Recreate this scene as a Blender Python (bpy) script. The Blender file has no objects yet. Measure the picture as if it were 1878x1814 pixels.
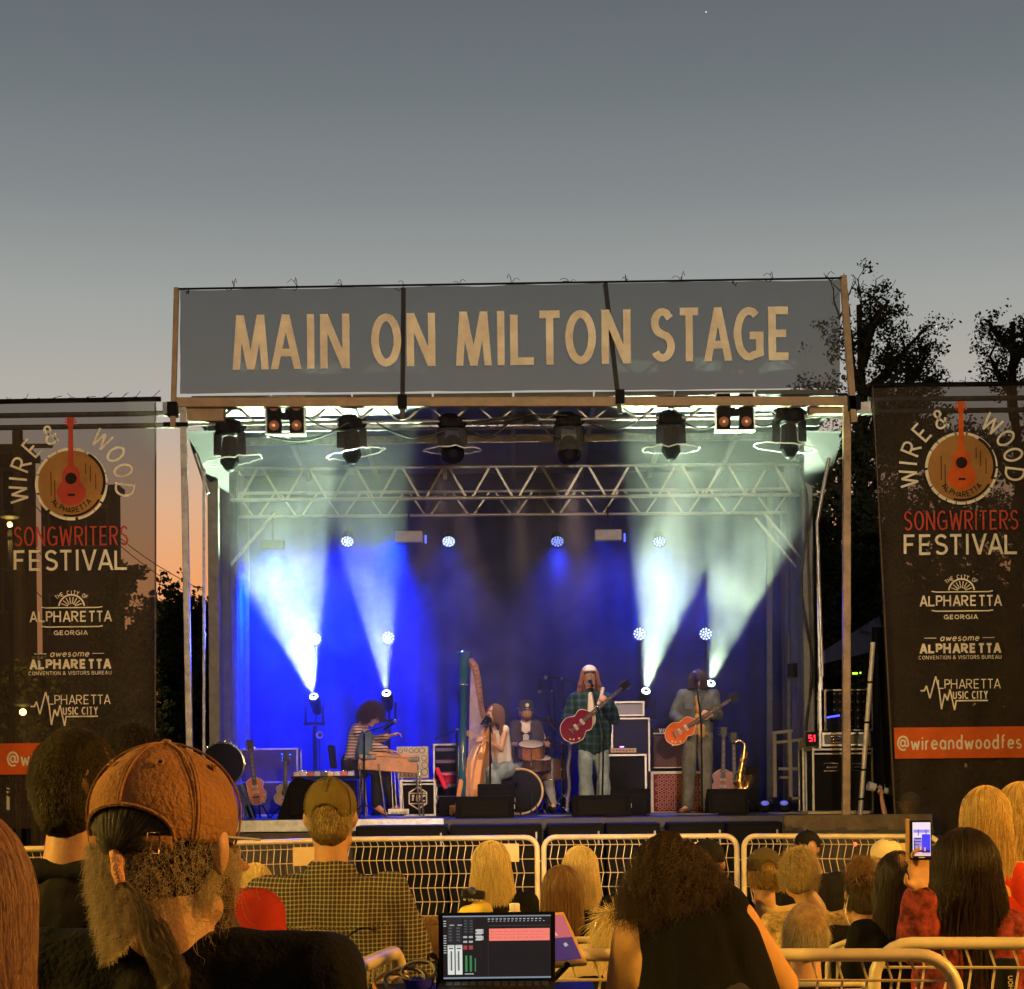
import bpy, bmesh, math, random
import numpy as np
from mathutils import Vector, Matrix, noise as mnoise
random.seed(7); rng = np.random.default_rng(7)
SC = bpy.context.scene
COL = SC.collection
PI = math.pi
# ------------------------------------------------------------------ camera
F, CX, HZ, ZC = 3400.0, 939.0, 1440.0, 1.6
ROLL = 0.0105
cam = bpy.data.cameras.new('camera'); camo = bpy.data.objects.new('camera', cam); COL.objects.link(camo)
camo.location = (0, 0, ZC)
camo.rotation_euler = (Matrix.Rotation(PI/2, 3, 'X') @ Matrix.Rotation(-ROLL, 3, 'Z')).to_euler()
cam.sensor_fit = 'HORIZONTAL'; cam.sensor_width = 36; cam.lens = 36*F/1878
cam.shift_y = (HZ-907)/1878; cam.clip_end = 2000
SC.camera = camo
_c, _s = math.cos(ROLL), math.sin(ROLL)
def W(px, py, Y):
    dx, dy = px-CX, py-HZ
    x = dx*_c - dy*_s; y = dx*_s + dy*_c
    return Vector((x/F*Y, Y, ZC - y/F*Y))
# ------------------------------------------------------------------ world (dusk sky after sunset)
world = bpy.data.worlds.new('World'); SC.world = world; world.use_nodes = True
nt = world.node_tree; nt.nodes.clear()
def N(nt, t, **k):
    n = nt.nodes.new(t)
    for a, b in k.items(): setattr(n, a, b)
    return n
def ramp(n, stops):
    cr = n.color_ramp
    while len(cr.elements) > 1: cr.elements.remove(cr.elements[0])
    cr.elements[0].position = stops[0][0]; cr.elements[0].color = (*stops[0][1], 1)
    for p, c in stops[1:]:
        e = cr.elements.new(p); e.color = (*c, 1)
L = nt.links.new
tc = N(nt, 'ShaderNodeTexCoord'); sp = N(nt, 'ShaderNodeSeparateXYZ'); L(tc.outputs['Generated'], sp.inputs[0])
r1 = N(nt, 'ShaderNodeValToRGB'); L(sp.outputs['Z'], r1.inputs[0])
ramp(r1, [(0, (.03,.025,.02)), (.008, (.55,.22,.08)), (.05, (.80,.31,.10)), (.11, (.86,.36,.14)), (.15, (.72,.42,.25)), (.195, (.46,.42,.37)),
          (.25, (.345,.358,.338)), (.30, (.228,.25,.255)), (.35, (.158,.178,.190)), (.40, (.118,.134,.150)), (.6, (.055,.066,.08)), (1, (.03,.038,.05))])
# away from the sunset (behind the camera) the sky is darker and bluer
r2 = N(nt, 'ShaderNodeValToRGB'); L(sp.outputs['Z'], r2.inputs[0])
ramp(r2, [(0, (.02,.02,.02)), (.02, (.03,.03,.04)), (.2, (.034,.040,.055)), (1, (.03,.038,.05))])
mr = N(nt, 'ShaderNodeMapRange'); mr.inputs[1].default_value = -.7; mr.inputs[2].default_value = .75; L(sp.outputs['Y'], mr.inputs[0])
mx = N(nt, 'ShaderNodeMix', data_type='RGBA'); L(mr.outputs[0], mx.inputs[0]); L(r2.outputs[0], mx.inputs[6]); L(r1.outputs[0], mx.inputs[7])
sky = N(nt, 'ShaderNodeTexSky', sky_type='NISHITA'); sky.sun_disc = False
sky.sun_elevation = math.radians(-3); sky.sun_rotation = math.radians(-15)
bg = N(nt, 'ShaderNodeBackground'); bg.inputs[1].default_value = 1.0; L(mx.outputs[2], bg.inputs[0])
bg2 = N(nt, 'ShaderNodeBackground'); bg2.inputs[1].default_value = .05; L(sky.outputs[0], bg2.inputs[0])
ad = N(nt, 'ShaderNodeAddShader'); L(bg.outputs[0], ad.inputs[0]); L(bg2.outputs[0], ad.inputs[1])
ow = N(nt, 'ShaderNodeOutputWorld'); L(ad.outputs[0], ow.inputs[0])
vs = SC.view_settings; vs.view_transform = 'Standard'; vs.look = 'None'; vs.exposure = 0; vs.gamma = 1
cy = SC.cycles
cy.use_denoising = True
try: cy.denoiser = 'OPENIMAGEDENOISE'
except Exception: pass
cy.max_bounces = 5; cy.diffuse_bounces = 2; cy.glossy_bounces = 2; cy.transmission_bounces = 4; cy.transparent_max_bounces = 12
cy.volume_bounces = 0; cy.sample_clamp_indirect = 3; cy.caustics_reflective = False; cy.caustics_refractive = False
cy.volume_max_steps = 64; cy.use_light_tree = True
# ------------------------------------------------------------------ helpers
ORG = {}
def tag(o, label=None, cat=None, group=None, kind=None):
    if label: o['label'] = label
    if cat: o['category'] = cat
    if group: o['group'] = group
    if kind: o['kind'] = kind
    return o
def thing(name, loc, label, cat, group=None):
    o = bpy.data.objects.new(name, None); COL.objects.link(o); o.location = loc; o.empty_display_size = .1
    ORG[o.name] = Vector(loc); return tag(o, label, cat, group)
def spot(name, loc, to, energy, color, angle, blend=.5, radius=.05, parent=None):
    l = bpy.data.lights.new(name, 'SPOT'); l.energy = energy; l.color = color; l.spot_size = math.radians(angle); l.spot_blend = blend; l.shadow_soft_size = radius
    o = bpy.data.objects.new(name, l); COL.objects.link(o); d = Vector(to)-Vector(loc)
    if parent: o.parent = parent; o.location = Vector(loc)-ORG[parent.name]
    else: o.location = loc
    o.rotation_euler = d.to_track_quat('-Z', 'Y').to_euler(); return o
MATS = {}
def mat(name, col, rough=.7, metal=0, var=.25, scale=8, bump=.0, emit=None, es=1, alpha=1, coat=0, bscale=None, spec=.5, trans=0):
    if name in MATS: return MATS[name]
    m = bpy.data.materials.new(name); m.use_nodes = True; MATS[name] = m
    t = m.node_tree; b = t.nodes['Principled BSDF']; l = t.links.new
    b.inputs['Base Color'].default_value = (*col, 1); b.inputs['Roughness'].default_value = rough; b.inputs['Metallic'].default_value = metal
    b.inputs['Coat Weight'].default_value = coat; b.inputs['Specular IOR Level'].default_value = spec if rough < .62 else .12
    co = N(t, 'ShaderNodeTexCoord')
    if var > 0:
        nz = N(t, 'ShaderNodeTexNoise'); nz.inputs['Scale'].default_value = scale; nz.inputs['Detail'].default_value = 6; nz.inputs['Roughness'].default_value = .65
        l(co.outputs['Object'], nz.inputs['Vector'])
        cr = N(t, 'ShaderNodeValToRGB'); l(nz.outputs[0], cr.inputs[0])
        ramp(cr, [(.3, tuple(c*(1-var) for c in col)), (.7, tuple(min(1, c*(1+var)) for c in col))])
        l(cr.outputs[0], b.inputs['Base Color'])
        rr = N(t, 'ShaderNodeMapRange'); rr.inputs[3].default_value = max(.02, rough-.12); rr.inputs[4].default_value = min(1, rough+.12); l(nz.outputs[0], rr.inputs[0]); l(rr.outputs[0], b.inputs['Roughness'])
    if bump > 0:
        n2 = N(t, 'ShaderNodeTexNoise'); n2.inputs['Scale'].default_value = bscale or scale*6; n2.inputs['Detail'].default_value = 4; l(co.outputs['Object'], n2.inputs['Vector'])
        bp = N(t, 'ShaderNodeBump'); bp.inputs['Strength'].default_value = bump; bp.inputs['Distance'].default_value = .01; l(n2.outputs[0], bp.inputs['Height']); l(bp.outputs[0], b.inputs['Normal'])
    if emit: b.inputs['Emission Color'].default_value = (*emit, 1); b.inputs['Emission Strength'].default_value = es
    if trans: b.inputs['Transmission Weight'].default_value = trans
    if alpha < 1: b.inputs['Alpha'].default_value = alpha
    return m
def hairmat(name, c1, c2, rough=.38):
    if name in MATS: return MATS[name]
    m = bpy.data.materials.new(name); m.use_nodes = True; MATS[name] = m
    t = m.node_tree; b = t.nodes['Principled BSDF']; l = t.links.new
    hi = N(t, 'ShaderNodeHairInfo'); mixn = N(t, 'ShaderNodeMix', data_type='RGBA')
    l(hi.outputs['Random'], mixn.inputs[0]); mixn.inputs[6].default_value = (*c1, 1); mixn.inputs[7].default_value = (*c2, 1)
    l(mixn.outputs[2], b.inputs['Base Color']); b.inputs['Roughness'].default_value = rough; b.inputs['Specular IOR Level'].default_value = .4
    return m
def rotm(axis, ang): return Matrix.Rotation(ang, 3, axis)
class MB:
    def __init__(s): s.v = []; s.f = []; s.m = []
    def add(s, vs, fs, m=0):
        o = len(s.v); s.v += [tuple(p) for p in vs]; s.f += [tuple(i+o for i in f) for f in fs]; s.m += [m]*len(fs); return s
    def box(s, c, size, rot=None, m=0, taper=0):
        c = Vector(c); hx, hy, hz = [q/2 for q in size]; vs = []
        for z in (-1, 1):
            for y in (-1, 1):
                for x in (-1, 1):
                    k = 1-taper if z > 0 else 1
                    p = Vector((x*hx*k, y*hy*k, z*hz)); vs.append(c + (rot @ p if rot else p))
        return s.add(vs, [(0,2,3,1),(4,5,7,6),(0,1,5,4),(2,6,7,3),(0,4,6,2),(1,3,7,5)], m)
    def bar(s, a, b, w, h=None, m=0):
        a, b = Vector(a), Vector(b); d = b-a; h = h or w
        q = d.to_track_quat('Z', 'Y').to_matrix()
        return s.box((a+b)/2, (w, h, d.length), q, m)
    def tube(s, pts, r, n=8, closed=False, m=0, caps=True):
        pts = [Vector(p) for p in pts]; k = len(pts); rs = r if hasattr(r, '__len__') else [r]*k
        vs = []; up = None
        for i, p in enumerate(pts):
            if closed: t = pts[(i+1) % k]-pts[i-1]
            else: t = pts[min(i+1, k-1)]-pts[max(i-1, 0)]
            if t.length < 1e-9: t = Vector((0,0,1))
            t.normalize()
            if up is None: up = Vector((0,0,1)) if abs(t.z) < .9 else Vector((0,1,0))
            u = up - t*up.dot(t)
            if u.length < 1e-4: u = t.orthogonal()
            u.normalize(); w = t.cross(u); up = u
            for j in range(n):
                a = 2*PI*j/n; vs.append(p + (u*math.cos(a)+w*math.sin(a))*rs[i])
        fs = []
        for i in range(k if closed else k-1):
            for j in range(n):
                a = i*n+j; b = i*n+(j+1) % n; c = ((i+1) % k)*n+(j+1) % n; d = ((i+1) % k)*n+j
                fs.append((a, b, c, d))
        if caps and not closed: fs += [tuple(range(n))[::-1], tuple((k-1)*n+j for j in range(n))]
        return s.add(vs, fs, m)
    def ell(s, c, r, seg=16, rings=10, rot=None, m=0):
        c = Vector(c); r = r if hasattr(r, '__len__') else (r, r, r); vs = [c + (rot @ Vector((0,0,r[2])) if rot else Vector((0,0,r[2])))]
        for i in range(1, rings):
            th = PI*i/rings
            for j in range(seg):
                a = 2*PI*j/seg; p = Vector((r[0]*math.sin(th)*math.cos(a), r[1]*math.sin(th)*math.sin(a), r[2]*math.cos(th)))
                vs.append(c + (rot @ p if rot else p))
        vs.append(c - (rot @ Vector((0,0,r[2])) if rot else Vector((0,0,r[2])))); fs = []
        for j in range(seg): fs.append((0, 1+j, 1+(j+1) % seg))
        for i in range(rings-2):
            for j in range(seg):
                a = 1+i*seg+j; b = 1+i*seg+(j+1) % seg; fs.append((a, a+seg, b+seg, b))
        e = len(vs)-1; o = 1+(rings-2)*seg
        for j in range(seg): fs.append((o+j, e, o+(j+1) % seg))
        return s.add(vs, fs, m)
    def lathe(s, prof, o, axis=(0,0,1), n=24, m=0, cap=True):
        o = Vector(o); q = Vector(axis).normalized().to_track_quat('Z', 'Y').to_matrix(); vs = []; k = len(prof)
        for r, z in prof:
            for j in range(n):
                a = 2*PI*j/n; vs.append(o + q @ Vector((r*math.cos(a), r*math.sin(a), z)))
        fs = [(i*n+j, i*n+(j+1) % n, (i+1)*n+(j+1) % n, (i+1)*n+j) for i in range(k-1) for j in range(n)]
        if cap: fs += [tuple(range(n))[::-1], tuple((k-1)*n+j for j in range(n))]
        return s.add(vs, fs, m)
    def prism(s, poly, depth, M=None, m=0):
        # poly in x,z ; thickness along +y ; M maps local->world
        k = len(poly); vs = [Vector((x, 0, z)) for x, z in poly] + [Vector((x, depth, z)) for x, z in poly]
        if M: vs = [M @ v for v in vs]
        fs = [tuple(range(k)), tuple(range(2*k-1, k-1, -1))] + [(i, i+k, (i+1) % k+k, (i+1) % k) for i in range(k)]
        return s.add(vs, fs, m)
    def build(s, name, mats, parent=None, smooth=False, bevel=0, kind=None, loc=None):
        me = bpy.data.meshes.new(name)
        o0 = ORG[parent.name] if parent else (Vector(loc) if loc is not None else Vector((0,0,0)))
        me.from_pydata([(a-o0.x, b-o0.y, c-o0.z) for a, b, c in s.v], [], s.f)
        if not isinstance(mats, (list, tuple)): mats = [mats]
        for q in mats: me.materials.append(q)
        if len(mats) > 1: me.polygons.foreach_set('material_index', s.m)
        if smooth: me.polygons.foreach_set('use_smooth', [True]*len(me.polygons))
        o = bpy.data.objects.new(name, me); COL.objects.link(o)
        if parent: o.parent = parent
        else: o.location = o0
        ORG[o.name] = o0
        if bevel:
            md = o.modifiers.new('b', 'BEVEL'); md.width = bevel; md.segments = 2; md.limit_method = 'ANGLE'
        if smooth and not bevel:
            try: me.set_sharp_from_angle(angle=math.radians(50))
            except Exception: pass
        if kind: o['kind'] = kind
        return o
def copy_tree(o, parent=None):
    c = o.copy(); COL.objects.link(c)
    ORG[c.name] = ORG.get(o.name, Vector((0,0,0)))
    if parent: c.parent = parent
    for ch in list(o.children): copy_tree(ch, c)
    return c
# ---- organic shapes: closed primitives fused by a voxel remesh into one continuous surface
class Blob:
    def __init__(s): s.mb = MB(); s.pr = []
    def cap(s, a, b, ra, rb=None, m=0, n=12):
        rb = ra if rb is None else rb; a, b = Vector(a), Vector(b)
        s.mb.ell(a, ra, n, 8); s.mb.ell(b, rb, n, 8)
        if (b-a).length > 1e-5: s.mb.tube([a, b], [ra*.995, rb*.995], n)
        s.pr.append((np.array(a), np.array(b), ra, rb, m)); return s
    def chain(s, pts, rs, m=0):
        for i in range(len(pts)-1): s.cap(pts[i], pts[i+1], rs[i], rs[i+1], m)
        return s
    def ell(s, c, r, rot=None, m=0):
        s.mb.ell(c, r, 20, 14, rot); s.pr.append((np.array(c), np.array(c), min(r), min(r), m)); return s
    def box(s, c, size, rot=None, m=0):
        s.mb.box(c, size, rot); s.pr.append((np.array(c), np.array(c), min(size)/2, min(size)/2, m)); return s
    def build(s, name, mats, parent, vox=.012, it=4, wr=0, wscale=6, mi=False):
        o0 = ORG[parent.name]
        me = bpy.data.meshes.new('t'); me.from_pydata([(a-o0.x, b-o0.y, c-o0.z) for a, b, c in s.mb.v], [], s.mb.f)
        o = bpy.data.objects.new('t', me); COL.objects.link(o)
        r = o.modifiers.new('r', 'REMESH'); r.mode = 'VOXEL'; r.voxel_size = vox
        if it:
            q = o.modifiers.new('s', 'SMOOTH'); q.factor = .5; q.iterations = it
        dg = bpy.context.evaluated_depsgraph_get(); dg.update()
        nm = bpy.data.meshes.new_from_object(o.evaluated_get(dg)); bpy.data.objects.remove(o); bpy.data.meshes.remove(me)
        nm.name = name
        if not isinstance(mats, (list, tuple)): mats = [mats]
        nm.materials.clear()
        for q in mats: nm.materials.append(q)
        nv = len(nm.vertices); co = np.empty(nv*3, 'f'); nm.vertices.foreach_get('co', co); co = co.reshape(-1, 3)
        if wr:
            nr = np.empty(nv*3, 'f'); nm.vertices.foreach_get('normal', nr); nr = nr.reshape(-1, 3)
            d = np.array([mnoise.fractal(Vector((p[0]*wscale, p[1]*wscale, p[2]*wscale*.45)), 1, 2, 3) for p in co])
            co = co + nr*(d*wr)[:, None]; nm.vertices.foreach_set('co', co.astype('f').ravel())
        if len(mats) > 1:
            fc = np.array([p.center for p in nm.polygons]) + np.array(o0)
            best = np.full(len(fc), 1e9); mi_ = np.zeros(len(fc), int)
            for a, b, ra, rb, m in s.pr:
                ab = b-a; L2 = ab.dot(ab); t = np.clip(((fc-a) @ ab)/L2, 0, 1) if L2 > 1e-9 else np.zeros(len(fc))
                dd = np.linalg.norm(fc-(a+t[:, None]*ab), axis=1)-(ra+(rb-ra)*t); k = dd < best; best[k] = dd[k]; mi_[k] = m
            nm.polygons.foreach_set('material_index', mi_)
        nm.polygons.foreach_set('use_smooth', [True]*len(nm.polygons))
        ob = bpy.data.objects.new(name, nm); COL.objects.link(ob); ob.parent = parent; ORG[ob.name] = o0
        return ob
def strands(name, mt, parent, S, r=.0007, rt=.3):
    """S: array (n, k, 3) of strand points in world space"""
    S = np.asarray(S, dtype='f'); n, k, _ = S.shape; o0 = ORG[parent.name]
    S = S - np.array(o0, dtype='f')
    cv = bpy.data.hair_curves.new(name); cv.add_curves([k]*n)
    cv.points.foreach_set('position', S.ravel())
    ra = np.tile(np.linspace(r, r*rt, k), n).astype('f')
    cv.points.foreach_set('radius', ra)
    cv.materials.append(mt)
    o = bpy.data.objects.new(name, cv); COL.objects.link(o); o.parent = parent; ORG[o.name] = o0
    return o
# ------------------------------------------------------------------ stroke lettering
def arc(cx, cy, rx, ry, a0, a1, n=14):
    return [(cx+rx*math.cos(math.radians(a0+(a1-a0)*i/n)), cy+ry*math.sin(math.radians(a0+(a1-a0)*i/n))) for i in range(n+1)]
_o = arc(.5,.5,.5,.5,90,450,28)
G = {
 'A': (.55, [[(0,0),(.5,1),(1,0)], [(.17,.27),(.83,.27)]]),
 'B': (.48, [[(0,0),(0,1),(.55,1)]+arc(.55,.77,.4,.23,90,-90,8)+[(0,.54)], [(.05,.54),(.55,.54)]+arc(.55,.27,.45,.27,90,-90,8)+[(0,0)]]),
 'C': (.55, [arc(.55,.5,.55,.5,50,310,20)]),
 'D': (.55, [[(0,0),(0,1),(.35,1)]+arc(.35,.5,.65,.5,90,-90,14)+[(0,0)]]),
 'E': (.42, [[(1,1),(0,1),(0,0),(1,0)], [(.05,.5),(.88,.5)]]),
 'F': (.40, [[(1,1),(0,1),(0,0)], [(.05,.52),(.85,.52)]]),
 'G': (.58, [arc(.52,.5,.52,.5,52,360-70,22)+[(1,.08),(1,.46),(.55,.46)]]),
 'H': (.52, [[(0,0),(0,1)], [(1,0),(1,1)], [(.05,.52),(.95,.52)]]),
 'I': (.0, [[(0,0),(0,1)]]),
 'L': (.47, [[(0,1),(0,0),(1,0)]]),
 'M': (.68, [[(0,0),(.14,1),(.5,.08),(.86,1),(1,0)]]),
 'N': (.52, [[(0,0),(0,1),(1,0),(1,1)]]),
 'O': (.55, [_o]),
 'P': (.45, [[(0,0),(0,1),(.5,1)]+arc(.5,.74,.5,.26,90,-90,10)+[(0,.48)]]),
 'R': (.48, [[(0,0),(0,1),(.5,1)]+arc(.5,.75,.48,.25,90,-90,10)+[(.05,.5)], [(.4,.5),(1,0)]]),
 'S': (.44, [[(.95,.86)]+arc(.5,.76,.46,.24,60,240,12)+arc(.5,.25,.5,.25,60,-150,14)]),
 'T': (.48, [[(0,1),(1,1)], [(.5,.97),(.5,0)]]),
 'U': (.50, [[(0,1),(0,.3)]+arc(.5,.3,.5,.3,180,360,12)+[(1,1)]]),
 'V': (.52, [[(0,1),(.5,0),(1,1)]]),
 'W': (.78, [[(0,1),(.22,0),(.5,.9),(.78,0),(1,1)]]),
 'X': (.5, [[(0,0),(1,1)], [(0,1),(1,0)]]),
 'Y': (.5, [[(0,1),(.5,.48),(1,1)], [(.5,.5),(.5,0)]]),
 '&': (.55, [[(1,0),(.25,.72)]+arc(.48,.82,.26,.18,200,-20,10)+[(.15,.42)]+arc(.4,.22,.4,.22,140,330,12)+[(1,.48)]]),
 '1': (.2, [[(0,.8),(1,1),(1,0)]]), '5': (.5, [[(1,1),(0,1),(0,.55),(1,.55),(1,0),(0,0)]]),
 'w': (.62, [[(0,.62),(.24,0),(.5,.55),(.76,0),(1,.62)]]), 'i': (.0, [[(0,0),(0,.62)], [(0,.78),(0,.88)]]),
 'r': (.22, [[(0,0),(0,.62)], [(0,.42)]+arc(.9,.3,.9,.3,150,85,6)]),
 'e': (.42, [[(.03,.33),(1,.33)]+arc(.5,.31,.5,.31,5,320,18)]),
 'a': (.42, [arc(.5,.31,.5,.31,0,360,18), [(1,.62),(1,0)]]),
 'n': (.38, [[(0,0),(0,.62)], [(0,.4)]+arc(.5,.4,.5,.22,170,0,10)+[(1,0)]]),
 'd': (.42, [arc(.5,.31,.5,.31,0,360,18), [(1,1),(1,0)]]),
 'o': (.42, [arc(.5,.31,.5,.31,0,360,18)]),
 'f': (.28, [[(.35,0),(.35,.8)]+arc(.85,.8,.5,.18,180,80,6), [(0,.6),(.9,.6)]]),
 's': (.34, [arc(.5,.46,.46,.16,50,250,10)+arc(.5,.16,.5,.16,70,-150,10)]),
 't': (.28, [[(.4,.9),(.4,.1),(.9,0)], [(0,.6),(.9,.6)]]),
 'm': (.66, [[(0,0),(0,.62)], [(0,.42)]+arc(.25,.42,.25,.2,170,0,8)+[(.5,0)], [(.5,.42)]+arc(.75,.42,.25,.2,170,0,8)+[(1,0)]]),
 '@': (.85, [arc(.48,.45,.22,.24,0,360,16), [(.7,.68),(.7,.3)]+arc(.85,.34,.15,.14,200,360,6)+arc(.5,.45,.5,.52,8,300,22)]),
}
def glyph_paths(ch, h, t, wf=1.0):
    w, ps = G[ch]; w = w*h*wf; out = []
    for p in ps: out.append([(t/2+x*w, t/2+y*(h-t)) for x, y in p])
    return w+t, out
KERN = ('LT', 'ST', 'TA', 'AG', 'MA', 'RT', 'AV', 'VA', 'AL', 'TT', 'TO', 'AT', 'LP', 'AR', 'PH', 'UN')
def kn(c, s_, i_): return -.3 if s_[i_:i_+2] == 'LT' else .3 if s_[i_:i_+2] in KERN else 1
def text_width(s, h, t, wf, gap):
    x = 0
    for i_, ch in enumerate(s): x += (h*.34*wf if ch == ' ' else glyph_paths(ch, h, t, wf)[0]+gap*kn(ch, s, i_))
    return x-gap
_lay = [0]
def stroke(mb, pts, t, M, m=0, z0=0.0, cut=None):
    """stroke a 2-d polyline; M maps (x,z) to world; every stroke gets its own hair of height so faces never share a plane.
    cut=(lo,hi): ends lying at these y values are cut level, like the feet and tips of letters"""
    P = [Vector(q) for q in pts]
    runs = [[P[0]]]
    for i in range(1, len(P)):
        runs[-1].append(P[i])
        if 0 < i < len(P)-1:
            d1 = P[i]-P[i-1]; d2 = P[i+1]-P[i]
            if d1.length > 1e-9 and d2.length > 1e-9 and d1.normalized().dot(d2.normalized()) < -.2: runs.append([P[i]])
    for P in runs:
        _lay[0] = (_lay[0]+1) % 7; off = -(z0 + .0005*_lay[0]); n = len(P)
        if n < 2: continue
        if n == 2 and cut:
            d = P[1]-P[0]
            if abs(d.y) > abs(d.x)*.8:
                hw = t/2*d.length/abs(d.y)*.96; q = []
                for e in (P[0], P[1]):
                    x, y = e.x, e.y
                    if abs(y-cut[0]) < t*.6: y2 = cut[0]+(t/2 if cut[0] > cut[1] else -t/2)
                    elif abs(y-cut[1]) < t*.6: y2 = cut[1]+(-t/2 if cut[0] > cut[1] else t/2)
                    else: y2 = y
                    q += [M(x-hw, y2, off), M(x+hw, y2, off)]
                mb.add(q, [(0, 1, 3, 2)], m); continue
        closed = n > 3 and (P[0]-P[-1]).length < 1e-6; vs = []
        for i in range(n):
            if closed: a = P[i-1] if i > 0 else P[-2]; b = P[(i+1)] if i < n-1 else P[1]
            else: a = P[max(i-1, 0)]; b = P[min(i+1, n-1)]
            d1 = (P[i]-a); d2 = (b-P[i])
            if d1.length < 1e-9: d1 = d2
            if d2.length < 1e-9: d2 = d1
            d1 = d1.normalized(); d2 = d2.normalized(); tt = (d1+d2).normalized(); nn = Vector((-tt.y, tt.x)); k = 1/max(.6, nn.dot(Vector((-d1.y, d1.x))))
            for s in (1, -1): q = P[i]+nn*(s*t/2*k); vs.append(M(q.x, q.y, off))
        mb.add(vs, [(2*i, 2*i+1, 2*i+3, 2*i+2) for i in range(n-1)], m)
def put_text(mb, s, x0, x1, yb, h, t, Mp, m=0, fit=True, z0=.002, slant=0):
    """write s between x0 and x1 (px of the banner frame), baseline yb, cap height h, all in px"""
    gap = h*.13; wf = 1.0
    if fit:
        for _ in range(30):
            w = text_width(s, h, t, wf, gap)
            if abs(w-(x1-x0)) < .5: break
            k = (x1-x0)/w; wf *= k**.9; gap = h*.13*min(1.6, wf)
    x = x0
    for _i, ch in enumerate(s):
        if ch == ' ': x += h*.34*wf; continue
        w, ps = glyph_paths(ch, h, t, wf)
        for p in ps: stroke(mb, [(x+a+slant*b, yb-b) for a, b in p], t, Mp, m, z0, cut=(yb-t/2, yb-h+t/2) if not slant else None)
        x += w+gap*kn(ch, s, _i)
def arc_text(mb, items, h, t, Mp, m=0, z0=.002):
    for ch, cx, cy, ang in items:
        w, ps = glyph_paths(ch, h, t, 1.0); a = math.radians(ang)
        for p in ps:
            q = []
            for x, y in p:
                x -= w/2; y -= h/2; q.append((cx + x*math.cos(a) - y*math.sin(a), cy - (x*math.sin(a)+y*math.cos(a))))
            stroke(mb, q, t, Mp, m, z0)
def flat(mb, pts, Mp, m=0, z0=.001):
    vs = [Mp(x, y, -z0) for x, y in pts]; mb.add(vs, [tuple(range(len(vs)))], m)
def ring(mb, cx, cy, r0, r1, Mp, m=0, z0=.001, a0=0, a1=360, n=48):
    vs = []
    for i in range(n+1):
        a = math.radians(a0+(a1-a0)*i/n)
        for r in (r0, r1): vs.append(Mp(cx+r*math.cos(a), cy-r*math.sin(a), -z0))
    mb.add(vs, [(2*i, 2*i+1, 2*i+3, 2*i+2) for i in range(n)], m)
def lerp(a, b, t): return a+(b-a)*t
# ================================================================== materials
ALU = mat('aluminium', (.42,.42,.42), .35, .85, .3, 14, .15)
STEEL = mat('galvanised_steel', (.38,.36,.33), .45, .7, .35, 10, .2)
BLACKM = mat('black_metal', (.007,.007,.009), .63, .3, .3, 12)
BLACKP = mat('black_plastic', (.008,.008,.010), .63, 0, .3, 10)
TOLEX = mat('black_tolex', (.007,.0065,.008), .75, 0, .35, 40, .5, bscale=400)
CLOTHB = mat('black_cloth', (.006,.006,.008), .9, 0, .4, 20, .3)
WOODT = mat('tan_wood', (.42,.22,.09), .5, 0, .25, 9)
RUBBER = mat('rubber_cable', (.012,.012,.012), .6, 0, 0)
CREAM = mat('cream_vinyl', (.55,.48,.38), .6, 0, .12, 20)
CHROME = mat('chrome', (.75,.75,.75), .12, 1, .05, 10)
BRASS = mat('brass', (.80,.50,.14), .22, 1, .2, 30)
SKIN = mat('skin', (.50,.27,.15), .55, 0, .12, 30, .15)
SKIN2 = mat('tanned_skin', (.42,.21,.10), .55, 0, .15, 30, .15)
WHITEP = mat('white_plastic', (.62,.60,.55), .45, 0, .1, 15)
# ================================================================== ground
g = MB(); g.add([(-600,-120,0),(600,-120,0),(600,1200,0),(-600,1200,0)], [(0,1,2,3)])
tag(g.build('ground', mat('asphalt', (.05,.048,.045), .9, 0, .35, 1.2, .4, bscale=60)), 'dark asphalt street that the crowd and the stage stand on', None, None, 'structure')
# ================================================================== stage
YF, YB = 20.5, 24.6
ZD = ZC - 61/F*YF          # deck level
def Z(py, Y): return ZC-(py-HZ)/F*Y
XL, XR = (345-CX)/F*YF, (1553-CX)/F*YF
stage = thing('mobile_stage', (0.05, YF, 0), 'mobile aluminium concert stage with a flat roof, trusses, steel posts and raised deck', 'stage')
STEEL_B = mat('brown_painted_beam', (.31,.215,.12), .55, .2, .25, 6, .2)
m = MB(); m.box(((XL+XR)/2+.2, (YF+YB)/2+.3, ZD-.06), (XR-XL+1.1, YB-YF+1.0, .12)); m.build('deck', mat('deck_plywood', (.03,.03,.035), .55, 0, .4, 3, .3), stage)
m = MB(); m.box((-2.2, YF-.225, ZD-.05), (2.9, .05, .13)); m.build('deck_trim', ALU, stage, bevel=.004)
m = MB(); m.box(((1432+1700)/2/F*YF-CX/F*YF, YF-.225, ZD-.08), ((1700-1432)/F*YF, .05, .17)); m.build('deck_trim', mat('worn_wood_trim', (.16,.12,.07), .7, 0, .45, 4, .3), stage, bevel=.004)
m = MB()   # pleated skirt under the deck
n = 160
for i in range(n+1):
    x = lerp(XL-.5, XR+.9, i/n); y = YF-.24+.03*math.sin(i*1.1)*math.sin(i*.37)
    m.v += [(x, y, 0), (x, y, ZD-.13)]
m.add([], []); m.f += [(2*i, 2*i+2, 2*i+3, 2*i+1) for i in range(n)]; m.m += [0]*n
m.build('skirt', mat('skirt_fabric', (.10,.085,.06), .85, 0, .3, 4), stage, smooth=True)
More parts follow.
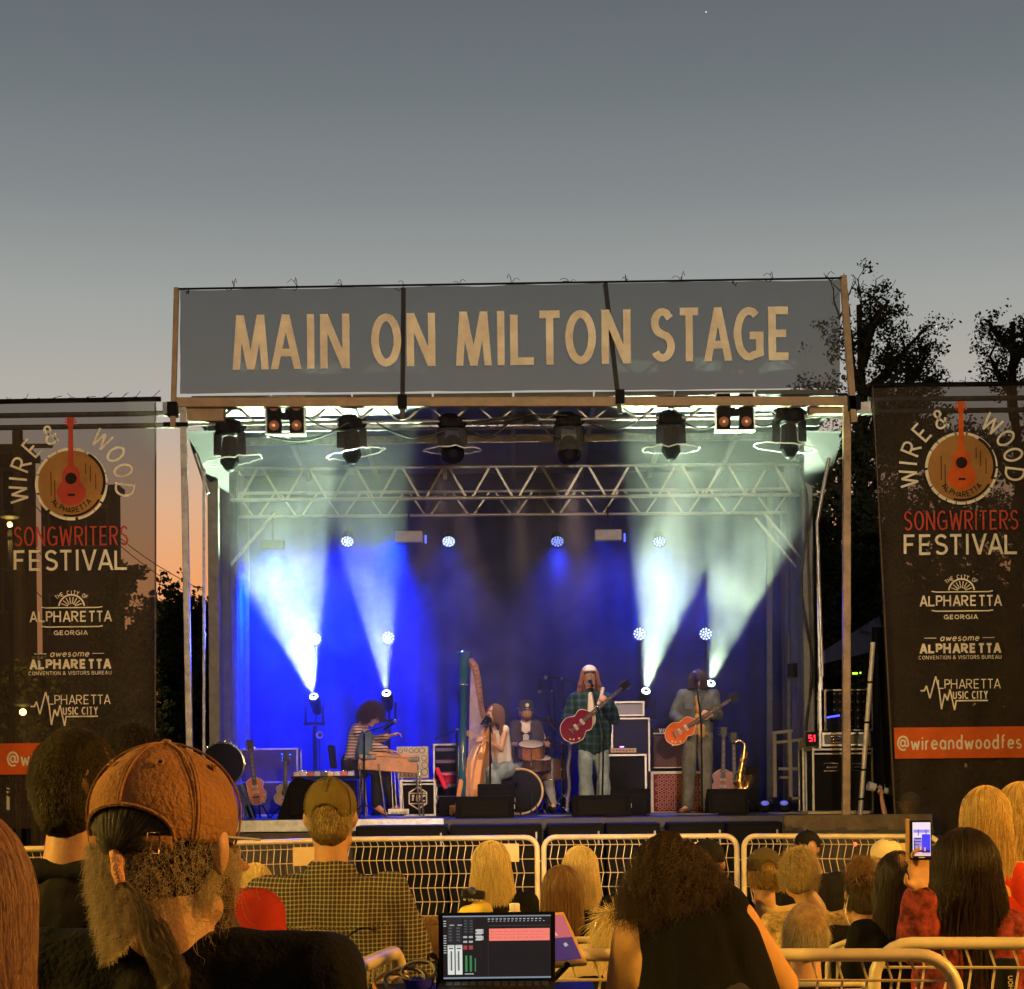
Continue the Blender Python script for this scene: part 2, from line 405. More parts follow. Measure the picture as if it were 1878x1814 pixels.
# posts
def post(px, Y, w, y0, y1, mt=STEEL, px1=None, name='post', d=None, parent=stage):
    a = W(px, y0, Y); b = W(px1 if px1 is not None else px, y1, Y)
    b.z = max(b.z, ZD+.002) if b.z > ZD-.3 else b.z
    m = MB(); m.bar(b, a, w, d or w); return m.build(name, mt, parent, bevel=w*.08)
post(336, YF, .070, 745, 1516, STEEL, 350)
post(374, 21.1, .030, 860, 1500, ALU, 374)
post(391, 21.9, .125, 838, 1500, mat('grey_column', (.20,.195,.18), .65, .3, .25, 8), 396)
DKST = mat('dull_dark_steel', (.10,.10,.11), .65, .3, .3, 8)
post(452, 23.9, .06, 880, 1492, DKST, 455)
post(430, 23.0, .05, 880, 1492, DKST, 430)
post(1553, YF, .085, 745, 1508, mat('rusty_steel', (.36,.25,.15), .6, .4, .45, 5, .3), 1552)
post(1478, 22.1, .13, 850, 1497, mat('grey_column', (.3,.3,.3)), 1486)
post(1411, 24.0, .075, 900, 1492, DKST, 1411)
post(1500, 21.6, .035, 1000, 1500, ALU, 1506)
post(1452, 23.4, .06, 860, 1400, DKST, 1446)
# header beam, box ends, uprights that carry the header banner
m = MB(); m.bar(W(316, 739, YF), W(1572, 724+13, YF), .105, .105); m.build('header_beam', STEEL_B, stage, bevel=.008)
for x0, x1, yc in ((340, 412, 766), (1482, 1560, 752)):
    m = MB(); m.bar(W(x0, yc-4, YF+.14), W(x1, yc-5, YF+.14), .16, .16); m.build('box_beam', STEEL_B, stage, bevel=.006)
for x0, x1 in ((300, 340), (1556, 1604)):
    m = MB(); m.bar(W(x0, 750, YF+.05), W(x1, 749, YF+.05), .13, .13); m.build('beam_end', STEEL, stage, bevel=.006)
for xa, xb, mt, w in ((324, 317, STEEL_B, .055), (740, 738, mat('dark_upright', (.07,.06,.05), .6, .3), .05), (1110, 1137, mat('dark_upright', (.07,.06,.05)), .05), (1546, 1566, STEEL_B, .07)):
    y0, y1 = ((528, 785) if xa < 400 else (528, 770) if xa < 900 else (520, 760) if xa < 1300 else (506, 775))
    m = MB(); m.bar(W(xb, y1, YF-.10), W(xa, y0, YF-.10), w); m.build('banner_upright', mt, stage, bevel=.004)
    m = MB(); p = W(xb, lerp(y0, y1, .87), YF-.07); m.box(p, (w*1.9, .13, .16)); m.build('clamp', BLACKM, stage, bevel=.006)
# roof
ROOF = mat('roof_panel', (.22,.23,.24), .55, .3, .3, 2, .2)
zr0, zr1 = Z(733, 20.75), Z(846, 22.7)
zr2 = zr1-.12
edges = [(20.62, zr0), (22.7, zr1+.25), (24.75, zr2+.25)]
npan = 8
for i in range(npan):
    x0 = lerp(XL+.05, XR-.05, i/npan)+.012; x1 = lerp(XL+.05, XR-.05, (i+1)/npan)-.012
    m = MB()
    vs = []
    for y, z in edges: vs += [(x0, y, z), (x1, y, z), (x0, y, z+.05), (x1, y, z+.05)]
    fs = []
    for k in range(2):
        o = 4*k; fs += [(o, o+1, o+5, o+4), (o+2, o+6, o+7, o+3), (o, o+4, o+6, o+2), (o+1, o+3, o+7, o+5)]
    fs += [(0,2,3,1), (8,9,11,10)]
    m.add(vs, fs); m.build('roof_panel', ROOF, stage)
for i in range(npan+1):
    x = lerp(XL+.05, XR-.05, i/npan); m = MB()
    m.bar((x, 20.66, zr0-.04), (x, 22.68, zr1+.21), .05, .07); m.bar((x, 22.7, zr1+.21), (x, 24.7, zr2+.21), .05, .07)
    m.build('roof_rib', ALU, stage)
for y, z in ((22.25, zr1+.19), (21.5, lerp(zr0, zr1+.25, .42)-.1)):
    m = MB(); m.box(((XL+XR)/2, y, z), (XR-XL-.2, .06, .09)); m.build('roof_purlin', ALU, stage)
# truss with separate diagonal braces
def truss(Y, xa, xb, yta, ytb, yba, ybb, pitch, r, mt, rb=None, name='truss'):
    a0, a1, b0, b1 = W(xa, yta, Y), W(xb, ytb, Y), W(xa, yba, Y), W(xb, ybb, Y)
    m = MB(); m.tube([a0, a1], r, 8); m.tube([b0, b1], r, 8)
    t = m.build(name, mt, stage, smooth=True); n = max(2, round((a1-a0).length/pitch))
    for i in range(n):
        u0, u1, u2 = i/n+.06/n, (i+.5)/n, (i+1)/n-.06/n
        for p, q in ((a0.lerp(a1, u0), b0.lerp(b1, u1-.06/n)), (b0.lerp(b1, u1+.06/n), a0.lerp(a1, u2))):
            k = MB(); k.bar(p, q, (rb or r*.9)); k.build('brace', mt, t)
    return t
TR = mat('truss_aluminium', (.30,.295,.28), .4, .6, .25, 10)
truss(20.72, 345, 1565, 750, 735, 779, 762, .52, .018, TR, .016)
truss(21.05, 345, 1560, 748, 733, 777, 764, .52, .018, TR, .016)
truss(22.7, 392, 1500, 861, 851, 918, 907, .565, .024, TR, .026)
truss(23.5, 430, 1455, 905, 897, 948, 940, .565, .020, TR, .022)
m = MB(); m.tube([W(300,779,YF-.02), W(345,779,YF-.02)], .03, 8); m.build('coupler', BLACKM, stage, smooth=True)
# corner braces
for a, b in (((420,1040,22.9), (505,940,22.9)), ((1460,1040,22.9), (1385,950,22.9)), ((1470,1025,22.6), (1400,940,22.6))):
    m = MB(); m.tube([W(*a), W(*b)], .02, 8); m.build('corner_brace', TR, stage, smooth=True)
# bracing poles outside the columns
for a, b, r in (((383,905,21.3), (353,815,21.3), .03), ((1520,840,21.2), (1498,960,21.2), .02), ((1498,960,21.2), (1508,1240,21.2), .018)):
    m = MB(); m.tube([W(*a), W(*b)], r, 8); m.build('side_strut', ALU, stage, smooth=True)
# back curtain with folds
def curtain(name, label, x0, x1, y0, y1, Y, mt, amp=.05, n=260, fr=1.0, parent=None, cat='curtain', seed=0):
    m = MB(); k = 10
    a, b = W(x0, y0, Y), W(x1, y1, Y); ph = [random.uniform(0, 6) for _ in range(4)]
    for i in range(n+1):
        x = lerp(a.x, b.x, i/n)
        for j in range(k+1):
            z = lerp(a.z, b.z, j/k); w = amp*(.5+.5*j/k)
            yy = Y + w*(.6*math.sin(x*9*fr+ph[0]+.3*math.sin(x*2.3))+.4*math.sin(x*23*fr+ph[1]+z*.3))
            m.v.append((x, yy, z))
    m.f += [(i*(k+1)+j, i*(k+1)+j+1, (i+1)*(k+1)+j+1, (i+1)*(k+1)+j) for i in range(n) for j in range(k)]; m.m += [0]*(n*k)
    if parent: return m.build(name, mt, parent, smooth=True)
    o = m.build(name, mt, smooth=True, loc=((a.x+b.x)/2, Y, b.z)); return tag(o, label, cat)
DRAPE = mat('stage_drape', (.008,.012,.070), .85, 0, .2, 5)
curtain('backdrop_curtain', 'wide dark pleated curtain closing the back of the stage, glowing blue on its left half', 420, 1456, 868, 1490, 24.45, DRAPE, .04)
def side_curtain(x, label, y0=21.4, y1=24.2, px=None):
    m = MB(); n, k = 60, 6
    for i in range(n+1):
        y = lerp(y0, y1, i/n)
        for j in range(k+1):
            z = lerp(zr1+.05, ZD+.01, j/k); m.v.append((x+.05*math.sin(y*14)+.02*math.sin(y*31), y, z))
    m.f += [(i*(k+1)+j, i*(k+1)+j+1, (i+1)*(k+1)+j+1, (i+1)*(k+1)+j) for i in range(n) for j in range(k)]; m.m += [0]*(n*k)
    tag(m.build('side_curtain', mat('grey_tarp', (.10,.10,.12), .6, 0, .25, 5), smooth=True, loc=(x, y0, ZD)), label, 'curtain')
side_curtain(XL+.12, 'grey side curtain gathered behind the left stage columns', 22.3, 24.3)
side_curtain(XR-.12, 'grey side curtain hanging inside the right stage columns', 22.5, 24.3)
# vinyl tarp corners under the roof (grey triangles at both ends)
for s, xs in ((1, (342, 420)), (-1, (1548, 1475))):
    m = MB(); a, b, c, d = W(xs[0], 790, 20.9), W(xs[1], 790, 21.1), W(xs[1], 905 if s > 0 else 900, 22.2), W(xs[0]+s*24, 870, 21.6)
    m.add([a, b, c, d, a+Vector((0,.01,0)), b+Vector((0,.01,0)), c+Vector((0,.01,0)), d+Vector((0,.01,0))], [(0,1,2,3), (7,6,5,4), (0,4,5,1), (1,5,6,2), (2,6,7,3), (3,7,4,0)])
    m.build('corner_tarp', mat('dark_corner_tarp', (.020,.020,.022), .7, 0, .3, 4), stage)
# ================================================================== subwoofers below the stage front
for i, (x0, x1) in enumerate(((655, 820), (826, 993), (1004, 1106), (1110, 1208), (1224, 1326), (1330, 1430))):
    a = W(x0, 1503, 19.9); b = W(x1, 1503, 19.9)
    sub = thing('subwoofer', ((a.x+b.x)/2, 19.9, 0), '%s black subwoofer counted from the left in the row against the stage front' % ('first','second','third','fourth','fifth','sixth')[i], 'subwoofer', 'subwoofers along the stage front')
    m = MB(); m.box(((a.x+b.x)/2, 19.95, ZD/2-.02), (b.x-a.x, .5, ZD-.06)); m.build('cabinet', TOLEX, sub, bevel=.012)
    m = MB(); m.box(((a.x+b.x)/2, 19.69, ZD/2-.02), (b.x-a.x-.06, .02, ZD-.16)); m.build('grille', mat('speaker_grille', (.010,.010,.011), .7, .2, .3, 60, .5, bscale=500), sub)
    m = MB(); m.box((b.x-.06, 19.675, ZD-.2), (.02, .02, .14)); m.build('handle', STEEL, sub, bevel=.004)
# ================================================================== banners
def fabric(name, col, a, sc=40):
    if name in MATS: return MATS[name]
    m = mat(name, col, .85, 0, .22, 3.5, .5, bscale=150); t = m.node_tree; b = t.nodes['Principled BSDF']
    tr = N(t, 'ShaderNodeBsdfTransparent'); tl = N(t, 'ShaderNodeBsdfTranslucent'); tl.inputs[0].default_value = (*[c*.6 for c in col], 1)
    m1 = N(t, 'ShaderNodeMixShader'); m1.inputs[0].default_value = 0 if 'ink' in name else .2; m2 = N(t, 'ShaderNodeMixShader'); m2.inputs[0].default_value = a
    o = t.nodes['Material Output']
    t.links.new(b.outputs[0], m1.inputs[1]); t.links.new(tl.outputs[0], m1.inputs[2]); t.links.new(tr.outputs[0], m2.inputs[1]); t.links.new(m1.outputs[0], m2.inputs[2]); t.links.new(m2.outputs[0], o.inputs[0])
    return m
MESHF = fabric('grey_banner_mesh', (.060,.063,.062), .78)
MESHB = fabric('brown_banner_mesh', (.060,.044,.030), .78)
INK_T = fabric('tan_ink', (.88,.74,.54), 1); INK_C = fabric('cream_ink', (.88,.78,.58), 1)
INK_R = fabric('red_ink', (.50,.075,.045), 1); INK_O = fabric('orange_ink', (.66,.12,.02), 1)
INK_B = fabric('wood_ink', (.40,.20,.06), 1); INK_D = fabric('dark_ink', (.03,.02,.015), 1)
hb = W(935, 620, YF-.22)
header = thing('header_banner', hb, 'grey mesh header banner above the stage reading MAIN ON MILTON STAGE', 'banner')
def sheet(x0, x1, yt0, yt1, yb0, yb1, Y, par, mt, nx=90, nz=14, amp=.042, ties=True):
    m = MB()
    for i in range(nx+1):
        for j in range(nz+1):
            u, v = i/nx, j/nz; sag = 5*(abs(math.sin(u*PI*8))**.5)*(1-v)*.5
            p = W(lerp(x0, x1, u), lerp(lerp(yt0, yt1, u), lerp(yb0, yb1, u), v)+sag*(1 if v == 0 else .4), Y)
            p.y += amp*mnoise.noise(Vector((u*14, v*3, Y)))+amp*.6*mnoise.noise(Vector(((u+v*.3)*30, v*2, 7))); m.v.append(tuple(p))
    m.f += [(i*(nz+1)+j, i*(nz+1)+j+1, (i+1)*(nz+1)+j+1, (i+1)*(nz+1)+j) for i in range(nx) for j in range(nz)]; m.m += [0]*(nx*nz)
    return m.build('fabric', mt, par, smooth=True)
sheet(330, 1541, 531, 511, 722, 712, YF-.18, header, MESHF)
m = MB(); m.tube([W(328, 530, YF-.18), W(1543, 510, YF-.18)], .012, 6); m.build('top_cord', BLACKM, header)
m = MB()
for x in np.linspace(345, 1530, 13):
    y = lerp(530, 511, (x-330)/1211); x += random.uniform(-18, 18)
    for k in range(3):
        p = W(x, y, YF-.19); pts = [p]
        dx, dz = random.uniform(-.12, .12), random.uniform(-.08, .10)
        for t in (.3, .6, 1): pts.append(p+Vector((dx*t, -.01, dz*math.sin(t*2.6)+ .01)))
        m.tube(pts, .0035, 4)
m.build('cord_ties', BLACKM, header, kind='stuff')
for s, x0, x1, h, yb in (('MAIN', 428, 640, 99, 677), ('ON', 682, 798, 96, 672), ('MILTON', 838, 1155, 98, 669), ('STAGE', 1195, 1451, 97, 662)):
    a = W((x0+x1)/2, yb, YF-.275); sl = math.tan(.0135)
    M = lambda x, y, o, a=a, xc=(x0+x1)/2, yb=yb: (a.x+(x-xc)*YF/F, a.y+o, a.z-(y-yb)*YF/F+(x-xc)*YF/F*(.0135-ROLL))
    m = MB(); put_text(m, s, x0, x1, yb, h, 13.8, M); m.build('lettering', INK_T, header)
def wing_banner(x0, x1, yt0, yt1, yb, Y, cx, dy, label, mt, xb0=None, xb1=None):
    base = W(cx, yb, Y)
    t = thing('wing_banner', base, label, 'banner', 'festival banners beside the stage')
    m = MB(); nx, nz = 30, 50
    for i in range(nx+1):
        for j in range(nz+1):
            u, v = i/nx, j/nz
            xa = lerp(x0, xb0 if xb0 is not None else x0, v); xc_ = lerp(x1, xb1 if xb1 is not None else x1, v)
            p = W(lerp(xa, xc_, u), lerp(lerp(yt0, yt1, u), yb, v), Y); p.y += .02*math.sin(u*21+v*2)*(.3+.7*v)+.02*mnoise.noise(Vector((u*4, v*6, Y))); m.v.append(tuple(p))
    m.f += [(i*(nz+1)+j, i*(nz+1)+j+1, (i+1)*(nz+1)+j+1, (i+1)*(nz+1)+j) for i in range(nx) for j in range(nz)]; m.m += [0]*(nx*nz)
    m.build('fabric', mt, t, smooth=True)
    # hem strips
    for xa, xc_ in ((x0+2, xb0+2 if xb0 is not None else x0+2), (x1-2, xb1-2 if xb1 is not None else x1-2)):
        m = MB(); m.bar(W(xa, lerp(yt0, yt1, .5)+4, Y-.03), W(xc_, yb-3, Y-.03), .03, .012); m.build('hem', fabric('hem_mesh', (.16,.12,.08), .9), t)
    # crossbar + cord ties on top
    m = MB(); m.tube([W(x0-6, yt0-1, Y+.01), W(x1+8, yt1-1, Y+.01)], .028, 8); m.build('crossbar', BLACKM, t, smooth=True)
    for k in (30, 52): 
        m = MB(); m.tube([W(x0-6, yt0+k-5, Y+.3), W(x1+25, yt1+k-5, Y+.3)], .03, 8); m.build('rail', STEEL, t, smooth=True)
    m = MB()
    for x in np.linspace(x0+8, x1-4, 11):
        p = W(x, lerp(yt0, yt1, (x-x0)/(x1-x0)), Y-.02)
        for k in range(3): m.tube([p, p+Vector((random.uniform(-.03,.03), -.02, .035)), p+Vector((random.uniform(-.08,.08), -.02, random.uniform(-.02, .1)))], .0035, 4)
    m.build('cord_ties', BLACKM, t, kind='stuff')
    c0 = W(cx, 888+dy, Y-.055); k_ = Y/F
    M = lambda x, y, o: (c0.x+(x-133)*k_, c0.y+o, c0.z-(y-888)*k_)
    # orange band, follows the print area
    m = MB(); a0, a1 = (x0-cx+133), (x1-cx+133); q = (xb0-x0 if xb0 is not None else 0)*.82
    flat(m, [(a0+q+1, 1361), (a1-1+(q if xb1 is not None else 0)*0, 1361), (a1-1, 1418), (a0+q*1.06+1, 1418)], M, 0, .000); m.build('orange_band', INK_O, t)
    # emblem: guitar in front of a log slice
    m = MB(); ring(m, 133, 888, 0, 62, M, 0, .003); m.build('emblem_disc', INK_B, t)
    m = MB()
    for i in range(22):
        a = i*360/22+random.uniform(-2, 2); ring(m, 133, 888, 60.5+random.uniform(0, 1.5), 66.5, M, 0, .005+.0004*(i % 2), a+.8, a+360/22-.8, 4)
    m.build('emblem_rim', INK_C, t)
    m = MB(); ring(m, 136, 884, 55, 60, M, 0, .007, -25, 60, 14); ring(m, 133, 888, 56, 60, M, 0, .008, 255, 330, 14)
    for xx, y0, y1 in ((96, 865, 910), (168, 855, 885), (178, 870, 898), (103, 880, 930), (160, 850, 870)): stroke(m, [(xx, y0), (xx, y1)], 1.4, M, 0, .007)
    m.build('emblem_grain', INK_D, t)
    m = MB(); cxg, cyg = 133, 888
    body = []
    for i in range(60):
        a = 2*PI*i/60; yy = math.cos(a); r = 24+5*(-yy) - 6*math.exp(-((yy-.25)/.28)**2)+ (3 if yy < -.2 else 0)
        body.append((cxg+math.sin(a)*r*(1.0), cyg+2-yy*38))
    flat(m, body, M, 0, .010)
    flat(m, [(129, 772), (137, 772), (138.5, 862), (127.5, 862)], M, 0, .0125); flat(m, [(126, 766), (140, 766), (138.5, 784), (127.5, 784)], M, 0, .0145)
    for yy in (769, 774, 779): 
        flat(m, [(122, yy), (126, yy), (126, yy+2.5), (122, yy+2.5)], M, 0, .015); flat(m, [(140, yy), (144, yy), (144, yy+2.5), (140, yy+2.5)], M, 0, .015)
    m.build('emblem_guitar', INK_O if dy else INK_R, t)
    m = MB(); ring(m, 133, 878, 0, 10.5, M, 0, .018, n=24); flat(m, [(127, 906), (140, 906), (140, 910), (127, 910)], M, 0, .018); m.build('emblem_hole', INK_D, t)
    m = MB(); arc_text(m, [(c, 133+42*math.cos(math.radians(a)), 888-48*math.sin(math.radians(a)), a+90) for c, a in zip('ALPHARETTA', np.linspace(222, 318, 10))], 11, 1.6, M, 0, .012); m.build('emblem_lettering', INK_D, t)
    ink = INK_C
    m = MB(); arc_text(m, [(c, 133+98*math.cos(math.radians(a)), 888-98*math.sin(math.radians(a)), b) for c, a, b in (('W', 190, 97), ('I', 174, 84), ('R', 158, 68), ('E', 137, 48), ('&', 113, 23), ('W', 55, -35), ('O', 33.5, -56), ('O', 14, -76), ('D', -7, -97))], 37, 4.2, M, 0, .003); m.build('lettering', ink, t)
    for s, xa, xb, y, h, st, mi in (('SONGWRITERS', 27, 236, 1001, 36, 3.4, INK_R), ('FESTIVAL', 26, 236, 1046, 38, 5, ink), ('ALPHARETTA', 54, 205, 1140, 20, 3, ink), ('GEORGIA', 98, 161, 1164, 8.5, 1.6, ink),
                                    ('CONVENTION & VISITORS BUREAU', 51, 203, 1237, 7, 1.0, ink), ('ALPHARETTA', 53, 203, 1226, 18, 4.2, ink), ('LPHARETTA', 86, 201, 1291, 17.5, 1.9, ink), ('USIC CITY', 113, 177, 1310, 14.5, 2.2, ink)):
        m = MB(); put_text(m, s, xa, xb, y, h, st, M, 0, True, .003); m.build('lettering', mi, t)
    m = MB(); put_text(m, 'awesome', 90, 162, 1204, 13, 1.8, M, 0, True, .003, slant=.25); m.build('lettering', ink, t)
    for q_ in ((62, 84), (168, 190)): m = MB(); stroke(m, [(q_[0], 1198), (q_[1], 1198)], 1.3, M, 0, .003); m.build('rule_line', ink, t)
    m = MB(); put_text(m, '@wireandwoodfest', 10, 250, 1402, 27, 3.4, M, 0, True, .006); m.build('lettering', mat('x', (0,0,0)) if False else INK_T, t)
    m = MB(); arc_text(m, [(c, 131+44*math.cos(math.radians(a)), 1128-44*math.sin(math.radians(a))*.95, a-90) for c, a in zip('THE CITY OF', np.linspace(128, 52, 11)) if c != ' '], 8, 1.3, M, 0, .003)
    ring(m, 131, 1114, 22, 25, M, 0, .003, 8, 172, 20)
    for a in np.linspace(20, 160, 8): stroke(m, [(131+7*math.cos(math.radians(a)), 1113-6*math.sin(math.radians(a))), (131+20*math.cos(math.radians(a)), 1113-19*math.sin(math.radians(a)))], 1.8, M, 0, .003)
    for yy in (1114, 1149): stroke(m, [(76, yy-1.5), (84, yy), (180, yy), (188, yy-1.5)], 2.2, M, 0, .0065)
    m.build('crest', ink, t)
    m = MB(); stroke(m, [(54, 1294), (61, 1294), (65, 1285), (71, 1308), (82, 1268), (88, 1292), (92, 1328), (98, 1300), (103, 1312), (108, 1292), (116, 1330), (119, 1313), (177, 1313)], 2.6, M, 0, .003); m.build('heartbeat_line', ink, t)
    return t
wing_banner(-22, 287, 738, 733, 1520, 20.4, 131, 0, 'left festival banner of brown mesh with guitar emblem, sky and houses showing through', fabric('sheer_banner_mesh', (.070,.052,.034), .70))
wing_banner(1598, 1928, 708, 704, 1532, 20.4, 1763, -29, 'right festival banner of brown mesh with guitar emblem, hanging in front of dark trees', MESHB, xb0=1641, xb1=1940)
# ================================================================== stage lighting fixtures
LEDM = mat('led_blue_white', (.02,.02,.05), .4, 0, 0, emit=(.50,.62,1.0), es=2.6)
LEDD = mat('led_blue_dim', (.02,.02,.05), .4, 0, 0, emit=(.25,.34,1.0), es=1.8)
def par(px, py, Y, label, power, es_dim=False, dirv=(0,-1,-.12), ang=38, glow=1, r=.082):
    c = W(px, py, Y); d = Vector(dirv).normalized()
    t = thing('par_lamp', c, label, 'stage lamp', 'blue LED par lamps at the back of the stage')
    m = MB(); m.lathe([(.001,.16), (r*.8,.15), (r*1.08,.0), (r*1.08,-.03), (r*1.0,-.03), (r*.98,-.004), (.001,-.003)], c, -d, 28, cap=False); m.build('housing', BLACKM, t, smooth=True)
    q = (d).to_track_quat('Z', 'Y').to_matrix()
    for n_, rr in ((1, 0), (6, r*.42), (11, r*.82)):
        for i in range(n_):
            a = 2*PI*i/n_+.3; p = c + q @ Vector((rr*math.cos(a), rr*math.sin(a), .012))
            m = MB(); m.lathe([(.001,.004), (r*.155,.003), (r*.155,-.008)], p, d, 8, cap=False); m.build('led', LEDD if es_dim else LEDM, t)
    m = MB(); m.bar(c+Vector((0,.08,.09)), c+Vector((0,.08,.2)), .03); m.build('bracket', BLACKM, t)
    if power: spot('lamp_light', c+d*.05, c+d*2, power, (.02,.05,1), ang, .8, r*.8, t)
    return t
bl = [(637,992,'upper row leftmost, with a pale patch under it',1500,0), (823,992,'upper row, second from the left',900,0), (1022,992,'upper row, third from the left, smaller and dimmer',900,1), (1209,992,'upper row, rightmost, half lost in pale smoke',600,1)]
for x, y, s, p, dm in bl: par(x, y, 23.7, 'blue-white LED par lamp, '+s, p, dm, (0,-.75,-.6), 50)
bl = [(578,1172,'lower left pair, washed over by the widest left beam',1300,0), (712,1170,'lower left pair, right one above the steel player',700,0), (1173,1163,'lower right pair, beside the pale beam',650,0), (1294,1163,'lower right pair, above the long haired guitarist',420,0)]
for x, y, s, p, dm in bl: par(x, y, 23.9, 'blue-white LED par lamp, '+s, p, dm, (0,-1,.12), 55)
# light stands for the lower pairs
for x, y in ((578,1172), (712,1170), (1173,1163), (1294,1163)):
    a = W(x, y, 24.0); t = thing('light_stand', (a.x, 24.0, ZD), 'thin black stand under the lower par lamp %s' % {578:'at the far left',712:'above the steel player',1173:'over the amplifier stack',1294:'above the right guitarist'}[x], 'stand', 'light stands behind the band')
    m = MB(); m.tube([(a.x, 24.0, ZD+.02), (a.x, 24.0, a.z+.02)], .015, 8); m.build('pole', BLACKM, t)
    for k in range(3):
        an = 2*PI*k/3+.5; m = MB(); m.tube([(a.x, 24.0, ZD+.35), (a.x+.3*math.cos(an), 24.0+.3*math.sin(an), ZD+.015)], .012, 6); m.build('leg', BLACKM, t)
# beam lamps on the deck
BEAMC = (.72,1.0,.64)
LENSM = mat('beam_lens', (.1,.1,.1), .2, 0, 0, emit=(.75,.95,1.0), es=9)
def beam(px, py, tx, ty, ang, power, label, Y=23.6, TY=21.3, bl=.35):
    c = W(px, py, Y); to = W(tx, ty, TY); d = (to-c).normalized()
    t = thing('beam_lamp', (c.x, Y, ZD), label, 'stage lamp', 'moving beam lamps behind the band')
    b = Blob(); b.cap(c-d*.20, c-d*.04, .075, .085); b.build('head', BLACKM, t, .02, 3)
    m = MB(); m.lathe([(.001,.0), (.052,-.002), (.056,-.03)], c+d*.035, d, 20, cap=False); m.build('lens', LENSM, t, smooth=True)
    m = MB(); m.bar(c+Vector((-.11,0,-.1)), c+Vector((-.11,.0,-.32)), .03, .06); m.bar(c+Vector((.11,0,-.1)), c+Vector((.11,.0,-.32)), .03, .06); m.box(c+Vector((0,0,-.33)), (.27,.1,.04)); m.build('yoke', BLACKM, t)
    hz_ = c.z-.36-ZD; m = MB(); m.box((c.x, Y, ZD+hz_/2), (.035,.035,hz_)); m.box((c.x, Y, ZD+.02), (.4,.4,.04)); m.build('pedestal', BLACKM, t)
    spot('beam_light', c+d*.045, to, power, BEAMC, ang, bl, .035, t)
beam(576, 1280, 472, 850, 34, 9000, 'pale beam lamp at the far left throwing a wide smoky cone up and left')
beam(709, 1274, 668, 880, 21, 5200, 'pale beam lamp above the steel player throwing a narrow cone upward')
beam(1184, 1270, 1262, 850, 28, 9500, 'pale beam lamp above the amplifier stack throwing a cone up and right')
beam(1303, 1256, 1405, 850, 28, 9500, 'pale beam lamp behind the right guitarist throwing a cone up and right')
# moving heads with clear rain covers on the front truss
CLEAR = mat('clear_rain_cover', (.9,.95,.95), .08, 0, 0, alpha=.05, coat=1, spec=1)
RIMW = mat('cover_rim', (.85,.88,.86), .2, 0, 0, alpha=.9)
def moving_head(px, py, label, lean=0, hang=1.0, Y=20.78, face=False, rim=True, s=1.0, cover=1.0, rt=0):
    c = W(px, py, Y); t = thing('moving_head', c, label, 'stage lamp', 'moving head lamps hanging on the front truss')
    b = Blob(); b.box(c+Vector((0,0,.03)), (.27*s,.2*s,.13*s)); b.box(c+Vector((0,0,.10)), (.15,.12,.08)); b.ell(c+Vector((-.1*s,0,.05)), (.07,.06,.06)); b.ell(c+Vector((.11*s,0,.04)), (.07,.06,.06)); b.build('base', BLACKP, t, .02, 3, .02, 12)
    for sx in (-1, 1):
        m = MB(); m.bar(c+Vector((sx*.12*s,0,-.02)), c+Vector((sx*.125*s+lean*.2,0,-.24*hang)), .035, .09); m.build('arm', BLACKP, t, bevel=.008)
    hc = c+Vector((lean*.3,0,-.19*hang-.04)); tip = hc+Vector((lean*.35, -.02 if not face else -.14, -.2 if not face else -.12))
    d = (tip-hc).normalized()
    if face: m = MB(); m.lathe([(.001,-.2), (.09,-.19), (.125,-.06), (.13,.08), (.105,.1), (.1,.075), (.001,.07)], hc+Vector((0,0,-.06)), d, 24, cap=False); m.build('head', BLACKP, t, smooth=True)
    else: m = MB(); m.lathe([(.001,-.2), (.085,-.18), (.095,0), (.11,.1), (.05,.19), (.001,.215)], hc, d, 8, cap=False); m.build('head', BLACKP, t, bevel=.01)
    m = MB(); m.lathe([(.001,0), (.055,.0), (.06,-.02)], hc+d*(.08 if face else .0)+Vector((0,-.0,-.06 if face else 0)), d, 20, cap=False)
    m.build('lens', mat('dark_lens', (.02,.02,.05), .05, 0, 0, coat=1), t, smooth=True)
    # cover: crumpled skirt widening downward with a bright rim
    m = MB(); n, k = 40, 7; rmx = .33*cover
    tilt = Matrix.Rotation(rt, 3, 'Y')
    for j in range(k+1):
        v = j/k
        for i in range(n):
            a = 2*PI*i/n; r = lerp(.15, rmx, v**1.3)*(1+.10*v*mnoise.noise(Vector((math.cos(a)*2.5, math.sin(a)*2.5, px*.1+v*2))))
            m.v.append(tuple(c+Vector((0,0,-.02)) + tilt @ Vector((r*math.cos(a), r*math.sin(a)*.8, -.26*hang*v-.02+.025*mnoise.noise(Vector((math.cos(a)*4, math.sin(a)*4, px)))*v))))
    m.f += [(j*n+i, j*n+(i+1) % n, (j+1)*n+(i+1) % n, (j+1)*n+i) for j in range(k) for i in range(n)]; m.m += [0]*(n*k)
    rimpts = [Vector(p) for p in m.v[k*n:]]
    m.build('rain_cover', CLEAR, t, smooth=True)
    if rim: m = MB(); m.tube(rimpts, .008, 6, True); m.build('cover_rim', RIMW, t, smooth=True)
moving_head(421, 790, 'leftmost moving head on the front truss, clear rain cover with bright rim', .0, 1.15, s=1.1, rt=-.12)
moving_head(645, 783, 'second moving head from the left, black angular head hanging straight down', .0, 1.0, rt=-.15)
moving_head(829, 781, 'third moving head from the left, round head turned to the audience', .02, .9, face=True, cover=.98)
moving_head(1043, 778, 'fourth moving head from the left, bulky round head facing the audience with crumpled cover', .0, 1.05, face=True, rim=False, cover=.6, s=1.05)
moving_head(1230, 775, 'fifth moving head from the left, pointed black head inside a clear ribbed cover', .0, 1.0, cover=.95)
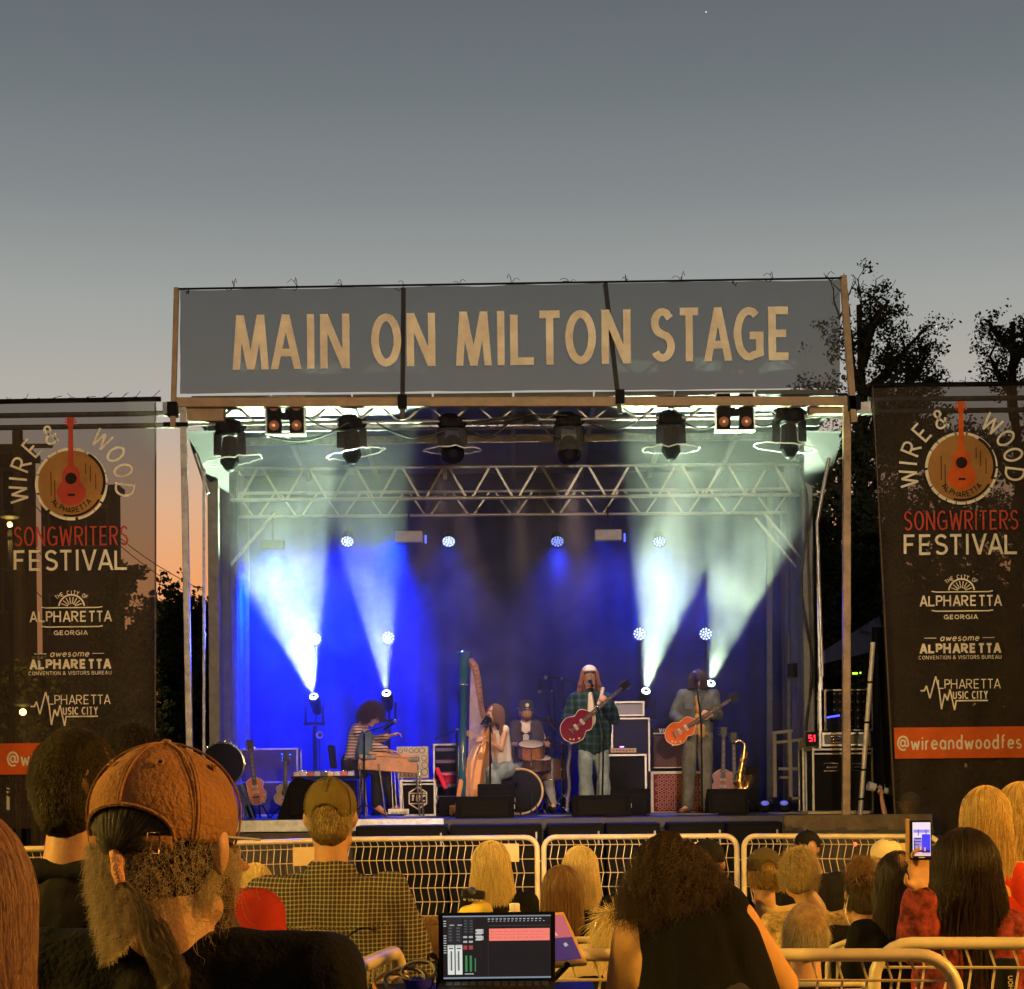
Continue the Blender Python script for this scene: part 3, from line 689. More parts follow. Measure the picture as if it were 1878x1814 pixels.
moving_head(1447, 768, 'rightmost moving head on the front truss, big pointed black head in a glinting clear cover', .0, 1.1, s=1.2, rt=.12, cover=1.05)
# four-lamp blinders
BULB = mat('blinder_lens', (.30,.13,.07), .2, .2, .2, 30, emit=(.5,.2,.1), es=.12, coat=.5)
for px, py, lb in ((524, 764, 'left four-lamp blinder with round amber lenses on the front truss'), (1347, 757, 'right four-lamp blinder with round amber lenses on the front truss')):
    c = W(px, py, 20.62); t = thing('blinder_lamp', c, lb, 'stage lamp', 'four-lamp blinders on the front truss')
    m = MB()
    for sx in (-1, 1): m.box(c+Vector((sx*.125,0,0)), (.15,.12,.40))
    m.box(c+Vector((0,.02,0)), (.12,.08,.09)); m.build('housing', BLACKP, t, bevel=.01)
    m = MB()
    for sx in (-1, 1): m.box(c+Vector((sx*.215,0,0)), (.012,.14,.42))
    for sz in (-1, 1): m.box(c+Vector((0,0,sz*.205)), (.44,.14,.014))
    m.build('frame', mat('bright_bare_aluminium', (.8,.82,.8), .35, .5, .1), t)
    for sx in (-1, 1):
        for sz in (-1, 1):
            p = c+Vector((sx*.125, -.065, sz*.11)); m = MB(); m.lathe([(.001,.0), (.03,.004), (.045,.012), (.058,.0), (.060,-.02)], p, (0,-1,0), 24, cap=False); b_ = m.build('bulb', BULB, t, smooth=True)
            m = MB(); m.lathe([(.001,.014), (.012,.012), (.016,.004)], p, (0,-1,0), 12, cap=False); m.build('filament_cap', mat('warm_filament', (.6,.3,.15), .3, 0, 0, emit=(1,.45,.2), es=.6), b_)
    m = MB(); m.bar(c+Vector((0,.1,-.02)), c+Vector((0,.18,.12)), .05); m.build('hook_clamp', BLACKM, t)
# unused white glow material; no work lamps are built under the roof
GLOW_STRIP = mat('unused_glow_strip', (.8,.8,.8), .4, 0, 0, emit=(.85,1,.82), es=6)
# hanging fixtures below the rear truss
for px, py, lb in ((750, 985, 'flat grey strip fixture hanging left of centre above the band'), (1115, 982, 'flat grey strip fixture hanging right of centre above the band')):
    c = W(px, py, 23.4); t = thing('wash_fixture', c, lb, 'stage lamp', 'flat wash fixtures under the rear truss')
    m = MB(); m.box(c, (.34,.12,.14)); m.build('housing', mat('grey_housing', (.35,.33,.35), .5, .1), t, bevel=.01)
    m = MB(); m.bar(c+Vector((0,0,.07)), c+Vector((0,0,.36)), .02); m.build('hanger', BLACKM, t)
    m = MB(); m.box(c+Vector((.21,0,-.03)), (.02,.03,.1)); m.build('indicator', mat('blue_glow', (0,0,.2), .5, 0, 0, emit=(.1,.15,1), es=2), t)
    m = MB(); m.box(c+Vector((0,.066,-.02)), (.30,.01,.09)); m.build('lens_panel', mat('blue_glow', (0,0,.2)), t)
    if px > 900: spot('wash_light', c+Vector((-.1,.1,-.05)), W(1200, 1200, 24.5), 200, (.01,.035,1), 120, .9, .1, t)
    if px < 900:
        spot('wash_light', c+Vector((-.1,.1,-.05)), W(560, 1250, 24.5), 2600, (.0,.02,1), 115, .9, .1, t)
cc = W(500, 1000, 23.3)  # unseen wash lamp added to turn the curtain's left half blue
t = thing('wash_fixture', cc, 'small dark wash lamp added at the left end of the rear truss to wash the curtain blue', 'stage lamp', 'flat wash fixtures under the rear truss')
m = MB(); m.box(cc, (.3,.12,.12)); m.build('housing', BLACKM, t, bevel=.01); m = MB(); m.bar(cc+Vector((0,0,.06)), cc+Vector((0,0,.42)), .02); m.build('hanger', BLACKM, t)
spot('wash_light', cc+Vector((0,.1,-.08)), W(530, 1300, 24.5), 7500, (.0,.02,1), 120, .9, .1, t)
# cables looping along the front truss
def sag(a, b, d, n=14): return [a.lerp(b, i/n)-Vector((0,0,d*math.sin(PI*i/n))) for i in range(n+1)]
tcb = thing('truss_cable', W(935,770,20.6), 'black power cables looping along the front truss between the moving heads', 'cable')
for (x0, y0), (x1, y1), d in (((480,795),(640,775),.14), ((690,775),(815,790),.12), ((865,790),(935,772),.12), ((865,775),(1040,762),-.04), ((1080,775),(1180,765),.10), ((990,775),(1030,800),.06), ((1255,775),(1325,768),.09), ((1370,770),(1430,768),.08), ((560,765),(640,790),.05)):
    m = MB(); m.tube(sag(W(x0, y0, 20.6), W(x1, y1, 20.6), d), .011, 6); m.build('cable', RUBBER, tcb, smooth=True)
m = MB(); m.tube([W(925,772,20.6), W(960,763,20.58), W(985,770,20.6), W(960,772,20.6)], .028, 6); m.build('cable_bunch', RUBBER, tcb, smooth=True)
# key lights on the performers, set just below the moving heads
def C2(px, py, Y=22.1): return W(px, py, Y)
WARM = (1,.66,.50)
spot('front_key_light', W(829, 850, 20.75), C2(690, 1360), 380, WARM, 32, .8, .08)
spot('front_key_light', W(829, 850, 20.70), C2(910, 1360), 520, WARM, 26, .8, .08)
spot('front_key_light', W(1043, 850, 20.72), C2(1080, 1330), 480, WARM, 26, .8, .08)
spot('front_key_light', W(1230, 845, 20.72), C2(1270, 1340), 520, WARM, 26, .8, .08)
spot('front_key_light', W(945, 850, 20.72), W(966, 1350, 23.3), 380, WARM, 14, .8, .08)  # added key on the drummer; no moving head hangs at this spot
RED = spot('red_glow_light', W(822, 1440, 23.0), C2(800, 1380, 23.6), 120, (1,.03,.06), 100, .9, .1)  # added red spot without a fixture, reddens the slatted cabinet
# front-of-house followspot on a mast behind the camera
fs = thing('followspot_mast', (2.5, -6.5, 0), 'tall mast with a followspot standing behind the audience', 'stage lamp')
m = MB(); m.tube([(2.5,-6.5,0), (2.5,-6.5,6.3)], .05, 10); m.build('mast', STEEL, fs)
m = MB(); m.lathe([(.001,-.4), (.14,-.38), (.16,.1), (.12,.12)], (2.5,-6.3,6.4), (-.1,1,-.17), 16); m.build('head', BLACKM, fs)
spot('followspot_light', (2.48,-6.0,6.33), (0.2, 22.2, 1.9), 8500, (1,.70,.56), 11.5, .7, .1)
fl = spot('added_header_flood', (2.6,-6.1,6.0), (0, 20.4, 5.6), 9500, (1,.78,.56), 34, .9, .12)  # unseen flood added to brighten the header and banner lettering
m = MB(); m.lathe([(.001,-.2), (.12,-.19), (.14,.0), (.15,.03)], (2.6,-6.2,6.0), (-.1,1,0), 16, cap=False); m.build('added_flood_head', BLACKM, fs)
for px_, py_, lb_ in ((1295,22,'tiny bright star near the top of the dusk sky'), (1717,599,'small bright star low in the sky right of the stage')):
    c_ = W(px_, py_, 900); m = MB(); m.ell(c_, .33, 10, 6); tag(m.build('star', mat('star_light', (1,1,1), .5, 0, 0, emit=(1,1,.9), es=1.2), smooth=True, loc=c_), lb_, 'star')
# ================================================================== street lamps
def street_lamp(x, y, h, power, col, label, es=30, r=.16, light=True, aim=None, ang=100):
    t = thing('street_lamp', (x, y, 0), label, 'street lamp', 'street lamps round the square')
    m = MB(); m.tube([(x,y,0), (x,y,.6), (x,y,h)], [.11,.07,.05], 10); m.build('pole', BLACKM, t, smooth=True)
    m = MB(); m.lathe([(.03,.0), (.2,.05), (.22,.08), (.05,.22), (.001,.26)], (x,y,h+.22), (0,0,1), 16); m.build('cap', BLACKM, t, smooth=True)
    m = MB(); m.ell((x,y,h+.12), r); m.build('globe', mat('sodium_globe_%d' % int(es), (.9,.7,.4), .3, 0, 0, emit=col, es=es), t, smooth=True)
    if light:
        if aim is None: l = bpy.data.lights.new('lamp_light', 'POINT')
        else: l = bpy.data.lights.new('lamp_light', 'SPOT'); l.spot_size = math.radians(ang); l.spot_blend = .6
        l.energy = power; l.color = col; l.shadow_soft_size = .22
        o = bpy.data.objects.new('lamp_light', l); COL.objects.link(o); o.parent = t; o.location = (0, 0, h-.2)
        if aim: o.rotation_euler = (Vector(aim)-Vector((x, y, h-.2))).to_track_quat('-Z', 'Y').to_euler()
street_lamp(-6.3, 2.9, 3.7, 3300, (1,.60,.08), 'sodium street lamp on a black pole to the left behind the audience', aim=(0,6.5,.8), ang=115)
street_lamp(6.5, 2.6, 4.3, 3900, (1,.47,.05), 'orange sodium street lamp on a black pole to the right behind the audience', aim=(0,6.5,.8), ang=115)
street_lamp(-8.5, 10.0, 5.6, 4600, (1,.59,.08), 'sodium street lamp to the left of the seated crowd', aim=(0,12.5,.2), ang=80)
street_lamp(8.8, 10.0, 5.8, 4600, (1,.53,.07), 'sodium street lamp to the right of the seated crowd', aim=(0,12.5,.2), ang=80)
street_lamp(2.0, -9.5, 7.5, 1100, (1,.60,.22), 'added fill lamp built as a sodium street lamp far behind the audience')  # added front fill on the stage and crowd
pl = W(42, 1306, 40); street_lamp(pl.x, 40, pl.z-.12, 250, (1,.62,.12), 'lit yellow street lamp shining through the left banner', 22, .075)
pl = W(18, 962, 42); street_lamp(pl.x, 42, pl.z-.12, 1200, (1,.62,.12), 'taller yellow street lamp glinting through the left banner above the other', 22, .06)
# ================================================================== stage smoke
def smoke(name, label, lo, hi, dens, col=(1,1,1), nscale=.95, edge=.5, lo_n=.40, hi_n=.68, flo=.25, zgrad=None, aniso=0.0):
    lo, hi = Vector(lo), Vector(hi); c = (lo+hi)/2; m = MB(); m.box(c, hi-lo)
    mt = bpy.data.materials.new(name); mt.use_nodes = True; t = mt.node_tree; t.nodes.clear(); l = t.links.new
    out = N(t, 'ShaderNodeOutputMaterial'); pv = N(t, 'ShaderNodeVolumePrincipled'); l(pv.outputs[0], out.inputs['Volume'])
    pv.inputs['Color'].default_value = (*col, 1); pv.inputs['Anisotropy'].default_value = aniso
    co = N(t, 'ShaderNodeTexCoord'); gen = co.outputs['Generated']
    nz = N(t, 'ShaderNodeTexNoise'); nz.inputs['Scale'].default_value = nscale; nz.inputs['Detail'].default_value = 3.5; nz.inputs['Roughness'].default_value = .6; nz.inputs['Distortion'].default_value = .8; l(co.outputs['Object'], nz.inputs['Vector'])
    m1 = N(t, 'ShaderNodeMapRange'); m1.inputs[1].default_value = lo_n; m1.inputs[2].default_value = hi_n; m1.inputs[3].default_value = flo; m1.inputs[4].default_value = 1.6; l(nz.outputs[0], m1.inputs[0])
    sx = N(t, 'ShaderNodeSeparateXYZ'); l(gen, sx.inputs[0]); cur = m1.outputs[0]
    for ax, e in (('X', edge*.15), ('Y', edge*.3), ('Z', edge*.25)):
        if e <= 0: continue
        ab = N(t, 'ShaderNodeMath', operation='PINGPONG'); ab.inputs[1].default_value = .5; l(sx.outputs[ax], ab.inputs[0])
        mm = N(t, 'ShaderNodeMapRange', interpolation_type='SMOOTHSTEP'); mm.inputs[2].default_value = e; l(ab.outputs[0], mm.inputs[0])
        mu = N(t, 'ShaderNodeMath', operation='MULTIPLY'); l(cur, mu.inputs[0]); l(mm.outputs[0], mu.inputs[1]); cur = mu.outputs[0]
    if zgrad:
        mm = N(t, 'ShaderNodeMapRange'); mm.inputs[1].default_value = 0; mm.inputs[2].default_value = 1; mm.inputs[3].default_value = zgrad[0]; mm.inputs[4].default_value = zgrad[1]; l(sx.outputs['Z'], mm.inputs[0])
        mu = N(t, 'ShaderNodeMath', operation='MULTIPLY'); l(cur, mu.inputs[0]); l(mm.outputs[0], mu.inputs[1]); cur = mu.outputs[0]
    mu = N(t, 'ShaderNodeMath', operation='MULTIPLY'); mu.inputs[1].default_value = dens; l(cur, mu.inputs[0]); l(mu.outputs[0], pv.inputs['Density'])
    o = m.build(name, mt, loc=c); tag(o, label, 'smoke', None, 'stuff')
    try: mt.cycles.volume_sampling = 'MULTIPLE_IMPORTANCE'
    except Exception: pass
    try: mt.volume_intersection_method = 'FAST'
    except Exception: pass
    return o
smoke('stage_smoke', 'pale theatrical smoke filling the stage and catching the lamp beams', (XL+.15, 20.45, ZD+.02), (XR-.15, 24.4, zr0-.05), .034, flo=.12, edge=.35, zgrad=(.35, 2.6))
# ================================================================== trees and far setting
LEAF = mat('dark_leaves', (.045,.055,.025), .75, 0, .5, .8)
LEAF2 = mat('olive_leaves', (.06,.06,.025), .75, 0, .5, .8)
BARK = mat('bark', (.07,.05,.035), .9, 0, .4, 4, .5)
def tree(label, base, H_, spread, crown, seed, n=9000, leaf=.10, mt=None, lean=0, bare=0, group='trees around the stage', nb=14, cz=.35, drop=.8):
    r = random.Random(seed); b = Vector(base); t = thing('tree', b, label, 'tree', group)
    m = MB(); top = b+Vector((lean, 0, H_)); tips = []
    trunk = [b.lerp(top, i/7)+Vector((r.uniform(-.15,.15)*H_*.05*i/3, r.uniform(-.1,.1), 0)) for i in range(8)]; rad = [H_*.022*(1-i/8)+.02 for i in range(8)]
    m.tube(trunk, rad, 8)
    for k in range(nb):
        u = r.uniform(cz, .97); i = min(6, int(u*7)); p = trunk[i].lerp(trunk[i+1], u*7-i); an = r.uniform(0, 2*PI); ln = spread*(1.15-u*drop)*r.uniform(.6, 1.1)
        q = p; pts = [p]; d = Vector((math.cos(an), math.sin(an)*.7, r.uniform(.35,.9))).normalized()
        for s in range(5):
            d = (d+Vector((r.uniform(-.3,.3), r.uniform(-.3,.3), r.uniform(-.1,.25)))).normalized(); q = q+d*ln/5; pts.append(q)
            if s >= 1:
                tips.append((q, ln*.30)); e = q+Vector((r.uniform(-1,1), r.uniform(-1,1), r.uniform(-.1,.9)))*ln*.33; m.tube([q, (q+e)/2+Vector((0,0,.03)), e], [.03,.02,.008], 5); tips.append((e, ln*.24))
        m.tube(pts, [H_*.009*(1-s/6)+.01 for s in range(6)], 6)
    m.build('trunk', BARK, t, smooth=True)
    if bare:
        m = MB()
        for k in range(bare):
            p = top+Vector((r.uniform(-.3,.3), 0, -.2)); d = Vector((r.uniform(-.5,.5), r.uniform(-.2,.2), 1)).normalized()
            for s in range(4):
                q = p+d*H_*.017; m.tube([p, q], .014*(1-s/5)+.004, 4); 
                e = q+Vector((r.uniform(-.6,.6), 0, r.uniform(.2,.7)))*H_*.025; m.tube([q, e], .006, 4)
                p = q; d = (d+Vector((r.uniform(-.5,.5), 0, .2))).normalized()
        m.build('bare_twigs', BARK, t, kind='stuff')
    vs = []; fs = []; per = max(1, n//len(tips))
    for c, rr in tips:
        rr = max(rr, .3)
        cl = [(c+Vector((r.gauss(0,.6), r.gauss(0,.6), r.gauss(0,.5)))*rr if False else c+Vector((r.gauss(0,.55)*rr, r.gauss(0,.55)*rr, r.gauss(0,.5)*rr))) for _ in range(5)]
        for _ in range(per):
            cc_ = r.choice(cl); p = cc_+Vector((r.gauss(0,.22)*rr, r.gauss(0,.22)*rr, r.gauss(0,.18)*rr)); s = leaf*r.uniform(.6, 1.3)
            u = Vector((r.gauss(0,1), r.gauss(0,1), r.gauss(0,1))).normalized(); w = u.orthogonal().normalized(); w = (w+u.cross(w)*r.uniform(-1,1)).normalized()
            o = len(vs); vs += [p-u*s*.6, p+w*s*.35, p+u*s*.6, p-w*s*.35]; fs.append((o, o+1, o+2, o+3))
    m = MB(); m.add(vs, fs); m.build('crown', mt or LEAF, t)
    return t
def gx(px, Y): return (px-CX)/F*Y
tree('tall dark tree with thinning bare top behind the right stage corner', (gx(1578,34), 34, 0), Z(568,34), 1.9, 0, 3, 20000, .062, bare=7, nb=22, cz=.3, drop=.5)
tree('leaning leafy tree reaching right beside the tall dark tree', (gx(1590,35), 35, 0), Z(665,35), 2.1, 0, 12, 15000, .065, lean=1.0, nb=17, cz=.45)
tree('dark bushy tree at the right edge above the right banner', (gx(1865,36), 36, 0), Z(600,36), 2.5, 0, 5, 19000, .07, nb=26, cz=.35)
tree('broad dark tree seen through the right banner', (gx(1745,38), 38, 0), Z(790,38), 2.9, 0, 8, 7500, .12, nb=26, cz=.2)
tree('low dense tree behind the right column of the stage', (gx(1540,31), 31, 0), Z(860,31), 1.8, 0, 9, 20000, .09, nb=30, cz=.15)
tree('dense dark tree filling the gap right of the stage', (gx(1620,33), 33, 0), Z(960,33), 2.2, 0, 10, 16000, .10, nb=26, cz=.12)
tree('round dark tree between the left banner and the stage', (gx(338,60), 60, 0), Z(1120,60), 2.3, 0, 21, 15000, .16, nb=30, cz=.3, drop=.5)
tree('dark conifer-like tree showing through the right half of the left banner', (gx(225,50), 50, 0), Z(1060,50), 1.9, 0, 22, 12000, .15, nb=30, cz=.15)
tree('low rounded tree behind the left stage column', (gx(385,64), 64, 0), Z(1150,64), 2.2, 0, 23, 11000, .17, nb=24, cz=.25)
tree('leafy street tree lit yellow behind the left banner', (gx(62,43), 43, 0), Z(1230,43), 1.3, 0, 24, 7000, .12, LEAF2, nb=20, cz=.2)
# hedge mass at the horizon
m = MB(); r = random.Random(4); vs = []; fs = []
for k in range(26000):
    px = r.choice((r.uniform(270, 460), r.uniform(1400, 1950), r.uniform(-60, 300))); Y = r.uniform(66, 80) if px < 700 else r.uniform(37, 44)
    top = (1290 if px < 700 else 1130)+40*mnoise.noise(Vector((px*.02, 0, 1))); py = r.uniform(top, 1475); p = W(px, py, Y); s = r.uniform(.12, .26)
    u = Vector((r.gauss(0,1), r.gauss(0,1), r.gauss(0,1))).normalized(); w = u.orthogonal().normalized(); o = len(vs); vs += [p-u*s, p+w*s*.6, p+u*s, p-w*s*.6]; fs.append((o, o+1, o+2, o+3))
m.add(vs, fs); tag(m.build('undergrowth', LEAF), 'dark undergrowth and hedge mass behind the stage', None, None, 'stuff')
# buildings behind the left banner
def building(label, x0, x1, ytop, Y, mt, rows, cols, lit=(), dp=8):
    a, b = W(x0, ytop, Y), W(x1, ytop, Y); dpt = dp; t = thing('building', ((a.x+b.x)/2, Y, 0), label, 'building', 'buildings behind the left banner')
    m = MB(); m.box(((a.x+b.x)/2, Y+dpt/2, a.z/2), (b.x-a.x, dpt, a.z)); m.build('wall', mt, t)
    m = MB(); m.box(((a.x+b.x)/2, Y+dpt/2-.1, a.z+.12), (b.x-a.x+.3, dpt+.4, .24)); m.build('cornice', mat('stone_trim', (.2,.18,.15), .8), t)
    for i in range(cols):
        for j in range(rows):
            x = lerp(a.x, b.x, (i+.5)/cols); z = lerp(1.6, a.z-1.2, j/max(1, rows-1)); w, h = min(.9, (b.x-a.x)/cols*.5), 1.3
            f = MB(); f.box((x, Y-.03, z+h/2+.06), (w+.2, .1, .1)); f.box((x, Y-.03, z-h/2-.06), (w+.3, .14, .1)); f.box((x-w/2-.04, Y-.03, z), (.08, .1, h)); f.box((x+w/2+.04, Y-.03, z), (.08, .1, h)); fr = f.build('window', mat('stone_trim', (.2,.18,.15)), t)
            f = MB(); f.box((x, Y-.02, z), (w, .04, h)); f.build('pane', mat('lit_pane', (.5,.4,.2), .3, 0, 0, emit=(1,.6,.2), es=.7) if (i, j) in lit else mat('dark_pane', (.03,.035,.04), .1, 0, 0), fr)
BRK = mat('brown_brick', (.16,.09,.06), .85, 0, .3, 6, .3)
building('dark brick building at the left edge behind the left banner', -260, 44, 838, 62, BRK, 4, 6, {(5, 0)}, 1.5)
building('narrow dark tower block behind the middle of the left banner', 75, 212, 905, 66, mat('grey_render', (.11,.10,.10), .85, 0, .25, 3), 4, 2, (), .8)
building('low brick building behind the lower part of the left banner', 45, 160, 1290, 52, BRK, 1, 3, (), 1.5)
ut = W(32, 790, 48); t = thing('utility_pole', (ut.x, 48, 0), 'dark utility pole behind the left banner carrying the wires', 'pole')
m = MB(); m.tube([(ut.x, 48, 0), (ut.x, 48, ut.z)], .14, 8); m.build('pole', BARK, t)
m = MB(); m.bar((ut.x-.9, 48, ut.z-.4), (ut.x+.9, 48, ut.z-.4), .1); m.build('crossarm', BARK, t)
for i, (a, b) in enumerate((((36,800),(375,1085)), ((36,806),(375,1105)), ((40,900),(375,1180)), ((40,980),(375,1235)), ((40,1060),(375,1290)))):
    m = MB(); m.tube(sag(W(a[0], a[1], 48), W(b[0], b[1], 56), .5), .012, 5)
    tag(m.build('power_line', RUBBER, loc=W(a[0], a[1], 48)), ('topmost', 'second highest', 'middle', 'second lowest', 'lowest')[i]+' power line sloping down across the sunset sky at the left', 'wire', 'power lines left of the stage')
# pop-up canopy right of the stage
ct = thing('canopy_tent', (gx(1570,26), 26, 0), 'blue canopy tent right behind the stage corner', 'tent')
m = MB(); a, b, c, d = W(1500,1200,26), W(1612,1130,26), W(1625,1200,28), W(1520,1205,28); ap = W(1598,1140,27)
m.add([a, b, ap, c, d, b+Vector((.1,0,-.45)), a+Vector((0,0,-.15))], [(0,1,2), (1,3,2), (3,4,2), (4,0,2), (0,6,5,1)]); m.build('roof', mat('blue_tarp', (.12,.14,.25), .6), ct)
for px in (1505, 1605):
    m = MB(); p = W(px, 1200, 26); m.bar((p.x, 26, 0), (p.x, 26, p.z), .04); m.build('leg', ALU, ct)
# black drape and leaning banner pole beside the right banner
curtain('side_drape', 'black drape hanging beside the right banner', 1598, 1642, 1150, 1500, 20.9, CLOTHB, .05, 40, 3, cat='curtain')
m = MB(); m.tube([W(1601,1178,20.6), W(1576,1512,20.6)], .027, 10); pole = m.build('banner_pole', mat('pale_pole', (.5,.47,.42), .45, .2), smooth=True, loc=W(1576,1512,20.6)); tag(pole, 'leaning pale pole wrapped with black ties left of the right banner', 'pole')
for k in (.22, .44, .70, .86):
    p = W(lerp(1601,1576,k), lerp(1178,1512,k), 20.6); m = MB(); m.tube([p+Vector((0,0,.012)), p-Vector((0,0,.012))], .033, 10); m.build('tie', BLACKM, pole)
# ================================================================== people helpers
EYEW = mat('eye_white', (.7,.68,.65), .2, 0, 0); EYED = mat('eye_dark', (.03,.02,.015), .15, 0, 0); LIP = mat('lips', (.40,.14,.11), .5, 0, .1, 30)
def basis(yaw, pitch=0, roll=0):
    """columns: right, forward, up. yaw 0 = facing the stage (+Y), 180 = facing the camera"""
    return Matrix.Rotation(math.radians(-yaw), 3, 'Z') @ Matrix.Rotation(math.radians(pitch), 3, 'X') @ Matrix.Rotation(math.radians(roll), 3, 'Y')
def head_prims(b, h, R, s=1.0, m=0, ears=True, jaw=1.0):
    P = lambda x, y, z: h + R @ Vector((x*s, y*s, z*s))
    b.ell(P(0,-.012,.022), (.076*s,.097*s,.098*s), R, m)          # cranium
    b.ell(P(0,.022,-.028), (.064*s,.074*s,.088*s), R, m)          # face
    b.cap(P(0,.045,-.088), P(0,.06,-.098), .036*s*jaw, .028*s*jaw, m)    # chin
    b.cap(P(-.04,.02,-.075), P(0,.05,-.095), .03*s*jaw, .03*s*jaw, m); b.cap(P(.04,.02,-.075), P(0,.05,-.095), .03*s*jaw, .03*s*jaw, m)
    b.cap(P(0,.092,.012), P(0,.112,-.028), .009*s, .014*s, m)      # nose
    b.cap(P(-.034,.083,.028), P(.034,.083,.028), .012*s, .012*s, m) # brow
    b.cap(P(-.018,.088,-.058), P(.018,.088,-.058), .008*s, .008*s, m)
    if ears:
        for sx in (-1, 1): b.ell(P(sx*.080,-.008,-.005), (.011*s,.020*s,.033*s), R @ Matrix.Rotation(sx*.35, 3, 'Z'), m)
def face_parts(t, h, R, s=1.0, beard=None):
    P = lambda x, y, z: h + R @ Vector((x*s, y*s, z*s))
    for sx in (-1, 1):
        m = MB(); m.ell(P(sx*.031,.0845,.008), (.012*s,.006*s,.0065*s), 12, 8, R); e = m.build('eye', EYEW, t, smooth=True)
        m = MB(); m.ell(P(sx*.031,.0895,.008), (.0055*s,.003*s,.0055*s), 10, 6, R); m.build('pupil', EYED, e, smooth=True)
        m = MB(); m.tube([P(sx*.014,.097,.030), P(sx*.032,.098,.035), P(sx*.05,.086,.029)], .0042*s, 6); m.build('eyebrow', beard or EYED, t, smooth=True)
    m = MB(); m.ell(P(0,.0985,-.057), (.024*s,.006*s,.008*s), 14, 6, R); m.build('lips', LIP, t, smooth=True)
def hand(b, w, d, n, side=1, curl=.6, m=0, s=1.0, thumb=True):
    """w wrist, d direction of palm, n palm normal (fingers curl towards n)"""
    d = Vector(d).normalized(); n = Vector(n); n = (n-d*n.dot(d)).normalized(); u = d.cross(n)*side
    for k, (off, ln) in enumerate(((-.030,.074), (-.010,.084), (.011,.079), (.031,.060))):
        k0 = w+d*.085*s+u*off*s; b.cap(w+d*.02*s+u*off*.5*s, k0, .014*s, .0115*s, m, 8)
        a1 = curl*.7; d1 = (d*math.cos(a1)+n*math.sin(a1)); p1 = k0+d1*ln*.5*s
        a2 = curl*1.9; d2 = (d*math.cos(a2)+n*math.sin(a2)); p2 = p1+d2*ln*.5*s
        b.cap(k0, p1, .0095*s, .0088*s, m, 8); b.cap(p1, p2, .0088*s, .0072*s, m, 8)
    if thumb:
        p0 = w+d*.025*s-u*.025*s; p1 = p0+(d*.5-u*.75+n*.35).normalized()*.045*s; p2 = p1+(d*.8-u*.2+n*.5).normalized()*.034*s
        b.cap(p0, p1, .014*s, .0105*s, m, 8); b.cap(p1, p2, .0105*s, .008*s, m, 8)
    b.cap(w, w+d*.03*s, .022*s, .020*s, m, 8)
# ---- hair
def hair_long(t, h, R, L, rad=(.092,.108,.118), n=1500, k=16, spread=.15, wave=.006, face=50, mt=None, jit=.006, name='hair', shell=True, curl=0, r=.0011, part=0, end=.15, down=None, wf=26, back=0, clump=.75):
    n = int(n*1.7); r *= .62; S = np.zeros((n, k, 3)); R_ = np.array(R); hh = np.array(h)
    az0 = math.radians(face)
    for i in range(n):
        az = random.uniform(-PI+az0, PI-az0)        # 0 = back of head
        cl_ = round(az*7+.35*math.sin(i*.001))/7+.06*math.sin(round(az*7)*5.3)
        j = random.uniform(-.004, jit); ll = L*random.uniform(1-end, 1+end*.3); ph = random.uniform(0, 6.28); th0 = random.uniform(.05, 1.0); wa = wave*random.uniform(.5, 1.5)
        arcl = (PI/2-th0)*.1; tot = arcl+ll
        for q in range(k):
            s_ = tot*q/(k-1)
            if s_ < arcl:
                th = th0+s_/.1; x = (rad[0]+j)*math.sin(th)*math.sin(az); y = -(rad[1]+j)*math.sin(th)*math.cos(az); z = (rad[2]+j)*math.cos(th)
            else:
                u = s_-arcl; f = 1+spread*math.sin(min(1, u/.25)*PI/2); x = (rad[0]+j)*math.sin(az)*f; y = -(rad[1]+j)*math.cos(az); y = y*(1-.4*min(1, u/.2)) - (.02+back)*min(1, u/.2); z = -u
                if u > .12 and az0: y = min(y, -.015)
            if clump:
                cf = clump*min(1, s_/(tot*.7)); a2 = az+(cl_-az)*cf; sc_ = (math.sin(a2)/(math.sin(az) if abs(math.sin(az)) > .05 else .05)) if abs(math.sin(az)) > .05 else 1; x *= max(.6, min(1.4, sc_)); y -= .006*cf*math.cos((az-cl_)*14)
            w_ = wa*min(1, s_/.06)
            x += w_*math.sin(s_*wf+ph)+curl*math.sin(s_*140+ph)*min(1, s_/.05); y += w_*.6*math.cos(s_*wf*1.1+ph*2)+curl*math.cos(s_*140+ph)*min(1, s_/.05)
            S[i, q] = (x+part, y, z)
    W_ = S @ R_.T if down is None else S @ np.array(down).T
    o = strands(name, mt, t, W_+hh, r)
    if shell:
        b = Blob(); dn = R if down is None else down
        b.ell(h+R @ Vector((0,-.014,.016)), (rad[0]-.010, rad[1]-.022, rad[2]-.012), R)
        LL = L*.82
        for q in range(7):
            f = q/6; p = h+dn @ Vector((0, -.045-.4*back, -.02-LL*f)); wd = (rad[0]*(1+spread*f)*.92); b.ell(p, (wd*(1-.25*f**3), .045*(1-.4*f), .06), dn)
        b.build(name+'_mass', MATS[mt.name+'_base'], t, .012, 3)
    return o
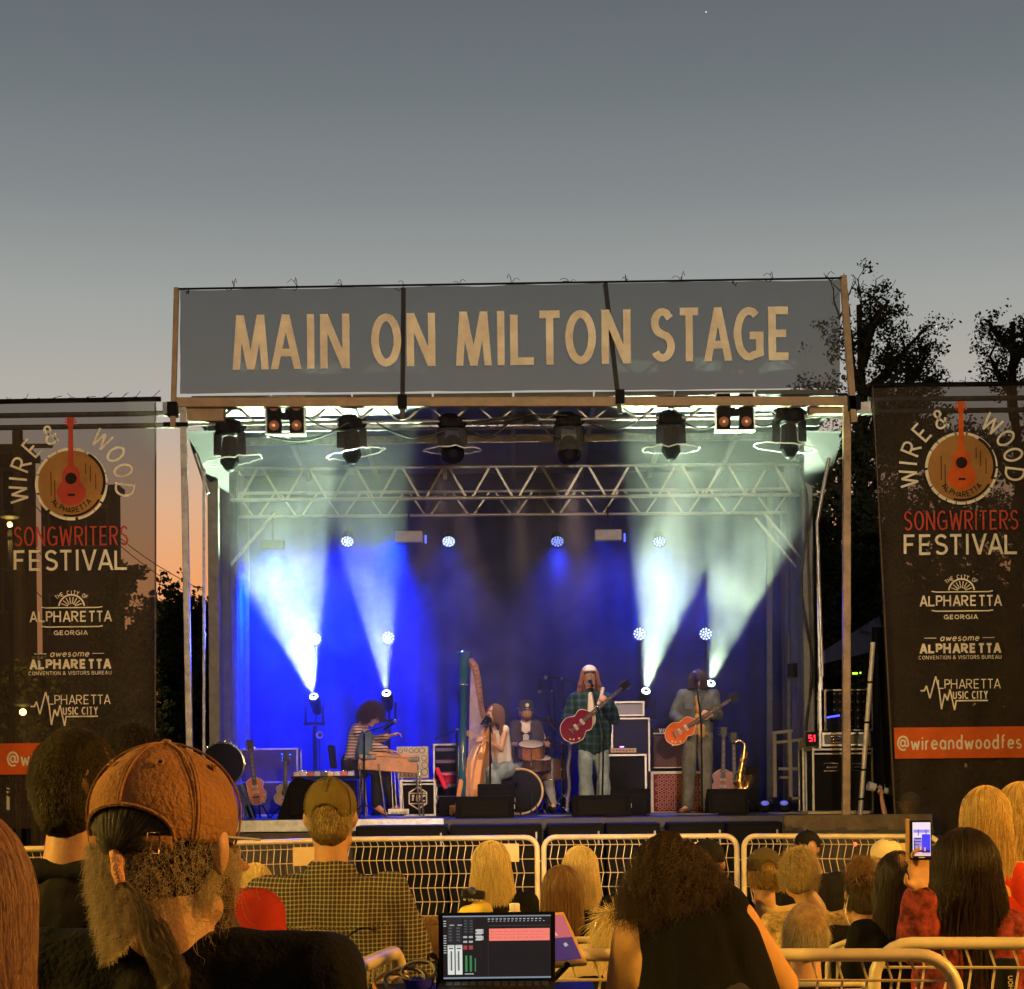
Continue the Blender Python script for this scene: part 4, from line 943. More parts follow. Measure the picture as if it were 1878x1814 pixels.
def hair_short(t, h, R, n=2500, ln=.03, rad=(.080,.101,.104), mt=None, low=2.0, face=70, name='hair', r=.0008, lift=.6, curl=0, shell=True, front=1.0, k=6, off=(0,-.012,.022)):
    n = int(n*1.6); r *= .66; S = np.zeros((n, k, 3)); i = 0
    while i < n:
        v = np.array([random.gauss(0,1), random.gauss(0,1), random.gauss(0,1)]); v /= np.linalg.norm(v)
        az = abs(math.degrees(math.atan2(v[0], -v[1]))); th = math.acos(v[2]); lim = low if az < 180-face else front
        if th > lim: continue
        p = v*np.array(rad)*.96+np.array(off); d = v*lift+np.array([0, -.15, -.75])*(1-lift)+np.array([0,.0,-.5])*max(0, th-.6)+np.random.default_rng(i).normal(0, .18, 3); d /= np.linalg.norm(d); l_ = ln*random.uniform(.6, 1.2); ph = random.uniform(0, 6)
        g_ = np.cross(d, [0,0,1.]); g_ /= np.linalg.norm(g_)+1e-6; g2 = np.cross(d, g_)
        for q in range(k):
            s_ = q/(k-1); c_ = curl*min(1, s_*3); S[i, q] = p+d*l_*s_+np.array([0,0,-1])*l_*.3*s_*s_ + g_*c_*math.sin(s_*9+ph)+g2*c_*math.cos(s_*9+ph)
        i += 1
    if shell:
        b = Blob(); b.ell(h+R @ Vector((off[0], off[1]-.004, off[2]+.004)), (rad[0]*1.0, rad[1]*1.0, rad[2]*1.0), R)
        # nape, keeps the face free
        b.ell(h+R @ Vector((0,-.04,-.035)), (rad[0]*.86, rad[1]*.62, .062), R)
        b.build(name+'_mass', MATS[mt.name+'_base'], t, .010, 3, .004, 40)
    return strands(name, mt, t, S @ np.array(R).T + np.array(h), r)
def HM(name, c1, c2, base=None, rough=.5):
    m = hairmat(name, c1, c2, rough); mat(name+'_base', base or tuple(min(a, b)*.75 for a, b in zip(c1, c2)), .8, 0, .4, 25, .8, bscale=120); return m
H_DARK = HM('dark_brown_hair', (.030,.018,.010), (.075,.042,.022)); H_BLACK = HM('black_hair', (.012,.008,.006), (.030,.018,.012)); H_BLOND = HM('blonde_hair', (.42,.27,.08), (1.0,.80,.40), (.30,.19,.06))
H_BROWN = HM('brown_hair', (.12,.06,.03), (.24,.13,.06)); H_GREY = HM('grey_blond_hair', (.30,.22,.13), (.60,.48,.30), (.22,.16,.09)); H_AUB = HM('auburn_hair', (.22,.09,.06), (.40,.18,.11)); H_DBLOND = HM('dark_blonde_hair', (.26,.15,.05), (.58,.36,.13), (.2,.12,.04))
# ---- performer body. J: dict of joints in world space
def body(t, J, skin, h, R, s=1.0, vox=.009, hands=(), jaw=1.0, arm=1.0):
    b = Blob(); head_prims(b, h, R, s, 0, True, jaw)
    nb = J['neck']; b.cap(h+R @ Vector((0,-.01,-.06))*s, nb, .052*s, .060*s)
    sl, sr = J['sl'], J['sr']; hl, hr = J['hl'], J['hr']; ch = (sl+sr)/2; pe = (hl+hr)/2; mid = ch.lerp(pe, .5)
    b.cap(sl.lerp(sr, .08), sl.lerp(sr, .92), .058*s, .058*s); b.cap(nb, ch+Vector((0,0,-.03)), .06*s, .09*s)
    for k in (-.28, .28):
        off = (sr-sl)*k; b.cap(ch+off+Vector((0,0,-.07)), pe+(hr-hl)*k*.9, .088*s, .085*s)
    b.cap(ch+Vector((0,0,-.07)), pe, .10*s, .098*s)
    for sd in 'lr':
        b.chain([J['s'+sd], J['e'+sd], J['w'+sd]], [.047*s*arm, .036*s*arm, .024*s*arm])
        b.chain([J['h'+sd], J['k'+sd], J['a'+sd]], [.082*s, .053*s, .036*s]); b.cap(J['a'+sd], J['t'+sd], .035*s, .026*s)
    for w, d, n, side, curl in hands: hand(b, w, d, n, side, curl, 0, s*1.05)
    return b.build('body', skin, t, vox, 3)
def top(t, J, mt, s=1.0, th=.014, sleeve=1.0, vox=.011, name='shirt', wr=.012, hem=.12, open_=0, widen=1.0, arms=True, sl_end=None):
    b = Blob(); sl, sr = J['sl'], J['sr']; hl, hr = J['hl'], J['hr']; ch = (sl+sr)/2; pe = (hl+hr)/2
    b.cap(sl.lerp(sr, .02), sl.lerp(sr, .98), .060*s+th, .060*s+th); b.cap(J['neck']+Vector((0,0,-.05)), ch+Vector((0,0,-.04)), .062*s+th, .09*s+th)
    dn = Vector((0,0,-hem))
    for k in (-.30*widen, 0, .30*widen):
        b.cap(ch+(sr-sl)*k+Vector((0,0,-.07)), pe+(hr-hl)*k*1.15+dn, .090*s+th, (.092*s+th)*widen)
    if arms:
        for sd in 'lr':
            S, E, Wr = J['s'+sd], J['e'+sd], J['w'+sd]
            if sleeve >= 1: b.chain([S, E, E.lerp(Wr, sleeve-1 if sleeve < 2 else .93)], [.050*s+th, .042*s+th, .032*s+th*1.1])
            else: b.cap(S, S.lerp(E, sleeve), .050*s+th, .046*s+th)
    return b.build(name, mt, t, vox, 4, wr, 9)
def trousers(t, J, mt, s=1.0, th=.014, vox=.011, flare=1.0, name='trousers', wr=.012):
    b = Blob(); pe = (J['hl']+J['hr'])/2
    b.cap(J['hl'], J['hr'], .095*s+th, .095*s+th); b.cap(pe+Vector((0,0,.07)), pe, .105*s+th, .105*s+th)
    for sd in 'lr':
        b.chain([J['h'+sd], J['k'+sd], J['k'+sd].lerp(J['a'+sd], .96)], [.086*s+th, .058*s+th, (.044*s+th)*flare])
    return b.build(name, mt, t, vox, 4, wr, 9)
def shoes(t, J, mt, s=1.0):
    for sd in 'lr':
        b = Blob(); a, q = J['a'+sd], J['t'+sd]; f = Vector((0,0,-.035)); b.cap(a+Vector((0,0,.02)), a+f*.8, .045*s, .04*s); b.cap(a+f*.8, q+f*.2, .040*s, .034*s); b.build('shoe', mt, t, .01, 3)
def pants_mat(name, c, **k): return mat(name, c, .85, 0, .35, 7, .35, bscale=90, **k)
def checks(name, base, line, cell, axis=('X','Z'), wd=.28, third=None):
    m = mat(name, base, .85, 0, 0); t = m.node_tree; b = t.nodes['Principled BSDF']; co = N(t, 'ShaderNodeTexCoord')
    nz = N(t, 'ShaderNodeTexNoise'); nz.inputs['Scale'].default_value = 3; t.links.new(co.outputs['Object'], nz.inputs['Vector'])
    va = N(t, 'ShaderNodeVectorMath', operation='MULTIPLY_ADD'); va.inputs[1].default_value = (.03,.03,.03); t.links.new(nz.outputs['Color'], va.inputs[0]); t.links.new(co.outputs['Object'], va.inputs[2])
    sx = N(t, 'ShaderNodeSeparateXYZ'); t.links.new(va.outputs[0], sx.inputs[0]); fs = []
    for ax in axis:
        dv = N(t, 'ShaderNodeMath', operation='DIVIDE'); dv.inputs[1].default_value = cell; t.links.new(sx.outputs[ax], dv.inputs[0])
        fr = N(t, 'ShaderNodeMath', operation='FRACT'); t.links.new(dv.outputs[0], fr.inputs[0]); lt = N(t, 'ShaderNodeMath', operation='LESS_THAN'); lt.inputs[1].default_value = wd; t.links.new(fr.outputs[0], lt.inputs[0]); fs.append(lt)
    if len(fs) == 2:
        a = N(t, 'ShaderNodeMath', operation='ADD'); t.links.new(fs[0].outputs[0], a.inputs[0]); t.links.new(fs[1].outputs[0], a.inputs[1]); h_ = N(t, 'ShaderNodeMath', operation='MULTIPLY'); h_.inputs[1].default_value = .5; t.links.new(a.outputs[0], h_.inputs[0]); src = h_.outputs[0]
    else: src = fs[0].outputs[0]
    mxn = N(t, 'ShaderNodeMix', data_type='RGBA'); mxn.inputs[6].default_value = (*base, 1); mxn.inputs[7].default_value = (*line, 1); t.links.new(src, mxn.inputs[0]); t.links.new(mxn.outputs[2], b.inputs['Base Color'])
    return m
def cap_mesh(t, c, R, rx, ry, rz, mt, low=1.62, opening=0, arch=.5, brim=True, name='cap', brim_mt=None, blen=.075, btilt=.2, bw=.8, n=48, k=14, panel=0, th=.003):
    m = MB(); P = lambda v: c+R @ Vector(v)
    for i in range(n):
        az = 2*PI*i/n - PI
        lim = low
        if opening and abs(az) < opening: lim = low - arch*math.sqrt(max(0, 1-(az/opening)**2))
        for j in range(1, k+1):
            th_ = lim*j/k; f = 1+panel*(abs(math.sin(az*3))**.6-.6)*math.sin(th_)
            sq = 1+.04*math.sin(th_*2)
            m.v.append(tuple(P((rx*f*sq*math.sin(th_)*math.sin(az), -ry*f*sq*math.sin(th_)*math.cos(az), rz*math.cos(th_)))))
    m.v.append(tuple(P((0,0,rz)))); e = len(m.v)-1
    for i in range(n):
        i2 = (i+1) % n; m.f.append((e, i2*k, i*k)); m.m.append(0)
        for j in range(k-1): m.f.append((i*k+j, i2*k+j, i2*k+j+1, i*k+j+1)); m.m.append(0)
    o = m.build(name, mt, t, smooth=True); sd = o.modifiers.new('s', 'SOLIDIFY'); sd.thickness = th; sd.offset = 1
    m = MB(); m.ell(P((0,0,rz+th)), (rx*.08, rx*.08, rx*.05), 12, 6, R); m.build('button', brim_mt or mt, o, smooth=True)
    if brim:
        m = MB(); nn = 16; z0 = rz*math.cos(low)
        for s_ in range(5):
            u = s_/4
            for i in range(nn+1):
                a = lerp(-bw, bw, i/nn); r0x, r0y = rx*math.sin(low), ry*math.sin(low)
                x = r0x*math.sin(a)*(1+.1*u); y = r0y*math.cos(a)+u*blen*(math.cos(a*.5/bw*PI)**.5 if abs(a) < bw else 0); z = z0-.02*(a/bw)**2*u-btilt*u*blen
                m.v.append(tuple(P((x, y, z))))
        m.f += [(s_*(nn+1)+i, s_*(nn+1)+i+1, (s_+1)*(nn+1)+i+1, (s_+1)*(nn+1)+i) for s_ in range(4) for i in range(nn)]; m.m += [0]*(4*nn)
        bo = m.build('brim', brim_mt or mt, o, smooth=True); sd = bo.modifiers.new('s', 'SOLIDIFY'); sd.thickness = .004
    return o
def guitar(label, c, ax, nrm, bodyL, bodyW, neckL, mt, edge, kind='electric', name='guitar', depth=.045, cut=0.0, fretm=None, heads=1, knob=CREAM, neckm=None, head_m=None):
    """c centre of body, ax body->head direction, nrm facing direction"""
    ax = Vector(ax).normalized(); nrm = Vector(nrm); nrm = (nrm-ax*nrm.dot(ax)).normalized(); sd = ax.cross(nrm)
    t = thing(name, c, label, name.replace('_', ' '))
    M = lambda x, y, z=0: c+sd*x+ax*y+nrm*z
    out = []
    for i in range(56):
        a = 2*PI*i/56; yy = -math.cos(a); wv = bodyW/2*(1-.30*math.exp(-((yy-.18)/.26)**2)-.14*max(0, yy)**1.2+.10*math.exp(-((abs(yy)-.72)/.2)**2))
        x = math.sin(a)*wv*(1.0 if abs(yy) < .99 else 1); y = yy*bodyL/2
        if cut and yy > .25 and math.sin(a) > 0: y -= cut*bodyL*(math.sin(a))*.35*(yy)
        out.append((x, y))
    def slab(pts, z0, z1, nm, mm, par=t):
        m = MB(); k = len(pts); vs = [M(x, y, z0) for x, y in pts]+[M(x, y, z1) for x, y in pts]
        m.add(vs, [tuple(range(k))[::-1], tuple(range(k, 2*k))]+[(i, (i+1) % k, (i+1) % k+k, i+k) for i in range(k)]); return m.build(nm, mm, par, bevel=.004)
    bo = slab(out, -depth/2, depth/2, 'body', mt)
    m = MB(); m.tube([M(x*1.005, y*1.005, depth/2) for x, y in out], .005, 6, True); m.build('binding', edge, bo, smooth=True)
    y0, y1 = bodyL*.22, bodyL/2+neckL
    slab([(-.027, y0), (.027, y0), (.022, y1), (-.022, y1)], depth/2-.012, depth/2+.012, 'neck', neckm or mat('dark_fretboard', (.06,.03,.02), .4))
    m = MB()
    for k in range(6): yy = lerp(y0+.08, y1-.05, k/5); m.box(M(0, yy, depth/2+.0135), (.01,.01,.01))
    m.build('inlays', CREAM, t, kind='stuff')
    hw = .04; hp = [(-.022, y1), (.022, y1), (hw, y1+.05), (hw*.85, y1+.16), (0, y1+.145), (-hw*.85, y1+.16), (-hw, y1+.05)]
    slab(hp, depth/2-.018, depth/2+.002, 'headstock', head_m or mat('black_lacquer', (.012,.01,.01), .15, 0, 0, coat=1))
    for k in range(6):
        sx = -1 if k < 3 else 1; p = M(sx*(hw+.012), y1+.055+.04*(k % 3), depth/2-.008); m = MB(); m.ell(p, (.010,.010,.010), 8, 6); m.tube([p, p-sd*sx*.02], .004, 5); m.build('tuning_peg', CHROME, t, smooth=True)
    m = MB()
    for k in range(6): xx = -.018+.0072*k; m.tube([M(xx, -bodyL*.2, depth/2+.018), M(xx*.8, y1+.05, depth/2+.016)], .0011, 4)
    m.build('strings', STEEL, t)
    for yy in ((-.02, .07) if kind == 'electric' else ()):
        m = MB(); q = Matrix((sd, ax, nrm)).transposed(); m.box(M(0, yy*bodyL/.42, depth/2+.006), (.075,.034,.016), q); m.build('pickup', knob, t, bevel=.003)
    m = MB(); q = Matrix((sd, ax, nrm)).transposed(); m.box(M(0, -bodyL*.22, depth/2+.009), (.085,.018,.018), q); m.build('bridge', CHROME, t, bevel=.003)
    if kind == 'electric':
        for x, y in ((.10,-.14), (.135,-.08), (.07,-.17), (.12,-.19)):
            m = MB(); m.lathe([(.013,0), (.011,.014), (.001,.015)], M(x*bodyW/.36, y*bodyL/.45, depth/2), nrm, 10, cap=False); m.build('knob', knob, t, smooth=True)
    else:
        m = MB(); m.lathe([(.045,.0), (.001,.001)], M(0, bodyL*.08, depth/2+.001), nrm, 24, cap=False); m.build('sound_hole', EYED, t)
    return t
def mic_stand(label, base, pts, boom=None, mic=None, tri=True, group='microphone stands on the stage'):
    t = thing('microphone_stand', base, label, 'stand', group)
    m = MB(); m.tube(pts, .011, 8); m.build('pole', BLACKM, t, smooth=True)
    if tri:
        for k in range(3):
            a = 2*PI*k/3+.4; m = MB(); m.tube([base+Vector((0,0,.16)), base+Vector((.28*math.cos(a), .28*math.sin(a), .012))], .008, 6); m.build('leg', BLACKM, t)
    else: m = MB(); m.lathe([(.14,.0), (.14,.02), (.02,.04)], base, (0,0,1), 24); m.build('base_plate', BLACKM, t, smooth=True)
    if boom: m = MB(); m.tube(boom, .008, 6); m.build('boom', BLACKM, t, smooth=True); m = MB(); m.ell(boom[0] if False else boom[len(boom)//2], .02, 10, 6); m.build('clutch', CHROME, t, smooth=True)
    if mic:
        p, d = mic; d = Vector(d).normalized(); m = MB(); m.lathe([(.012,-.15), (.017,-.03), (.02,0)], p, d, 12); mc = m.build('microphone', BLACKM, t, smooth=True)
        m = MB(); m.ell(p+d*.02, (.027,.027,.027), 12, 8); m.build('grille', mat('mic_grille', (.18,.18,.19), .35, .8), mc, smooth=True)
    return t
def dz(v, z): return Vector((v[0], v[1], z))
DENIM = pants_mat('faded_denim', (.22,.28,.30)); DENIM2 = pants_mat('dusty_green_jeans', (.13,.13,.11))
FOOT = ZD+.045
# ================================================================== centre guitarist and singer
Y0 = 22.0
P = lambda x, y, d=0: W(x, y, Y0+d)
cg = thing('person', dz(P(1090,1490), ZD), 'singer in pale cap and dark green plaid shirt playing a maroon guitar at centre stage', 'person', 'musicians on the stage')
J = dict(neck=P(1083,1268), sl=P(1055,1284), sr=P(1113,1284), el=P(1036,1322,.02), er=P(1124,1318,-.08), wl=P(1050,1322,-.24), wr=P(1116,1291,-.30),
         hl=P(1075,1361), hr=P(1101,1361), kl=P(1073,1424,-.05), kr=P(1107,1424,-.02), al=dz(P(1077,1485), FOOT+.04), ar=dz(P(1109,1485), FOOT+.04), tl=dz(P(1070,1490,-.16), FOOT), tr=dz(P(1114,1490,-.16), FOOT))
hd, Rh = P(1081,1241,-.02), basis(176, 4)
body(cg, J, SKIN, hd, Rh, 1.0, .009, [(J['wl'], (.5,-.35,-.35), (-.2,.9,.1), 1, .9), (J['wr'], (-.35,-.1,.35), (.2,.9,-.4), -1, 1.1)])
face_parts(cg, hd, Rh)
trousers(cg, J, DENIM, 1.0, .020, flare=1.75); shoes(cg, J, mat('brown_leather', (.16,.08,.04), .5))
PLAID = checks('green_plaid', (.008,.024,.026), (.03,.07,.07), .085, wd=.35)
top(cg, J, PLAID, 1.0, .036, 2.0, name='overshirt', wr=.022, hem=.03, widen=1.12)
b = Blob(); b.cap(P(1083,1274,-.17), P(1085,1306,-.20), .034, .05); b.ell(P(1086,1318,-.185), (.05,.03,.09)); b.build('undershirt', mat('cream_tee', (.62,.56,.45), .85), cg, .012, 3)
hair_long(cg, hd, Rh, .19, n=1000, face=62, mt=H_AUB, wave=.014, spread=.45, r=.0019, wf=40)
cap_mesh(cg, hd+Rh @ Vector((0,-.01,.045)), Rh, .092, .112, .098, mat('pale_cap', (.62,.55,.42), .8), 1.45, brim_mt=mat('dark_brim', (.05,.04,.05), .8), blen=.06, btilt=.35)
guitar('maroon semi-hollow electric guitar with cream binding held by the centre singer', P(1060,1331,-.31), P(1147,1257,-.50)-P(1060,1331,-.31), (0,-1,.1), .45, .33, .42, mat('maroon_lacquer', (.16,.006,.022), .18, 0, .2, 5, coat=1), CREAM, cut=.35)
m = MB(); m.tube([P(1106,1262,-.13), P(1102,1280,-.21), P(1095,1297,-.24), P(1080,1312,-.30)], .022, 6); tag(m.build('guitar_strap', mat('patterned_strap', (.45,.40,.36), .7, 0, .5, 60), smooth=True, loc=P(1095,1290,-.24)), 'pale patterned guitar strap over the shoulder of the centre singer', 'strap')
mb_ = dz(P(1104,1490,-.55), ZD)
mic_stand('straight black microphone stand with slanted boom before the centre singer', mb_, [mb_+Vector((0,0,.02)), P(1107,1348,-.55)], [P(1111,1356,-.55), P(1096,1298,-.45), P(1084,1254,-.22)], (P(1082.5,1249,-.19), (-.1,.5,.25)), tri=False)
# ================================================================== right guitarist
Y0 = 22.2
rg = thing('person', dz(P(1277,1490), ZD), 'guitarist with long dark hair over the face, grey denim jacket and an orange guitar', 'person', 'musicians on the stage')
J = dict(neck=P(1281,1266), sl=P(1252,1276), sr=P(1308,1276), el=P(1236,1312,.02), er=P(1317,1312,-.04), wl=P(1247,1322,-.22), wr=P(1306,1312,-.28),
         hl=P(1266,1352), hr=P(1292,1352), kl=P(1263,1420,-.06), kr=P(1296,1420,-.02), al=dz(P(1262,1483), FOOT+.04), ar=dz(P(1294,1483), FOOT+.04), tl=dz(P(1250,1487,-.15), FOOT), tr=dz(P(1299,1487,-.16), FOOT))
hd, Rh = P(1280,1246,-.05), basis(178, -22)
body(rg, J, SKIN, hd, Rh, 1.0, .009, [(J['wl'], (.65,-.3,-.3), (-.1,.9,-.3), 1, .7), (J['wr'], (-.45,-.1,.15), (.1,.9,-.3), -1, 1.1)])
face_parts(rg, hd, Rh)
trousers(rg, J, DENIM2, 1.0, .020, flare=1.15); shoes(rg, J, mat('brown_leather', (.16,.08,.04)))
top(rg, J, mat('grey_denim', (.085,.10,.095), .85, 0, .3, 8, .3, bscale=90), 1.0, .024, 1.85, name='jacket', wr=.014, hem=-.03)
b = Blob()
for yy in (1284, 1300, 1318, 1336, 1345): b.ell(P(1279 if yy < 1330 else 1285, yy, -.115), (.038+(.03 if yy > 1330 else 0), .05, .06))
b.build('undershirt', mat('tan_tee', (.46,.27,.09), .85), rg, .012, 3)
for sx in (1262, 1296): m = MB(); m.box(P(sx, 1296, -.135), (.085,.02,.07)); m.build('pocket_flap', mat('grey_denim', (.1,.1,.1)), rg, bevel=.004)
m = MB(); m.box(P(1279,1346,-.13), (.26,.02,.035)); m.build('belt', mat('brown_leather', (.16,.08,.04)), rg, bevel=.004)
hair_long(rg, hd, Rh, .20, n=1500, face=5, mt=H_DARK, wave=.012, spread=.25, r=.0018, down=basis(178), wf=50)
guitar('orange sunburst single-cut electric guitar held by the right guitarist', P(1250,1340,-.30), P(1341,1283,-.50)-P(1250,1340,-.30), (0,-1,.1), .42, .28, .44, mat('orange_sunburst', (.55,.10,.015), .2, 0, .35, 4, coat=1), mat('cream_binding', (.6,.4,.2), .5), cut=.5)
b0 = dz(P(1288,1490,-.55), ZD)
mic_stand('black microphone stand curving up before the face of the right guitarist', b0, [b0+Vector((0,0,.02)), P(1286,1330,-.55), P(1284,1306,-.52), P(1278,1262,-.42), P(1275,1240,-.36)], None, (P(1275,1236,-.33), (-.05,.6,.4)), tri=False)
# ================================================================== steel player (left)
Y0 = 22.3
sp_ = thing('person', dz(P(660,1480), ZD), 'curly dark haired musician in a striped shirt bent over a pedal steel guitar', 'person', 'musicians on the stage')
J = dict(neck=P(664,1331,0), sl=P(655,1342,-.12), sr=P(656,1338,.16), el=P(683,1370,-.22), er=P(688,1359,.12), wl=P(712,1377,-.34), wr=P(716,1349,-.12),
         hl=P(645,1406,-.12), hr=P(645,1404,.12), kl=P(690,1410,-.20), kr=P(702,1408,.08), al=dz(P(691,1470,-.22), FOOT+.10), ar=dz(P(722,1470,.0), FOOT+.10), tl=dz(P(706,1480,-.30), FOOT), tr=dz(P(738,1480,-.06), FOOT))
hd, Rh = P(682,1312,-.02), basis(112, -32)
body(sp_, J, SKIN, hd, Rh, 1.0, .009, [(J['wl'], (.9,-.05,-.1), (0,0,-1), 1, .5), (J['wr'], (.9,-.1,.25), (0,-.2,-1), 1, .8)], arm=.9)
face_parts(sp_, hd, Rh)
STR = checks('striped_shirt', (.50,.36,.27), (.10,.04,.05), .036, axis=('Z',), wd=.4)
top(sp_, J, STR, 1.0, .020, 1.75, name='shirt', wr=.012, hem=0)
b = Blob(); b.cap(P(672,1352,-.2), P(668,1385,-.26), .09, .11); b.build('scarf', mat('blue_grey_cloth', (.08,.12,.17), .85, 0, .3, 8), sp_, .014, 3, .01)
trousers(sp_, J, mat('black_trousers', (.02,.02,.022), .85, 0, .3, 8), 1.0, .020); shoes(sp_, J, mat('tan_boot', (.45,.19,.07), .6))
hair_short(sp_, hd, Rh, 2600, .085, (.092,.108,.112), H_DARK, 2.3, 58, lift=.75, curl=.012, k=10, r=.0017, front=1.35)
hair_long(sp_, hd, Rh, .10, n=500, face=75, mt=H_DARK, wave=.02, spread=.3, r=.0018, down=basis(112), name='hair_ends', shell=False)
st_ = thing('pedal_steel_guitar', dz(P(712,1480,-.2), ZD), 'wooden pedal steel guitar on thin chrome legs in front of the seated musician', 'guitar')
a, b_ = P(658,1394,-.30), P(767,1402,-.30)
m = MB(); m.bar(a+Vector((0,0,-.0)), b_, .085, .22); q = m.build('body', mat('orange_wood', (.50,.20,.07), .4, 0, .25, 12), st_, bevel=.008)
m = MB(); m.box(P(675,1388,-.30)+Vector((0,0,.0)), (.20,.20,.06)); m.box(P(760,1394,-.30)+Vector((0,0,.01)), (.12,.2,.05)); m.build('end_plate', CHROME, st_, bevel=.006)
m = MB()
for k in range(10): yy = -.38+.016*k; m.tube([P(672,1384.5,yy+.0), P(758,1391,yy)], .0015, 4)
m.build('strings', STEEL, st_)
for x0, x1, yy in ((661,656,-.38), (694,707,-.38), (767,777,-.38), (664,660,-.22), (762,770,-.22)):
    m = MB(); p0 = P(x0,1400,yy); p1 = dz(P(x1,1484,yy), ZD+.015); m.tube([p0, p1], .012, 8); m.build('leg', CHROME, st_, smooth=True)
for x in (718, 724, 731, 737): m = MB(); m.tube([P(x-1,1403,-.3), dz(P(x+3,1480,-.33), ZD+.10)], .005, 5); m.build('pedal_rod', STEEL, st_)
for k in range(4): m = MB(); p = dz(P(719+8*k,1483,-.4), ZD+.05); m.box(p, (.035,.12,.012), rotm('X', .25)); m.build('pedal', CHROME, st_)
m = MB(); m.bar(dz(P(712,1483,-.33), ZD+.07), dz(P(750,1483,-.33), ZD+.07), .03, .06); m.build('pedal_bar', STEEL, st_)
b0 = dz(P(668,1490,-.6), ZD)
mic_stand('black boom microphone stand reaching over the pedal steel guitar', b0, [b0+Vector((0,0,.02)), P(668,1344,-.6)], [P(648,1347,-.6), P(668,1343,-.6), P(716,1328,-.5)], (P(722,1325,-.5), (.7,.2,.5)))
ch_ = thing('musician_chair', dz(P(630,1480), ZD), 'black padded chair under the steel player at the left', 'chair')
m = MB(); m.box(P(640,1422,0)+Vector((0,0,0)), (.42,.42,.06)); m.build('seat', BLACKP, ch_, bevel=.015)
m = MB(); m.box(P(610,1388,0), (.05,.40,.28), rotm('Y', -.12)); m.build('backrest', BLACKP, ch_, bevel=.015)
for dx in (-.17,.17):
    for dy in (-.17,.17):
        p = P(640,1424,0)+Vector((dx,dy,0)); m = MB(); m.tube([p, dz(p+Vector((dx*.2,0,0)), ZD+.01)], .012, 6); m.build('leg', STEEL, ch_)
# pedal board table and synth panel, cases
pb = thing('effects_table', dz(P(590,1490,-.5), ZD), 'low table of effects pedals draped in black left of the steel player', 'table')
a = P(538,1424,-.5); b_ = P(655,1424,-.5)
m = MB(); m.box(((a.x+b_.x)/2, a.y, a.z-.02), (b_.x-a.x, .5, .04)); m.build('tabletop', BLACKP, pb, bevel=.006)
m = MB(); zc_ = (a.z-.05+ZD)/2; m.box(((a.x+b_.x)/2, a.y, zc_), (b_.x-a.x-.04, .44, a.z-.05-ZD)); m.build('drape', CLOTHB, pb)
for i in range(9):
    x = lerp(a.x+.06, b_.x-.06, i/8); col = [(.5,.35,.25), (.45,.4,.4), (.4,.08,.05), (.3,.3,.35), (.05,.05,.06)][i % 5]
    ped = thing('effects_pedal', (x, a.y-.12, a.z), '%s effects pedal counted from the left on the draped table' % ('first second third fourth fifth sixth seventh eighth ninth'.split()[i]), 'pedal', 'effects pedals on the table')
    m = MB(); m.box((x, a.y-.12, a.z+.025), (.075,.12,.05), None, 0, .1); m.build('housing', mat('pedal_paint_%d' % (i % 5), col, .4, .2), ped, bevel=.005)
    m = MB(); m.lathe([(.012,0), (.01,.016), (.001,.017)], (x-.015, a.y-.1, a.z+.05), (0,0,1), 8, cap=False); m.lathe([(.012,0), (.01,.016), (.001,.017)], (x+.018, a.y-.1, a.z+.05), (0,0,1), 8, cap=False); m.build('knobs', CHROME, ped, smooth=True)
def wedge(x0, x1, y0, y1, Y, label, lean=.2, mt=None, side=0):
    a = W(x0, y1, Y); b = W(x1, y1, Y); zt = W(x0, y0, Y).z; zb = ZD+.003; cx_ = (a.x+b.x)/2
    t = thing('floor_monitor', (cx_, Y, ZD), label, 'loudspeaker', 'wedge monitors along the stage front')
    w = (b.x-a.x)/2; h = zt-zb; m = MB()
    prof = [(0, 0), (.42, 0), (.46, .12), (.20, h), (0.04, h)]
    m.add([(cx_-w, Y+p, zb+z) for p, z in prof]+[(cx_+w, Y+p, zb+z) for p, z in prof], [(0,1,2,3,4)[::-1], (5,6,7,8,9)]+[(i, (i+1) % 5, (i+1) % 5+5, i+5) for i in range(5)])
    m.build('cabinet', TOLEX, t, bevel=.012)
    m = MB(); m.box((cx_+w+.004, Y+.15, zb+h*.5), (.012, .12, .05)); m.build('handle', STEEL, t, bevel=.003)
    m = MB(); m.box((cx_, Y-.002, zb+h*.45), (w*1.6, .012, h*.7)); m.build('back_panel', mat('monitor_panel', (.009,.008,.009), .7, 0, .3, 50, .4, bscale=300), t, bevel=.003)
    return t
wedge(835, 943, 1461, 1500, 20.85, 'black floor monitor before the harp, lower of the two standing there')
wedge(876, 944, 1438, 1493, 21.5, 'taller black floor monitor behind the wedge in front of the harpist')
wedge(1050, 1158, 1459, 1500, 20.85, 'black floor monitor at the feet of the centre singer')
wedge(1122, 1193, 1447, 1496, 21.3, 'dark floor monitor between the centre singer and the right guitarist')
wedge(1300, 1374, 1447, 1497, 21.2, 'black floor monitor right of the right guitarist')
# big black side fill at the left
t = thing('side_fill_speaker', dz(W(552,1508,20.9), ZD), 'big black slanted loudspeaker covered in cloth at the left stage front', 'loudspeaker')
m = MB(); pts = [(507,1509), (608,1509), (618,1440), (545,1424), (530,1436)]; A = [W(x, y, 20.75) for x, y in pts]; A[0].z = A[1].z = ZD+.003; B = [p+Vector((0,.55,0)) for p in A]
m.add(A+B, [(0,1,2,3,4), (9,8,7,6,5)]+[(i, i+5, (i+1) % 5+5, (i+1) % 5) for i in range(5)]); m.build('cabinet', CLOTHB, t, bevel=.02)
m = MB(); m.box(W(566,1470,20.735), (.42,.02,.30)); m.build('grille', TOLEX, t, bevel=.006)
